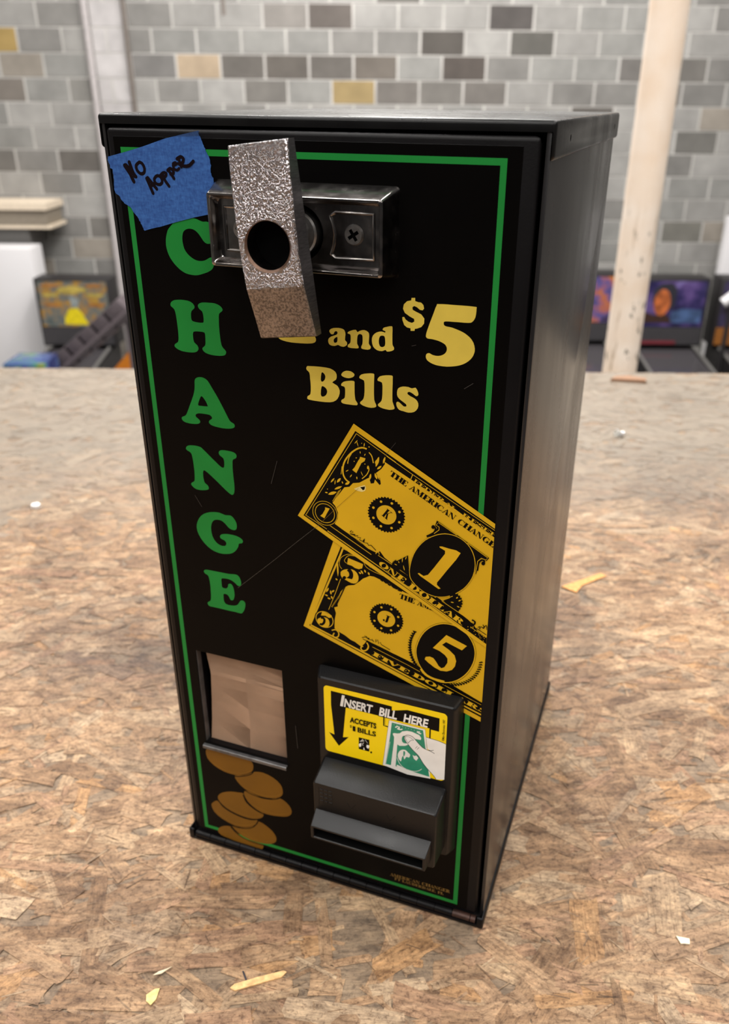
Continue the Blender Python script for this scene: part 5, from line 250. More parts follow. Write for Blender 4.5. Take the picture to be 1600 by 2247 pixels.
one_bill k 1655,5186,1676,5172,1694,5150,1704,5126,1705,5099,1700,5077,1692,5061,1677,5070,1661,5086,1647,5109,1642,5135,1645,5163;1655,5186,1679,5180,1702,5166,1718,5147,1726,5123,1727,5101,1724,5085,1707,5088,1688,5097,1668,5114,1657,5135,1652,5162;1655,5186,1679,5189,1704,5184,1725,5172,1739,5153,1747,5134,1749,5117,1733,5115,1712,5116,1689,5124,1672,5140,1660,5163;1655,5186,1676,5197,1701,5202,1724,5198,1745,5185,1758,5170,1766,5156,1752,5147,1733,5141,1708,5141,1687,5149,1668,5166;1655,5186,1672,5204,1694,5217,1718,5221,1742,5217,1761,5207,1774,5196,1763,5184,1746,5171,1723,5162,1699,5163,1674,5172;1655,5186,1666,5208,1685,5229,1707,5241,1733,5245,1755,5242,1771,5236,1764,5220,1751,5203,1731,5186,1706,5179,1679,5179;1655,5186,1660,5211,1674,5237,1693,5256,1718,5268,1740,5272,1758,5272,1755,5254,1747,5233,1731,5210,1709,5195,1681,5187;1655,5186,1654,5213,1661,5242,1675,5266,1697,5284,1718,5295,1736,5299,1737,5281,1734,5258,1724,5231,1706,5210,1680,5194;1655,5186,1648,5212,1648,5242,1656,5269,1673,5293,1691,5309,1707,5318,1713,5300,1715,5276,1711,5248,1699,5222,1678,5200;1655,5186,1642,5209,1635,5238,1636,5266,1647,5293,1660,5312,1674,5324,1684,5309,1692,5287,1695,5258,1689,5231,1674,5205;1655,5186,1637,5204,1622,5229,1617,5256,1620,5283,1629,5304,1639,5319,1652,5307,1665,5289,1676,5263,1677,5236,1669,5208;1542,5189,1698,5287,1739,5113,1710,5051
one_bill b 1653,5269,1598,5234,1520,5208,1532,5180,1825,5025,1890,5003,1888,4997,1822,5019,1529,5174,1515,5213,1595,5241,1649,5275;1692,5250,1692,5256,1694,5263,1697,5268,1702,5273,1707,5275,1711,5276,1711,5272,1711,5267,1708,5260,1704,5255,1698,5251;1718,5219,1720,5225,1724,5232,1730,5238,1737,5242,1744,5243,1748,5244,1747,5239,1744,5233,1739,5227,1733,5223,1725,5220;1631,5190,1636,5194,1644,5196,1651,5196,1658,5195,1664,5192,1667,5189,1663,5186,1658,5184,1651,5183,1643,5183,1636,5186;1705,5152,1711,5154,1718,5154,1725,5152,1731,5148,1735,5144,1738,5141,1733,5139,1728,5138,1721,5139,1714,5142,1709,5146;2030,4759,2033,4759,2036,4758,2038,4756,2040,4753,2040,4750,2040,4748,2038,4748,2035,4749,2032,4750,2031,4753,2030,4756;1902,4914,1902,4917,1902,4920,1904,4922,1906,4924,1909,4925,1911,4925,1911,4923,1911,4920,1910,4917,1908,4915,1905,4914;1880,4897,1880,4900,1880,4903,1882,4905,1885,4905,1887,4906,1889,4905,1889,4903,1889,4901,1887,4899,1885,4897,1882,4897;1848,4874,1851,4873,1854,4872,1856,4870,1857,4868,1857,4865,1856,4863,1854,4863,1852,4864,1850,4866,1848,4868,1848,4871;2030,4813,2031,4815,2033,4817,2035,4817,2037,4816,2038,4815,2039,4813,2038,4811,2036,4810,2035,4809,2033,4809,2031,4811;1977,4824,1979,4826,1981,4827,1983,4827,1985,4825,1986,4824,1986,4822,1985,4821,1983,4820,1981,4819,1979,4820,1978,4822;2040,4796,2043,4797,2045,4797,2047,4797,2048,4795,2049,4793,2049,4791,2047,4790,2045,4789,2043,4790,2041,4791,2041,4793;1888,4902,1889,4904,1892,4906,1894,4906,1897,4906,1899,4904,1900,4903,1899,4901,1897,4899,1895,4898,1892,4899,1890,4900;1953,4890,1955,4892,1957,4893,1958,4893,1960,4892,1961,4890,1961,4889,1960,4887,1959,4886,1957,4885,1955,4886,1954,4888;1842,4900,1842,4903,1843,4906,1845,4908,1847,4910,1850,4910,1852,4910,1852,4908,1852,4905,1850,4903,1848,4901,1845,4900;1973,4838,1973,4841,1975,4843,1977,4844,1979,4844,1981,4843,1983,4842,1982,4840,1981,4838,1979,4837,1977,4836,1975,4837;1991,4803,1990,4805,1989,4808,1990,4810,1992,4811,1994,4812,1996,4812,1997,4811,1997,4809,1997,4806,1996,4805,1994,4804;1986,4786,1987,4788,1988,4790,1989,4790,1991,4790,1992,4788,1993,4787,1992,4785,1991,4784,1990,4782,1989,4783,1987,4784;1964,4856,1964,4859,1965,4861,1966,4862,1968,4862,1970,4861,1972,4860,1972,4859,1971,4857,1970,4855,1969,4854,1966,4855;1918,4858,1918,4861,1919,4863,1920,4863,1922,4863,1923,4862,1925,4861,1925,4859,1924,4857,1923,4856,1921,4856,1919,4857;2001,4861,2004,4862,2006,4863,2008,4862,2010,4860,2011,4858,2011,4856,2009,4855,2007,4855,2005,4855,2003,4856,2002,4859;1903,4900,1903,4903,1905,4906,1907,4907,1909,4908,1912,4908,1914,4907,1913,4905,1913,4903,1911,4901,1909,4899,1906,4899;1878,4896,1878,4899,1879,4902,1880,4904,1883,4905,1885,4905,1887,4905,1888,4903,1887,4901,1886,4898,1884,4896,1881,4896;1906,4889,1907,4891,1909,4893,1912,4894,1914,4893,1916,4892,1917,4891,1917,4889,1915,4887,1913,4886,1911,4886,1908,4887;2020,4838,2022,4839,2024,4840,2026,4839,2027,4838,2028,4836,2028,4834,2026,4833,2025,4832,2023,4832,2021,4833,2020,4835;2028,4808,2027,4810,2027,4813,2028,4815,2030,4816,2032,4816,2034,4816,2035,4814,2035,4812,2034,4810,2033,4809,2031,4808;1950,4876,1953,4877,1956,4877,1958,4876,1960,4874,1961,4871,1962,4869,1960,4869,1957,4868,1954,4869,1952,4871,1951,4873;1876,4911,1878,4913,1881,4914,1883,4913,1885,4912,1887,4910,1887,4908,1886,4907,1884,4906,1881,4906,1879,4906,1877,4908;2010,4827,2010,4830,2010,4832,2011,4833,2013,4833,2014,4832,2016,4832,2016,4830,2016,4828,2016,4827,2015,4826,2013,4826;2007,4836,2008,4838,2009,4840,2010,4841,2012,4840,2014,4839,2015,4838,2014,4836,2014,4834,2012,4833,2011,4833,2009,4834;1928,4869,1928,4872,1929,4875,1932,4877,1934,4878,1937,4878,1939,4878,1939,4876,1938,4873,1936,4871,1934,4869,1931,4869;1841,4871,1844,4871,1847,4871,1850,4869,1852,4866,1853,4864,1853,4861,1851,4861,1848,4862,1845,4863,1843,4865,1841,4868;1934,4817,1934,4820,1936,4823,1938,4825,1941,4825,1943,4825,1945,4825,1945,4822,1944,4820,1942,4818,1940,4817,1936,4817;2000,4789,2002,4791,2004,4793,2006,4793,2008,4792,2009,4791,2010,4789,2009,4788,2008,4786,2006,4785,2004,4786,2002,4787;1899,4892,1898,4894,1898,4897,1899,4899,1901,4901,1903,4901,1905,4901,1906,4899,1906,4897,1906,4895,1904,4893,1902,4892
one_bill k 1892,5019,1903,5014,1920,5007,1934,4995,1936,4975,1931,4957,1921,4942,1903,4941,1888,4948,1878,4952,1887,4970,1897,4966,1908,4960,1911,4959,1913,4964,1916,4977,1916,4985,1910,4990,1896,4996,1885,5000;1958,4928,1966,4934,1978,4942,1992,4943,1993,4929,1990,4912,1987,4900,1977,4902,1980,4914,1983,4930,1984,4936,1983,4933,1972,4926,1964,4920;1997,4946,2010,4942,2026,4937,2032,4935,2029,4943,2020,4960,2013,4972,2022,4977,2029,4964,2038,4946,2040,4930,2025,4927,2007,4933,1994,4937;2017,4922,2027,4941,2041,4966,2058,4980,2068,4962,2070,4948,2070,4913,2064,4912,2062,4932,2058,4959,2056,4970,2050,4960,2036,4936,2025,4917;1944,4914,2068,4850,2063,4842,1940,4905
one_bill b 1921,4888,2069,4812,2066,4806,1918,4883
footer f 969,494,976,494,1003,437,982,436;971,494,972,487,954,436,949,435;957,452,985,452,985,456,957,455;943,435,962,436,962,439,943,439;977,436,1006,437,1006,440,977,440;1008,437,1012,437,1011,495,1007,495;1051,438,1068,438,1067,496,1050,496;1005,495,1022,495,1042,444,1034,437;1051,496,1053,490,1037,437,1034,437;1001,437,1021,437,1021,441,1001,440;1044,437,1074,438,1074,442,1044,441;1000,491,1017,491,1017,495,1000,494;1055,492,1073,492,1073,496,1055,496;1082,438,1103,439,1101,497,1081,496;1076,438,1109,439,1109,443,1076,442;1075,492,1108,493,1108,497,1075,496;1093,438,1126,439,1126,443,1093,442;1092,493,1123,493,1123,497,1092,496;1093,466,1111,467,1111,470,1093,470;1126,439,1125,459,1122,459,1116,439;1123,497,1124,480,1121,480,1113,497;1112,459,1111,478,1108,468;1131,439,1151,440,1150,498,1130,497;1125,439,1158,440,1158,444,1124,443;1123,493,1157,494,1156,498,1123,497;1154,469,1158,470,1161,470,1165,471,1168,473,1170,475,1172,477,1174,479,1175,481,1175,484,1175,486,1174,489,1172,491,1170,493,1167,495,1164,496,1161,497,1157,498,1153,498,1153,494,1154,494,1155,494,1156,493,1157,492,1157,491,1158,489,1158,487,1159,485,1159,484,1159,482,1158,480,1158,478,1158,476,1157,475,1156,474,1156,473,1155,473,1154,472;1141,494,1155,494,1155,498,1141,497;1141,468,1155,469,1155,472,1141,472;1151,469,1166,469,1180,440,1165,440;1165,440,1187,440,1187,444,1164,444;1191,440,1211,441,1210,499,1190,498;1185,440,1218,441,1218,445,1184,444;1183,495,1217,495,1216,499,1183,498;1260,494,1256,497,1252,499,1247,500,1242,501,1238,500,1233,499,1228,498,1224,495,1221,492,1218,488,1215,484,1213,480,1212,475,1212,470,1213,465,1214,460,1216,456,1218,452,1222,448,1225,445,1230,443,1234,441,1239,440,1244,440,1248,441,1253,443,1257,445,1261,448,1250,450,1248,448,1247,446,1245,444,1243,444,1241,444,1239,445,1237,446,1235,448,1233,451,1232,454,1231,458,1230,462,1229,466,1229,470,1229,475,1229,479,1230,483,1231,486,1232,490,1234,492,1236,495,1238,496,1240,497,1242,497,1244,497,1246,495,1247,494,1249,491;1260,500,1263,500,1264,478,1260,482;1261,448,1265,459,1263,459,1256,445;1293,501,1300,501,1326,443,1306,443;1295,501,1296,494,1278,442,1273,442;1281,459,1309,459,1309,463,1280,462;1267,442,1286,442,1286,446,1267,446;1301,443,1330,443,1330,447,1301,446;1332,443,1336,443,1335,501,1331,501;1375,444,1378,444,1377,502,1373,502;1326,501,1345,502,1378,445,1378,444,1367,444;1325,443,1345,444,1345,447,1325,447;1366,498,1386,499,1386,502,1366,502;1324,497,1341,498,1341,502,1323,501;1464,498,1460,501,1456,503,1452,504,1447,505,1442,505,1437,504,1433,502,1429,499,1425,496,1422,492,1420,488,1418,484,1417,479,1417,474,1417,469,1418,465,1420,460,1423,456,1426,452,1430,449,1434,447,1439,445,1443,445,1448,445,1453,445,1457,447,1462,449,1465,452,1454,454,1453,452,1451,450,1449,449,1447,448,1445,448,1443,449,1441,450,1439,452,1438,455,1436,458,1435,462,1434,466,1434,470,1433,474,1434,479,1434,483,1435,487,1436,491,1437,494,1438,497,1440,499,1442,500,1444,501,1446,501,1448,501,1450,500,1452,498,1454,495;1464,504,1468,504,1468,482,1464,487;1465,452,1470,464,1467,464,1460,449;1478,446,1498,447,1497,505,1477,504;1472,446,1505,447,1505,451,1471,450;1470,500,1504,501,1504,505,1470,504;1516,447,1537,448,1535,506,1515,505;1510,447,1543,448,1543,451,1510,451;1509,501,1542,502,1542,506,1509,505;1489,474,1520,475,1520,479,1488,478;1562,506,1568,506,1595,449,1574,448;1563,506,1564,499,1547,448,1542,448;1549,464,1578,465,1577,468,1549,468;1535,448,1554,448,1554,452,1535,451;1569,448,1598,449,1598,453,1569,452;1600,449,1604,449,1603,507,1599,507;1643,450,1647,450,1645,508,1642,508;1594,507,1613,507,1647,451,1647,450,1635,450;1593,449,1613,449,1613,453,1593,452;1634,504,1654,504,1654,508,1634,508;1592,503,1609,503,1609,507,1592,507;1704,503,1701,506,1696,508,1692,509,1687,510,1682,510,1678,508,1673,507,1669,504,1665,501,1662,497,1660,493,1658,489,1657,484,1657,479,1657,474,1658,469,1660,465,1663,461,1666,457,1670,454,1674,452,1679,450,1683,450,1688,450,1693,450,1697,452,1702,454,1705,457,1695,459,1693,457,1691,455,1689,454,1687,453,1685,453,1683,454,1681,455,1679,457,1678,460,1676,463,1675,467,1674,471,1674,475,1674,479,1674,484,1674,488,1675,492,1676,496,1677,499,1679,502,1680,504,1682,505,1684,506,1686,506,1688,506,1690,505,1692,503,1694,500;1704,509,1708,509,1708,487,1705,492;1698,453,1714,453,1713,476,1697,475;1691,474,1718,474,1718,477,1691,477;1723,451,1744,452,1742,510,1722,509;1717,451,1750,452,1750,456,1717,455;1716,505,1749,506,1749,510,1715,509;1734,452,1767,452,1767,456,1734,455;1733,506,1764,506,1764,510,1733,510;1734,479,1752,480,1752,483,1734,483;1767,452,1766,472,1763,472,1757,452;1764,510,1765,493,1762,493,1754,510;1753,472,1752,491,1749,481;1772,452,1792,453,1791,511,1771,510;1765,452,1799,453,1799,457,1765,456;1764,506,1797,507,1797,511,1764,510;1795,482,1799,483,1802,483,1805,485,1808,486,1811,488,1813,490,1815,492,1816,495,1816,497,1815,500,1814,502,1813,504,1811,506,1808,508,1805,509,1802,510,1798,511,1794,511,1794,508,1795,508,1796,507,1797,506,1798,505,1798,504,1799,502,1799,501,1799,499,1800,497,1800,495,1799,493,1799,491,1799,490,1798,488,1797,487,1797,486,1796,486,1795,486;1782,507,1796,507,1796,511,1782,511;1782,482,1796,482,1796,485,1782,485;1792,482,1807,482,1820,453,1805,453;1805,453,1828,454,1828,457,1805,457;1018,383,1037,383,1037,431,1019,431;1013,383,1042,383,1042,386,1013,387;1013,428,1043,428,1043,431,1013,431;1029,428,1056,428,1057,431,1029,431;1029,406,1045,406,1045,409,1029,409;1057,431,1056,416,1054,416,1046,431;1045,400,1045,416,1042,408;1072,383,1090,383,1090,431,1072,431;1065,383,1093,383,1094,386,1065,386;1054,428,1105,428,1105,431,1054,431;1054,431,1054,416,1057,416,1062,431;1105,431,1105,415,1102,415,1097,431;1132,383,1150,383,1151,431,1132,431;1126,383,1156,382,1156,386,1126,386;1127,428,1156,427,1156,430,1127,431;1142,383,1170,382,1170,386,1142,386;1170,382,1170,402,1167,402,1159,382;1192,430,1198,430,1220,382,1202,382;1193,430,1195,424,1178,382,1173,382;1180,396,1205,396,1206,398,1180,399;1168,382,1184,382,1184,385,1168,386;1198,382,1223,382,1223,385,1198,385;1226,396,1240,396,1240,430,1226,430;1226,397,1226,395,1227,392,1228,389,1230,387,1233,385,1235,383,1239,382,1242,381,1245,381,1249,381,1252,382,1256,383,1258,385,1261,387,1263,389,1264,392,1265,394,1266,397,1252,397,1252,395,1252,393,1251,390,1251,389,1250,387,1249,386,1248,385,1247,384,1246,384,1244,384,1243,385,1242,386,1241,387,1240,389,1240,391,1239,393,1239,395,1239,397;1262,396,1266,396,1266,430,1263,430;1219,427,1247,427,1247,430,1219,430;1256,427,1274,427,1274,430,1256,430;1277,382,1296,382,1296,430,1278,430;1272,382,1301,381,1301,385,1272,385;1272,427,1301,426,1301,429,1272,430;1296,382,1301,382,1306,383,1310,385,1314,387,1318,390,1320,393,1322,397,1324,401,1324,405,1324,410,1323,414,1321,417,1318,421,1314,424,1310,426,1306,428,1301,429,1296,430,1296,427,1299,426,1301,425,1303,424,1304,422,1306,419,1307,416,1308,413,1308,409,1309,405,1308,402,1308,398,1307,395,1306,392,1304,389,1302,387,1300,386,1298,385,1296,384;1288,426,1298,426,1298,430,1288,430;1287,382,1297,382,1297,385,1287,385;1330,381,1348,381,1349,429,1330,429;1325,381,1354,381,1354,384,1325,384;1325,426,1354,426,1354,429,1325,429;1340,381,1369,381,1369,384,1340,384;1340,426,1368,426,1368,429,1340,429;1340,404,1357,404,1357,407,1340,407;1369,381,1369,397,1366,397,1360,381;1368,429,1368,415,1365,415,1359,429;1357,397,1357,414,1354,406;1374,381,1392,381,1392,429,1374,429;1368,381,1397,381,1398,384,1368,384;1368,426,1398,426,1398,429,1368,429;1395,405,1398,405,1401,406,1404,407,1407,408,1409,409,1411,411,1413,413,1414,415,1414,417,1414,419,1413,421,1411,423,1410,425,1407,426,1404,427,1402,428,1398,429,1395,429,1395,426,1396,426,1397,426,1397,425,1398,424,1398,423,1399,422,1399,420,1399,419,1399,417,1399,415,1399,414,1399,413,1398,411,1398,410,1397,409,1396,409,1396,408,1395,408;1384,426,1396,426,1396,429,1384,429;1384,405,1396,405,1396,408,1384,408;1393,405,1406,405,1417,381,1404,381;1404,381,1424,381,1424,384,1404,384;1427,381,1445,381,1446,429,1427,429;1421,381,1451,380,1451,384,1421,384;1422,426,1451,425,1451,428,1422,429;1446,381,1451,381,1455,382,1460,384,1464,386,1467,389,1470,392,1472,396,1473,400,1474,404,1474,408,1472,413,1470,416,1468,420,1464,423,1460,425,1456,427,1451,428,1446,429,1446,426,1448,425,1450,424,1452,423,1454,421,1456,418,1457,415,1458,412,1458,408,1458,404,1458,401,1458,397,1457,394,1455,391,1454,388,1452,386,1450,385,1448,384,1446,383;1437,425,1447,425,1447,428,1437,429;1437,381,1447,380,1447,384,1437,384;1499,428,1505,428,1527,380,1509,380;1500,428,1501,422,1484,380,1480,380;1487,394,1512,393,1512,396,1487,397;1474,380,1491,380,1491,383,1474,383;1504,380,1530,380,1530,383,1504,383;1531,380,1549,380,1550,428,1531,428;1526,380,1555,380,1555,383,1526,383;1526,425,1555,425,1555,428,1526,428;1541,380,1569,380,1569,383,1541,383;1569,380,1569,399,1566,399,1558,380;1572,380,1591,380,1591,428,1573,428;1567,380,1596,379,1596,383,1567,383;1567,425,1597,424,1597,427,1567,428;1582,380,1611,379,1611,383,1582,383;1583,424,1610,424,1611,427,1583,428;1582,403,1599,403,1599,405,1583,405;1611,379,1611,396,1609,396,1602,379;1611,427,1610,413,1608,413,1602,427;1599,396,1599,412,1596,404;1614,387,1622,387,1621,378,1615,372,1617,379,1614,380;1655,379,1673,379,1673,427,1655,427;1649,379,1679,379,1679,382,1649,382;1649,424,1679,424,1679,427,1649,427;1665,424,1693,424,1693,427,1665,427;1665,402,1682,402,1682,405,1665,405;1693,427,1693,411,1690,411,1683,427;1682,395,1682,412,1678,403;1696,379,1714,379,1715,427,1696,427;1690,379,1720,379,1720,382,1690,382;1691,424,1720,424,1720,427,1691,427;1706,379,1734,379,1734,382,1706,382;1734,379,1734,398,1731,398,1723,379
sticker sk 196,3662,380,3660,1004,3647,1006,3449,905,3451,395,3453,349,2957,428,2982,289,2793,153,2984,229,2965,193,3441;827,3525,1202,3649,1612,3640,1613,3434,1509,3436,1488,3449,827,3444;912,3463,909,3320,962,3321,961,3303,893,3313,894,3463;1509,3445,1510,3293,1492,3293,1491,3445;924,3446,922,3327,959,3320,958,3317,919,3326,921,3446
sticker sw 970,3422,1436,3418,1529,2647,1222,2616,892,2669
sticker sk 890,2670,969,3423,1437,3419,1472,3121,1468,3120,1435,3416,972,3421,894,2669
sticker sg 1007,3396,1412,3394,1513,2673,1065,2702,1083,3068,1112,3054,1188,3078,1238,3117,1261,3226,1386,3234,1391,3266,1365,3304,1271,3329,1208,3325,1146,3298,1115,3258,1083,3244,1039,3238,1020,3221,1040,3173,1035,3061,1003,2698,928,2698,983,3139;1141,3188,1146,3208,1155,3225,1166,3235,1181,3234,1198,3224,1211,3210,1215,3188,1215,3162,1212,3140,1206,3128,1197,3120,1187,3117,1174,3116,1160,3120,1149,3128,1143,3145,1140,3168
sticker sw 1092,2904,1096,2926,1104,2948,1113,2967,1124,2982,1137,2994,1151,3003,1166,3009,1181,3011,1195,3009,1207,3002,1218,2991,1228,2980,1238,2973,1248,2966,1254,2957,1254,2940,1249,2920,1242,2905,1231,2902,1217,2904,1204,2901,1194,2884,1186,2863,1179,2853,1174,2866,1170,2889,1165,2904,1159,2902,1153,2890,1147,2874,1143,2850,1140,2822,1135,2806,1125,2810,1112,2826,1102,2844,1096,2862,1092,2883
sticker sg 1164,2983,1183,2989,1190,2960,1181,2909,1165,2904
sticker sw 1286,2959,1311,2951,1336,2967,1362,2936,1338,2881,1306,2902;1086,2854,1093,2831,1105,2799,1119,2770,1137,2747,1158,2727,1183,2712,1215,2702,1252,2698,1285,2698,1313,2702,1338,2711,1360,2723,1380,2739,1397,2757,1409,2771,1414,2766,1402,2753,1384,2733,1363,2717,1341,2705,1315,2695,1286,2691,1251,2691,1214,2695,1181,2705,1154,2721,1132,2742,1113,2766,1098,2796,1087,2829,1079,2852;1084,2733,1143,2720,1221,2689,1286,2678,1222,2665,1078,2706;1048,3338,1055,3345,1067,3356,1080,3364,1095,3361,1108,3354,1115,3339,1105,3326,1093,3318,1089,3322,1093,3324,1110,3325,1124,3327,1130,3331,1135,3337,1139,3342,1151,3332,1147,3327,1140,3319,1129,3312,1112,3309,1093,3308,1076,3313,1082,3330,1095,3339,1099,3342,1097,3342,1089,3347,1083,3348,1076,3344,1067,3334,1059,3326;1329,3347,1338,3353,1351,3361,1366,3365,1371,3349,1366,3339,1364,3338,1367,3340,1379,3341,1388,3343,1390,3327,1381,3325,1367,3324,1352,3327,1351,3343,1355,3354,1361,3350,1359,3347,1346,3340,1337,3334;990,3078,990,3074,989,3070,987,3067,984,3065,981,3063,978,3063,978,3066,978,3069,979,3073,982,3076,986,3078;986,3055,987,3051,986,3047,984,3044,981,3041,978,3040,975,3040,974,3042,975,3046,976,3050,979,3052,982,3054;983,3032,983,3028,983,3024,981,3021,977,3018,974,3017,972,3016,971,3019,971,3023,973,3026,975,3029,979,3031;980,3009,980,3005,979,3001,977,2997,974,2995,971,2994,968,2993,968,2996,968,2999,969,3003,972,3006,976,3008;976,2985,977,2982,976,2977,974,2974,971,2972,968,2970,965,2970,964,2973,965,2976,966,2980,969,2983,973,2985;973,2962,973,2958,973,2954,971,2951,968,2948,964,2947,962,2946,961,2949,961,2953,963,2956,965,2959,969,2961;970,2939,970,2935,969,2931,967,2927,964,2925,961,2923,958,2923,958,2926,958,2929,959,2933,962,2936,966,2938;966,2915,967,2911,966,2907,964,2904,961,2901,958,2900,955,2900,954,2902,955,2906,956,2910,959,2912,963,2914;963,2892,963,2888,963,2884,961,2880,957,2878,954,2876,952,2876,951,2879,951,2882,953,2886,955,2889,959,2891;960,2868,960,2864,959,2860,957,2857,954,2854,951,2853,948,2852,948,2855,948,2859,949,2862,952,2865,956,2867;956,2845,957,2841,956,2836,954,2833,951,2830,947,2829,945,2829,944,2832,945,2835,946,2839,949,2842,952,2844;953,2821,953,2817,953,2813,951,2809,947,2807,944,2806,941,2805,941,2808,941,2811,943,2815,945,2818,949,2820;950,2797,950,2793,949,2789,947,2786,944,2783,941,2782,938,2781,938,2784,938,2788,939,2791,942,2794,946,2796;946,2773,947,2770,946,2765,944,2762,941,2759,937,2758,935,2758,934,2760,934,2764,936,2768,938,2771,942,2773;943,2750,943,2746,942,2741,940,2738,937,2735,934,2734,931,2734,931,2736,931,2740,932,2744,935,2747,939,2749;939,2726,940,2722,939,2717,937,2714,934,2712,930,2710,928,2710,927,2712,928,2716,929,2720,932,2723,936,2725;1031,3372,1033,3374,1035,3374,1037,3374,1039,3373,1040,3372,1040,3370,1039,3369,1038,3369,1036,3368,1034,3369,1032,3371;1069,3378,1071,3378,1074,3377,1076,3376,1077,3373,1078,3371,1078,3369,1077,3369,1074,3370,1072,3371,1070,3373,1069,3376;1107,3366,1108,3368,1109,3370,1111,3370,1113,3370,1115,3370,1116,3369,1116,3367,1114,3366,1113,3365,1111,3364,1109,3365;1144,3382,1147,3380,1150,3378,1152,3376,1153,3373,1154,3370,1154,3368,1152,3369,1150,3370,1147,3372,1145,3375,1144,3379;1182,3362,1183,3365,1184,3367,1186,3368,1188,3368,1190,3368,1192,3367,1191,3366,1190,3364,1189,3362,1187,3362,1184,3362;1220,3366,1221,3368,1223,3369,1225,3369,1227,3369,1228,3367,1229,3366,1228,3365,1227,3364,1225,3363,1223,3363,1221,3365;1258,3360,1258,3363,1260,3365,1261,3366,1263,3366,1265,3366,1267,3365,1266,3364,1266,3362,1264,3361,1262,3360,1260,3360;1295,3360,1296,3362,1297,3364,1299,3365,1301,3366,1303,3365,1304,3365,1304,3363,1303,3361,1301,3360,1299,3359,1297,3359;1332,3359,1333,3361,1334,3363,1336,3364,1338,3365,1340,3364,1342,3364,1341,3362,1340,3361,1339,3359,1337,3358,1335,3359;1370,3365,1371,3367,1374,3367,1375,3367,1377,3366,1378,3364,1379,3363,1378,3362,1376,3361,1374,3361,1372,3362,1371,3364
sticker sw2 1176,3215,1191,3243,1222,3260,1260,3260,1292,3243,1337,3195,1375,3153,1427,3114,1477,3103,1514,3102,1476,3122,1461,3226,1452,3301,1520,3295,1613,3289,1706,3265,1708,2691,1605,2664,1572,2709,1506,2776,1441,2850,1394,2923,1361,2976,1303,3028,1245,3088,1199,3144,1176,3184
sticker sk 1595,2668,1590,2677,1581,2691,1569,2707,1550,2727,1527,2750,1503,2773,1481,2798,1458,2823,1438,2848,1420,2873,1405,2898,1391,2921,1380,2940,1370,2957,1358,2973,1341,2990,1321,3007,1300,3025,1280,3045,1260,3065,1242,3085,1225,3105,1209,3124,1196,3142,1185,3158,1175,3174,1169,3190,1168,3205,1170,3220,1175,3233,1186,3245,1200,3256,1215,3263,1230,3266,1246,3266,1261,3264,1272,3260,1283,3255,1294,3246,1309,3232,1324,3214,1339,3198,1352,3183,1365,3169,1378,3156,1394,3142,1411,3128,1428,3118,1446,3112,1466,3108,1484,3105,1500,3102,1514,3099,1528,3096,1544,3089,1559,3082,1570,3077,1567,3070,1556,3075,1541,3082,1526,3088,1512,3092,1498,3094,1482,3098,1464,3101,1445,3104,1425,3111,1406,3122,1389,3136,1373,3150,1359,3164,1347,3178,1334,3193,1319,3209,1303,3226,1289,3240,1278,3248,1269,3253,1259,3256,1246,3259,1231,3259,1217,3256,1204,3250,1191,3240,1182,3229,1177,3218,1175,3205,1177,3191,1182,3178,1191,3163,1202,3146,1215,3129,1231,3110,1248,3091,1266,3071,1286,3050,1306,3031,1326,3013,1346,2996,1364,2978,1377,2961,1386,2944,1398,2925,1411,2902,1426,2878,1444,2853,1464,2828,1486,2803,1509,2779,1532,2755,1555,2732,1574,2712,1587,2695,1596,2681,1602,2672;1490,3108,1497,3108,1509,3107,1519,3109,1531,3114,1543,3121,1552,3127,1556,3121,1547,3115,1534,3108,1521,3102,1509,3100,1497,3101,1489,3101;1456,3305,1471,3303,1494,3301,1521,3298,1549,3297,1581,3296,1613,3293,1648,3286,1682,3278,1706,3272,1705,3265,1681,3271,1646,3279,1612,3286,1581,3289,1549,3290,1520,3291,1494,3294,1471,3296,1455,3298;1226,3132,1218,3143,1206,3159,1196,3174,1189,3188,1184,3202,1183,3214,1188,3225,1198,3234,1209,3239,1222,3241,1236,3239,1249,3236,1259,3231,1267,3226,1275,3220,1284,3214,1294,3208,1298,3201,1291,3196,1279,3194,1269,3191,1260,3185,1252,3177,1245,3168,1239,3156,1234,3143,1230,3133,1226,3134,1229,3144,1234,3158,1241,3171,1248,3180,1257,3189,1266,3195,1278,3199,1289,3201,1293,3202,1291,3205,1282,3210,1272,3216,1264,3221,1256,3227,1247,3231,1235,3234,1222,3236,1211,3235,1201,3230,1192,3222,1188,3213,1189,3203,1194,3190,1201,3176,1210,3161,1222,3146,1230,3135;1347,3118,1320,3075,1316,3077,1343,3121;1371,3110,1345,3067,1341,3070,1367,3113
sticker y2 1521,2709,1572,2694,1598,2666,1522,2665
sticker sk 566,3024,710,3024,708,2830,565,2831
sticker sw 568,2916,603,2942,599,2888,581,2867,568,2878;708,2934,674,2934,668,2894,693,2872,708,2900;580,2959,621,3014,637,2981,654,3012,688,2962,685,2960,652,3008,637,2977,623,3010,583,2956;634,2883,627,2840,649,2839;637,2954,631,2946,624,2936,620,2927,621,2918,624,2909,627,2903,622,2901,619,2907,615,2917,614,2928,619,2939,626,2950,632,2957
sticker sk 749,2830,746,2820,739,2811,731,2809,724,2813,721,2822,724,2832,731,2841,739,2843,746,2839
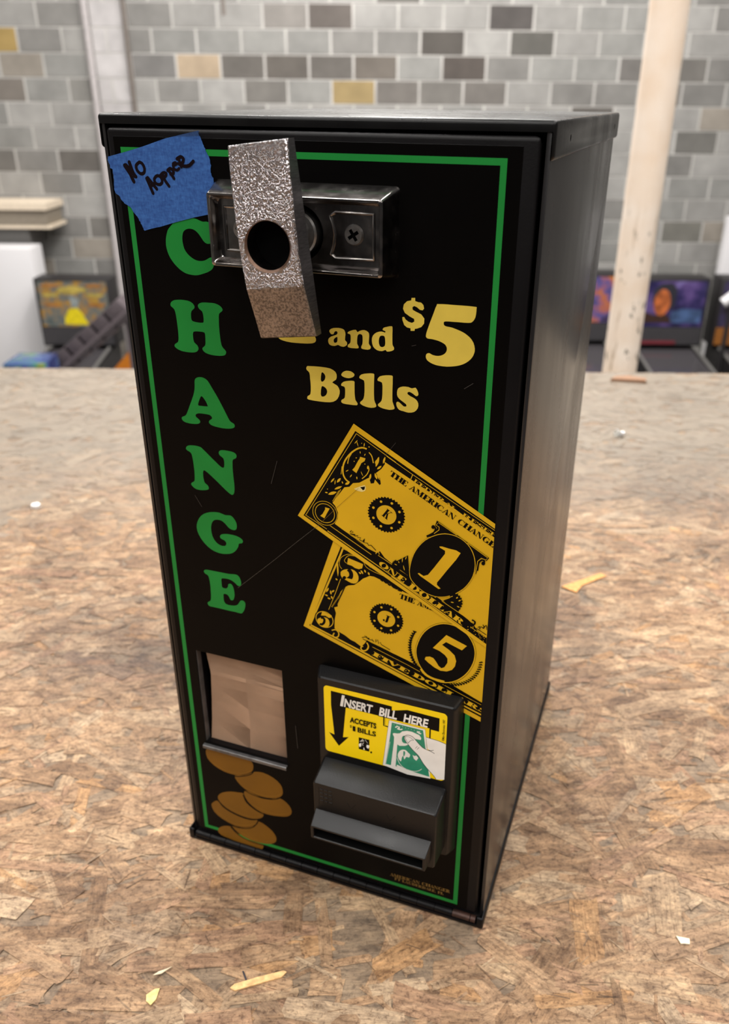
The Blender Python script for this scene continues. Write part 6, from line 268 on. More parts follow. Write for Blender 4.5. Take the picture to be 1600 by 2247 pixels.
ink i -1962,9495,-1995,9567,-1960,9583,-1927,9511;-1993,9564,-2050,9645,-2020,9667,-1962,9586;-2039,9675,-2021,9679,-2013,9642,-2031,9638;-2003,9674,-1946,9617,-1973,9590,-2030,9647;-1946,9616,-1899,9566,-1927,9540,-1974,9591;-1925,9503,-1931,9517,-1944,9522,-1958,9517,-1963,9503,-1958,9490,-1944,9484,-1931,9490;-1958,9575,-1964,9589,-1977,9594,-1991,9589,-1996,9575,-1991,9562,-1977,9556,-1964,9562;-2016,9656,-2022,9670,-2035,9675,-2048,9670,-2054,9656,-2048,9643,-2035,9637,-2022,9643;-1998,9660,-2003,9674,-2017,9679,-2030,9674,-2036,9660,-2030,9647,-2017,9641,-2003,9647;-1941,9604,-1946,9617,-1960,9623,-1973,9617,-1979,9604,-1973,9590,-1960,9585,-1946,9590;-1894,9553,-1900,9567,-1913,9572,-1927,9567,-1932,9553,-1927,9540,-1913,9534,-1900,9540;-1955,9695,-1937,9637,-1974,9626,-1991,9684;-1938,9638,-1910,9563,-1945,9550,-1973,9625;-1954,9689,-1959,9703,-1973,9708,-1986,9703,-1992,9689,-1986,9676,-1973,9670,-1959,9676;-1937,9631,-1942,9645,-1956,9650,-1969,9645,-1975,9631,-1969,9618,-1956,9612,-1942,9618;-1909,9556,-1914,9570,-1928,9575,-1941,9570,-1947,9556,-1941,9543,-1928,9537,-1914,9543;-1842,9679,-1865,9666,-1881,9693,-1859,9706;-1862,9668,-1884,9649,-1905,9673,-1883,9692;-1878,9659,-1881,9635,-1913,9638,-1910,9662;-1881,9642,-1873,9618,-1904,9608,-1912,9631;-1877,9624,-1859,9605,-1883,9583,-1900,9602;-1864,9608,-1842,9597,-1857,9569,-1878,9580;-1850,9599,-1828,9600,-1826,9568,-1848,9567;-1835,9598,-1816,9609,-1801,9581,-1819,9570;-1823,9601,-1814,9620,-1785,9606,-1794,9588;-1815,9614,-1814,9637,-1782,9635,-1784,9612;-1813,9632,-1821,9655,-1790,9664,-1783,9641;-1819,9651,-1831,9672,-1804,9688,-1792,9668;-1825,9666,-1843,9675,-1828,9703,-1810,9694;-1839,9673,-1854,9677,-1847,9708,-1832,9705;-1834,9693,-1839,9704,-1850,9709,-1862,9704,-1866,9693,-1862,9681,-1850,9677,-1839,9681;-1857,9680,-1861,9691,-1873,9696,-1884,9691,-1889,9680,-1884,9668,-1873,9664,-1861,9668;-1878,9661,-1883,9672,-1894,9677,-1906,9672,-1910,9661,-1906,9649,-1894,9645,-1883,9649;-1881,9637,-1885,9648,-1897,9653,-1908,9648,-1913,9637,-1908,9625,-1897,9621,-1885,9625;-1872,9613,-1877,9624,-1888,9629,-1900,9624,-1904,9613,-1900,9601,-1888,9597,-1877,9601;-1855,9594,-1860,9605,-1871,9610,-1882,9605,-1887,9594,-1882,9583,-1871,9578,-1860,9583;-1833,9583,-1838,9594,-1849,9599,-1861,9594,-1865,9583,-1861,9572,-1849,9567,-1838,9572;-1811,9584,-1816,9596,-1827,9600,-1838,9596,-1843,9584,-1838,9573,-1827,9568,-1816,9573;-1792,9595,-1797,9606,-1808,9611,-1820,9606,-1824,9595,-1820,9583,-1808,9579,-1797,9583;-1783,9613,-1788,9625,-1799,9629,-1811,9625,-1815,9613,-1811,9602,-1799,9597,-1788,9602;-1782,9636,-1787,9647,-1798,9652,-1809,9647,-1814,9636,-1809,9625,-1798,9620,-1787,9625;-1789,9660,-1794,9671,-1805,9676,-1817,9671,-1821,9660,-1817,9649,-1805,9644,-1794,9649;-1802,9680,-1806,9691,-1818,9696,-1829,9691,-1834,9680,-1829,9669,-1818,9664,-1806,9669;-1819,9689,-1824,9700,-1835,9705,-1847,9700,-1851,9689,-1847,9678,-1835,9673,-1824,9678;-1834,9693,-1839,9704,-1850,9709,-1862,9704,-1866,9693,-1862,9681,-1850,9677,-1839,9681;-1770,9547,-1744,9485,-1775,9472,-1801,9534;-1744,9485,-1712,9406,-1743,9393,-1775,9472;-1769,9540,-1774,9552,-1786,9557,-1798,9552,-1803,9540,-1798,9528,-1786,9523,-1774,9528;-1743,9479,-1748,9491,-1760,9496,-1772,9491,-1777,9479,-1772,9467,-1760,9462,-1748,9467;-1710,9400,-1715,9412,-1727,9417,-1739,9412,-1744,9400,-1739,9388,-1727,9383,-1715,9388;-1759,9559,-1710,9505,-1735,9482,-1784,9536;-1710,9505,-1665,9455,-1690,9432,-1736,9483;-1755,9548,-1760,9560,-1772,9565,-1784,9560,-1789,9548,-1784,9536,-1772,9531,-1760,9536;-1706,9494,-1711,9506,-1723,9511,-1735,9506,-1740,9494,-1735,9482,-1723,9477,-1711,9482;-1661,9443,-1666,9455,-1678,9460,-1690,9455,-1695,9443,-1690,9431,-1678,9426,-1666,9431;-1751,9487,-1695,9517,-1679,9487,-1735,9457;-1726,9472,-1731,9484,-1743,9489,-1755,9484,-1760,9472,-1755,9460,-1743,9455,-1731,9460;-1670,9502,-1675,9514,-1687,9519,-1699,9514,-1704,9502,-1699,9490,-1687,9485,-1675,9490;-1660,9553,-1674,9542,-1693,9564,-1680,9576;-1671,9544,-1683,9528,-1708,9545,-1696,9562;-1680,9538,-1679,9518,-1709,9515,-1710,9535;-1681,9524,-1670,9506,-1696,9491,-1707,9509;-1677,9512,-1655,9502,-1668,9475,-1690,9485;-1660,9504,-1636,9502,-1639,9472,-1663,9474;-1644,9500,-1624,9510,-1611,9482,-1631,9473;-1629,9506,-1615,9522,-1592,9502,-1606,9486;-1619,9512,-1619,9533,-1589,9533,-1589,9512;-1618,9527,-1625,9548,-1597,9558,-1590,9538;-1621,9542,-1636,9554,-1616,9577,-1602,9564;-1632,9552,-1649,9559,-1638,9586,-1621,9580;-1641,9558,-1656,9555,-1661,9585,-1646,9587;-1652,9556,-1664,9551,-1676,9578,-1665,9584;-1655,9565,-1659,9575,-1670,9580,-1681,9575,-1685,9565,-1681,9554,-1670,9550,-1659,9554;-1668,9553,-1673,9563,-1683,9568,-1694,9563,-1698,9553,-1694,9542,-1683,9538,-1673,9542;-1680,9536,-1685,9547,-1695,9551,-1706,9547,-1710,9536,-1706,9526,-1695,9521,-1685,9526;-1679,9517,-1683,9527,-1694,9532,-1704,9527,-1709,9517,-1704,9506,-1694,9502,-1683,9506;-1668,9499,-1673,9509,-1683,9514,-1694,9509,-1698,9499,-1694,9488,-1683,9484,-1673,9488;-1647,9489,-1651,9499,-1662,9504,-1672,9499,-1677,9489,-1672,9478,-1662,9474,-1651,9478;-1622,9487,-1627,9497,-1637,9502,-1648,9497,-1652,9487,-1648,9476,-1637,9472,-1627,9476;-1602,9496,-1607,9507,-1617,9511,-1628,9507,-1632,9496,-1628,9485,-1617,9481,-1607,9485;-1589,9512,-1593,9523,-1604,9527,-1615,9523,-1619,9512,-1615,9501,-1604,9497,-1593,9501;-1589,9533,-1593,9543,-1604,9548,-1614,9543,-1619,9533,-1614,9522,-1604,9518,-1593,9522;-1596,9553,-1601,9564,-1611,9568,-1622,9564,-1626,9553,-1622,9542,-1611,9538,-1601,9542;-1611,9566,-1615,9576,-1626,9581,-1637,9576,-1641,9566,-1637,9555,-1626,9551,-1615,9555;-1628,9572,-1633,9583,-1643,9587,-1654,9583,-1658,9572,-1654,9562,-1643,9557,-1633,9562;-1644,9570,-1648,9580,-1659,9585,-1669,9580,-1674,9570,-1669,9559,-1659,9555,-1648,9559;-1655,9565,-1659,9575,-1670,9580,-1681,9575,-1685,9565,-1681,9554,-1670,9550,-1659,9554;-1574,9592,-1568,9569,-1599,9560,-1605,9584;-1568,9570,-1556,9540,-1586,9528,-1598,9559;-1558,9543,-1535,9511,-1561,9492,-1584,9524;-1536,9512,-1515,9487,-1539,9467,-1560,9492;-1574,9588,-1578,9599,-1590,9604,-1601,9599,-1606,9588,-1601,9577,-1590,9572,-1578,9577;-1567,9564,-1572,9576,-1583,9580,-1594,9576,-1599,9564,-1594,9553,-1583,9548,-1572,9553;-1555,9534,-1560,9545,-1571,9550,-1582,9545,-1587,9534,-1582,9522,-1571,9518,-1560,9522;-1532,9502,-1537,9513,-1548,9518,-1559,9513,-1564,9502,-1559,9491,-1548,9486,-1537,9491;-1511,9477,-1516,9488,-1527,9493,-1538,9488,-1543,9477,-1538,9465,-1527,9461,-1516,9465;-1627,9585,-1610,9599,-1591,9577,-1607,9562;-1609,9601,-1588,9614,-1571,9589,-1592,9575;-1580,9617,-1560,9618,-1559,9588,-1579,9587;-1553,9616,-1539,9610,-1552,9583,-1566,9589;-1531,9594,-1533,9581,-1562,9585,-1561,9598;-1535,9574,-1546,9560,-1570,9577,-1560,9592;-1551,9555,-1570,9546,-1583,9573,-1565,9582;-1572,9545,-1589,9539,-1599,9568,-1582,9574;-1602,9573,-1607,9584,-1617,9588,-1628,9584,-1632,9573,-1628,9563,-1617,9558,-1607,9563;-1585,9588,-1590,9599,-1600,9603,-1611,9599,-1615,9588,-1611,9577,-1600,9573,-1590,9577;-1564,9602,-1569,9613,-1579,9617,-1590,9613,-1594,9602,-1590,9591,-1579,9587,-1569,9591;-1544,9603,-1549,9613,-1559,9618,-1570,9613,-1574,9603,-1570,9592,-1559,9588,-1549,9592;-1531,9596,-1535,9607,-1546,9611,-1556,9607,-1561,9596,-1556,9586,-1546,9581,-1535,9586;-1533,9583,-1537,9594,-1548,9598,-1558,9594,-1563,9583,-1558,9572,-1548,9568,-1537,9572;-1543,9568,-1547,9579,-1558,9583,-1569,9579,-1573,9568,-1569,9558,-1558,9553,-1547,9558;-1562,9559,-1566,9570,-1577,9574,-1587,9570,-1592,9559,-1587,9549,-1577,9544,-1566,9549;-1579,9554,-1584,9564,-1594,9569,-1605,9564,-1609,9554,-1605,9543,-1594,9539,-1584,9543;-1508,9641,-1493,9624,-1517,9603,-1532,9621;-1493,9624,-1475,9601,-1499,9581,-1518,9604;-1474,9600,-1458,9578,-1484,9560,-1500,9582;-1458,9578,-1446,9560,-1473,9542,-1485,9560;-1504,9631,-1509,9642,-1520,9647,-1531,9642,-1536,9631,-1531,9620,-1520,9615,-1509,9620;-1489,9614,-1494,9625,-1505,9630,-1517,9625,-1521,9614,-1517,9602,-1505,9598,-1494,9602;-1471,9591,-1476,9603,-1487,9607,-1498,9603,-1503,9591,-1498,9580,-1487,9575,-1476,9580;-1455,9569,-1460,9580,-1471,9585,-1483,9580,-1487,9569,-1483,9557,-1471,9553,-1460,9557;-1444,9551,-1448,9563,-1460,9567,-1471,9563,-1476,9551,-1471,9540,-1460,9535,-1448,9540;-1535,9636,-1521,9647,-1501,9624,-1516,9613;-1518,9649,-1500,9659,-1486,9632,-1504,9623;-1488,9659,-1470,9653,-1480,9625,-1498,9631;-1465,9650,-1451,9637,-1472,9615,-1485,9628;-1447,9631,-1443,9616,-1471,9607,-1476,9621;-1442,9608,-1446,9595,-1475,9603,-1471,9616;-1456,9585,-1473,9579,-1483,9608,-1465,9613;-1476,9578,-1494,9576,-1497,9606,-1480,9608;-1510,9624,-1515,9635,-1525,9639,-1536,9635,-1540,9624,-1536,9613,-1525,9609,-1515,9613;-1496,9636,-1500,9647,-1511,9651,-1522,9647,-1526,9636,-1522,9625,-1511,9621,-1500,9625;-1478,9645,-1482,9656,-1493,9660,-1503,9656,-1508,9645,-1503,9635,-1493,9630,-1482,9635;-1460,9639,-1465,9649,-1475,9654,-1486,9649,-1490,9639,-1486,9628,-1475,9624,-1465,9628;-1446,9626,-1451,9637,-1461,9641,-1472,9637,-1476,9626,-1472,9615,-1461,9611,-1451,9615;-1442,9612,-1446,9622,-1457,9627,-1467,9622,-1472,9612,-1467,9601,-1457,9597,-1446,9601;-1446,9599,-1450,9610,-1461,9614,-1471,9610,-1476,9599,-1471,9588,-1461,9584,-1450,9588;-1463,9593,-1467,9604,-1478,9608,-1489,9604,-1493,9593,-1489,9583,-1478,9578,-1467,9583;-1481,9591,-1485,9602,-1496,9606,-1506,9602,-1511,9591,-1506,9580,-1496,9576,-1485,9580;-1420,9689,-1436,9686,-1440,9711,-1425,9714;-1432,9687,-1447,9679,-1460,9702,-1444,9710;-1441,9689,-1443,9667,-1469,9670,-1466,9692;-1444,9672,-1438,9650,-1463,9643,-1469,9666;-1443,9657,-1426,9646,-1442,9624,-1458,9636;-1431,9648,-1412,9644,-1417,9618,-1437,9622;-1420,9643,-1404,9650,-1393,9627,-1409,9619;-1407,9649,-1396,9658,-1379,9639,-1390,9629;-1410,9701,-1413,9711,-1423,9714,-1432,9711,-1436,9701,-1432,9692,-1423,9688,-1413,9692;-1425,9699,-1429,9708,-1438,9712,-1447,9708,-1451,9699,-1447,9689,-1438,9686,-1429,9689;-1440,9690,-1444,9700,-1453,9703,-1463,9700,-1466,9690,-1463,9681,-1453,9677,-1444,9681;-1443,9669,-1447,9678,-1456,9682,-1465,9678,-1469,9669,-1465,9660,-1456,9656,-1447,9660;-1437,9647,-1441,9656,-1450,9660,-1460,9656,-1463,9647,-1460,9638,-1450,9634,-1441,9638;-1421,9635,-1425,9644,-1434,9648,-1443,9644,-1447,9635,-1443,9626,-1434,9622,-1425,9626;-1401,9631,-1405,9640,-1414,9644,-1424,9640,-1427,9631,-1424,9622,-1414,9618,-1405,9622;-1386,9639,-1389,9648,-1399,9652,-1408,9648,-1412,9639,-1408,9630,-1399,9626,-1389,9630;-1374,9649,-1378,9658,-1387,9662,-1396,9658,-1400,9649,-1396,9639,-1387,9636,-1378,9639;-1462,9678,-1403,9706,-1393,9685,-1451,9656;-1444,9667,-1448,9675,-1456,9679,-1465,9675,-1468,9667,-1465,9658,-1456,9655,-1448,9658;-1386,9695,-1390,9704,-1398,9707,-1407,9704,-1410,9695,-1407,9687,-1398,9683,-1390,9687;-1410,9749,-1390,9761,-1373,9733,-1394,9722;-1387,9762,-1363,9772,-1352,9742,-1376,9732;-1353,9772,-1333,9766,-1342,9736,-1362,9741;-1326,9761,-1314,9748,-1339,9727,-1350,9741;-1311,9733,-1318,9712,-1348,9721,-1342,9742;-1320,9707,-1335,9687,-1361,9707,-1346,9726;-1344,9681,-1366,9676,-1374,9707,-1351,9712;-1367,9676,-1379,9673,-1385,9705,-1373,9707;-1376,9704,-1353,9693,-1367,9664,-1389,9675;-1356,9694,-1322,9686,-1330,9655,-1364,9663;-1326,9687,-1296,9687,-1295,9655,-1326,9655;-1300,9687,-1271,9695,-1262,9664,-1292,9656;-1276,9692,-1247,9713,-1228,9687,-1257,9666;-1249,9712,-1227,9731,-1206,9707,-1227,9688;-1386,9736,-1390,9747,-1402,9752,-1413,9747,-1418,9736,-1413,9724,-1402,9720,-1390,9724;-1365,9747,-1370,9759,-1381,9763,-1393,9759,-1397,9747,-1393,9736,-1381,9731,-1370,9736;-1341,9757,-1346,9768,-1357,9773,-1369,9768,-1373,9757,-1369,9745,-1357,9741,-1346,9745;-1322,9751,-1326,9762,-1338,9767,-1349,9762,-1354,9751,-1349,9740,-1338,9735,-1326,9740;-1310,9738,-1315,9749,-1326,9754,-1338,9749,-1342,9738,-1338,9726,-1326,9722,-1315,9726;-1317,9716,-1322,9728,-1333,9732,-1344,9728,-1349,9716,-1344,9705,-1333,9700,-1322,9705;-1332,9697,-1336,9708,-1348,9713,-1359,9708,-1364,9697,-1359,9686,-1348,9681,-1336,9686;-1354,9692,-1359,9703,-1370,9708,-1381,9703,-1386,9692,-1381,9680,-1370,9676,-1359,9680;-1366,9689,-1371,9700,-1382,9705,-1394,9700,-1398,9689,-1394,9678,-1382,9673,-1371,9678;-1344,9679,-1349,9690,-1360,9695,-1371,9690,-1376,9679,-1371,9668,-1360,9663,-1349,9668;-1310,9671,-1314,9682,-1326,9687,-1337,9682,-1342,9671,-1337,9659,-1326,9655,-1314,9659;-1280,9671,-1284,9683,-1296,9687,-1307,9683,-1312,9671,-1307,9660,-1296,9655,-1284,9660;-1250,9679,-1255,9690,-1266,9695,-1278,9690,-1282,9679,-1278,9668,-1266,9663,-1255,9668;-1222,9700,-1226,9711,-1238,9716,-1249,9711,-1254,9700,-1249,9688,-1238,9684,-1226,9688;-1200,9719,-1205,9731,-1216,9735,-1228,9731,-1232,9719,-1228,9708,-1216,9703,-1205,9708;-1370,9747,-1346,9667,-1375,9659,-1398,9738;-1369,9743,-1374,9753,-1384,9758,-1395,9753,-1399,9743,-1395,9732,-1384,9728,-1374,9732;-1345,9663,-1350,9674,-1360,9678,-1371,9674,-1375,9663,-1371,9652,-1360,9648,-1350,9652
wear s -1121,4779,-609,5266,-260,5610,13,5872,15,5870,-258,5608,-607,5264,-1119,4777
wear s2 12,5872,252,6144,515,6426,517,6424,254,6141,15,5870
wear s3 818,6854,945,7030,947,7028,820,6852;-469,6605,-561,6305,-566,6306,-473,6606;1656,7709,1746,7776,1749,7772,1659,7705;-414,2766,-398,2373,-403,2372,-419,2766;1099,8088,1146,8102,1147,8098,1100,8084;-1604,5986,-1524,5846,-1528,5844,-1608,5984
"""
LAYERS = {}
for row in DECALS.strip().split('\n'):
    if not row.strip(): continue
    lay, col, data = row.split(' ', 2)
    for item in data.split(';'):
        ps = []
        for q in item.split('|'):
            v = [int(t)/20 for t in q.split(',')]
            ps.append(list(zip(v[0::2], v[1::2])))
        LAYERS.setdefault(lay, []).append((col, ps))

# ------------------------------------------------------------------ materials
M = {}
def paint_black(name, base, rough, spec, grain=0.12, gscale=900):
    m, nt, b = new_mat(name)
    v = mapped(nt)
    f = noise(nt, v, 18, 5, 0.6)
    nt.links.new(ramp(nt, f, [(0.3, tuple(c*0.8 for c in base)), (0.75, tuple(c*1.3 for c in base))]), b.inputs['Base Color'])
    r = ramp(nt, noise(nt, mapped(nt, (6, 6, 1.2)), 6, 4), [(0.3, (rough-0.05,)*3), (0.7, (rough+0.06,)*3)])
    nt.links.new(r, b.inputs['Roughness'])
    setp(b, spec=spec)
    bump(nt, b, noise(nt, v, gscale, 2), grain, 0.0004)
    return m
M['body'] = paint_black('satin_black_paint', (0.014, 0.013, 0.0135), 0.25, 0.65, .04)
M['lid'] = paint_black('worn_black_paint', (0.004, 0.0038, 0.004), 0.28, 0.30, 0.05, 700)
M['door'] = paint_black('door_black_paint', (0.0045, 0.004, 0.0045), 0.38, 0.18)
M['plastic'] = paint_black('pebbled_black_plastic', (0.0036, 0.0034, 0.0037), 0.36, 0.42, 0.20, 1300)
M['panel'] = simple('black_graphic_film', (0.0018, 0.0015, 0.0014), 0.36, 0, 0.08, bstr=0.04, bscale=900)
M['void'] = simple('cavity_shade', (0.002, 0.002, 0.002), 0.9, 0, 0.05)  # near-black colour paints in the shade of wells, slots and grooves
M['g'] = simple('green_ink', srgb(20, 128, 50), 0.5, 0, 0.3, 0.03)
M['y'] = simple('pale_yellow_ink', srgb(214, 188, 76), 0.5, 0, 0.2, 0.02, 120)
M['b'] = simple('golden_yellow_ink', srgb(214, 168, 24), 0.45, 0, 0.3, 0.03, 30)
M['k'] = simple('black_ink', (0.0024, 0.002, 0.0018), 0.45, 0, 0.10)
M['w'] = simple('bare_chip', srgb(225, 205, 130), 0.5)
M['c'] = simple('bronze_ink', srgb(118, 78, 12), 0.5, 0, 0.3, 0.05)
M['c2'] = simple('light_bronze_ink', srgb(134, 92, 20), 0.5, 0, 0.3)
M['f'] = simple('dull_gold_ink', srgb(122, 94, 46), 0.5, 0, 0.2)
M['s'] = simple('grey_scratch', srgb(95, 88, 80), 0.5)
M['s2'] = simple('brown_scratch', srgb(120, 88, 15), 0.5)
M['s3'] = simple('faint_scratch', srgb(62, 58, 55), 0.5)
M['sk'] = simple('sticker_black', (0.003, 0.0025, 0.002), 0.4, 0, 0.15)
M['sw'] = simple('sticker_white', srgb(238, 234, 226), 0.4)
M['sw2'] = simple('sticker_pale_hand', srgb(240, 236, 230), 0.4)
M['sg'] = simple('sticker_green', srgb(48, 140, 108), 0.4, 0, 0.4, 0.05, 200)
M['y2'] = simple('sticker_yellow', srgb(255, 216, 8), 0.35, 0, 0.4, 0.02)
M['i'] = simple('marker_ink', srgb(16, 6, 14), 0.6, 0, .1)

# cast metal of the handle: nickel over a hammered surface, pitted and worn at the foot, brown there painting in the board's reflection
m, nt, b = new_mat('hammered_metal')
v = mapped(nt, (1, 1, 1)); vv = mapped(nt, (1.0, 1.0, 0.55), rot=(0, 0.6, 0))
n1 = noise(nt, vv, 1100, 2, 0.6)
setp(b, color=srgb(178, 175, 178), metal=1.0, rough=0.14)
bump(nt, b, n1, 1.0, 0.0046)
M['hammer'] = m
m, nt, b = new_mat('pitted_worn_reflection')
v = mapped(nt)
pit = ramp(nt, noise(nt, v, 900, 3, 0.7), [(0.42, (0.035, 0.028, 0.024)), (0.56, (0.37, 0.30, 0.25))])
blot = ramp(nt, noise(nt, v, 60, 3), [(0.35, (0.44, 0.36, 0.30)), (0.7, (0.24, 0.195, 0.165))])
nt.links.new(mix(nt, 0.6, blot, pit), b.inputs['Base Color'])
setp(b, metal=0.75, rough=0.42)
bump(nt, b, noise(nt, v, 700, 3, 0.7), 0.5, 0.0007)
M['pitted'] = m
m, nt, b = new_mat('brushed_metal')
v = mapped(nt, (1, 1, 14), rot=(0, 0.1, 0))
nt.links.new(ramp(nt, noise(nt, v, 160, 3), [(0.3, (0.10, 0.095, 0.10)), (0.7, (0.20, 0.19, 0.195))]), b.inputs['Base Color'])
setp(b, metal=0.9, rough=0.38); bump(nt, b, noise(nt, v, 200, 2), 0.2, 0.0003)
M['brushed'] = m
M['copper'] = simple('worn_copper_rim', srgb(104, 80, 66), 0.45, 0.6, 0.5, 0.15, 500)
m, nt, b = new_mat('smoky_chrome')
v = mapped(nt)
nt.links.new(ramp(nt, noise(nt, v, 90, 4, 0.6), [(0.35, (0.20, 0.185, 0.175)), (0.65, (0.34, 0.32, 0.31))]), b.inputs['Base Color'])
nt.links.new(ramp(nt, noise(nt, v, 160, 3), [(0.3, (0.13,)*3), (0.75, (0.30,)*3)]), b.inputs['Roughness'])
setp(b, metal=1.0); bump(nt, b, noise(nt, v, 240, 2), 0.06, 0.0004)
M['chrome'] = m
M['steel'] = simple('galvanised_steel', (0.17, 0.165, 0.165), 0.42, 0.7, 0.5, 0.15, 120, 0.1)
M['screw'] = simple('screw_steel', (0.30, 0.29, 0.28), 0.38, 0.95, 0.5, 0.1, 300)
M['card'] = simple('brown_cardboard', srgb(208, 174, 146), 0.85, 0, 0.15, 0.05, 30, 0.15, 500)

# masking tape: crepe paper ribs
m, nt, b = new_mat('blue_crepe_tape')
v = mapped(nt, (1, 1, 0.35), rot=(0, -0.18, 0)); v2 = mapped(nt, (0.35, 1, 1), rot=(0, -0.18, 0))
f1 = noise(nt, v, 1300, 2); f2 = noise(nt, v2, 900, 2)
c1 = ramp(nt, f1, [(0.3, srgb(36, 74, 140)), (0.7, srgb(58, 106, 176))])
c2 = ramp(nt, f2, [(0.3, srgb(34, 70, 136)), (0.72, srgb(60, 110, 182))])
nt.links.new(mix(nt, 0.5, c1, c2), b.inputs['Base Color'])
setp(b, rough=0.62, spec=0.3); bump(nt, b, f1, 0.35, 0.0004)
M['tape'] = m

# ------------------------------------------------------------------ the change machine (front face = local -Y)
RZ = -0.34108577
root = empty('change_machine', (0, 0, 0), RZ,
             'tall black steel bill changer with green CHANGE lettering, standing on the chipboard', 'change machine')

# cabinet with a recess behind the door
bm = bmesh.new(); add_box(bm, -.115, .115, 0, .269, .004, .5035)
es = [e for e in bm.edges if all(v.co.y > .2 for v in e.verts) and abs(e.verts[0].co.z-e.verts[1].co.z) > .1]
bmesh.ops.bevel(bm, geom=es, offset=.0045, segments=4, profile=.5, affect='EDGES')
es = [e for e in bm.edges if all(v.co.y < .001 for v in e.verts)]
bmesh.ops.bevel(bm, geom=es, offset=.0010, segments=2, profile=.5, affect='EDGES')
body = from_bm('cabinet_body', bm, M['body'], root)
cut = box('cut', -.1128, .1128, -.01, .060, .0045, .5022, M['body']); boolean(body, cut)
for xa, xb in ((.1142, .12), (-.12, -.1142)):
    boolean(body, box('cut', xa, xb, .2630, .28, -.01, .4905, M['void']))
body.data.materials.clear(); body.data.materials.append(M['body']); body.data.materials.append(M['void'])
for p in body.data.polygons:
    if p.center.y > .2631 and abs(p.center.x) > .10 and abs(p.normal.z) < .5: p.material_index = 1
refinish(body)
# folded lid: pan open below
bm = bmesh.new(); add_box(bm, -.1168, .1168, -.0005, .2705, .4906, .5070, .0021, 4)
lid = from_bm('lid', bm, M['lid'], root)
boolean(lid, box('cut', -.1153, .1153, -.02, .2688, .470, .5021, M['lid']))
for y in (.0423, .244):
    boolean(lid, cyl('cut', (.112, y, .4985), (.120, y, .4985), .0016, M['lid'], n=12))
lid.data.materials.clear(); lid.data.materials.append(M['lid'])
refinish(lid)
# base tray
bm = bmesh.new(); add_box(bm, -.1163, .1163, -.0056, .2705, 0, .0100, .0012, 3)
tray = from_bm('base_tray', bm, M['door'], root)
boolean(tray, box('cut', -.1151, .1151, -.0044, .2693, .0016, .02, M['lid']))
boolean(tray, box('cut', -.1120, .1120, -.0100, .0100, .0028, .02, M['lid']))
tray.data.materials.clear(); tray.data.materials.append(M['door'])
refinish(tray)

# door: folded sheet with rolled edges and an opening for the coin cup
bm = bmesh.new(); add_box(bm, -.1113, .1107, -.0020, .0140, .0090, .5005, .0022, 4)
door = from_bm('door', bm, M['door'], root)
boolean(door, box('cut', -.0935, -.0290, -.02, .03, .1016, .1812, M['door']))
# folded corner notches at the top
for xa, xb in ((-.120, -.1085), (.1080, .120)):
    boolean(door, box('cut', xa, xb, -.0004, .03, .4975, .51, M['door']))
door.data.materials.clear(); door.data.materials.append(M['door'])
refinish(door)

# piano hinge under the door
bm = bmesh.new(); x = -.1105; k = 0
while x < .108:
    w = .0128; a, b_ = x, min(x+w-.0006, .1105)
    add_cyl(bm, (a, -.0030, .0052), (b_, -.0030, .0052), .0026, n=14, mi=1 if x > .094 else 0)
    x += w
add_cyl(bm, (-.1105, -.0030, .0052), (.1105, -.0030, .0052), .0017, n=10)
M['rust'] = simple('rubbed_brown_steel', srgb(70, 48, 40), 0.5, 0.4, 0.5, 0.2, 200)
hinge = from_bm('piano_hinge', bm, [M['door'], M['rust']], root, smooth=True)

# printed panel
bm = bmesh.new(); add_box(bm, -.1070, .1035, -.00232, -.0019, .0112, .4965, .00008, 1)
panel = from_bm('graphic_panel', bm, M['panel'], root)
boolean(panel, box('cut', -.0935, -.0290, -.02, .03, .1016, .1812, M['panel']))
panel.data.materials.clear(); panel.data.materials.append(M['panel'])
Y0 = -2.34
def ring_rect(x0, x1, z0, z1, w):
    return [[(x0, z0), (x1, z0), (x1, z1), (x0, z1)], [(x0+w, z0+w), (x1-w, z0+w), (x1-w, z1-w), (x0+w, z1-w)]]
flat('green_border', [ring_rect(-103.2, 96.8, 13.3, 491.5, 3.0)], Y0, M['g'], panel)
def layer(name, lay, y, label=None, colmap={}, dy=0.0):
    """one mesh with a material per ink, polygons stacked in drawing order"""
    items = LAYERS[lay]; cols = []
    for c, _ in items:
        if c not in cols: cols.append(c)
    verts, faces, mi = [], [], []
    for k, (c, ps) in enumerate(items):
        yy = (y - 0.0012*k)*MM; base = len(verts)
        for p in ps: verts += [(a*MM, yy, b_*MM) for a, b_ in p]
        for t in tessellate_polygon([[Vector((a, b_, 0)) for a, b_ in p] for p in ps]):
            faces.append([base+i for i in t]); mi.append(cols.index(c))
    me = bpy.data.meshes.new(name); me.from_pydata(verts, [], faces); me.update()
    o = link(name, me, [M[colmap.get(c, c)] for c in cols], panel if lay not in ('sticker', 'ink') else None)
    for p, i in zip(me.polygons, mi): p.material_index = i
    if label: o['label'] = label
    return o
layer('change_lettering', 'change', Y0-.02, 'green CHANGE lettering running down the left')
layer('bills_lettering', 'five', Y0-.02, 'yellow lettering about $5 bills')
layer('coins_print', 'coins', Y0-.03, 'printed bronze coins spilling below the cup')
layer('five_bill_print', 'five_bill', Y0-.03, 'yellow and black printed five dollar bill')
layer('one_bill_print', 'one_bill', Y0-.45, 'yellow and black printed one dollar bill')
layer('maker_lettering', 'footer', Y0-.02, 'small gold maker name near the bottom')
for it in list(LAYERS['wear']):
    LAYERS['one'] = [it]; layer('scratch', 'one', Y0-.80)

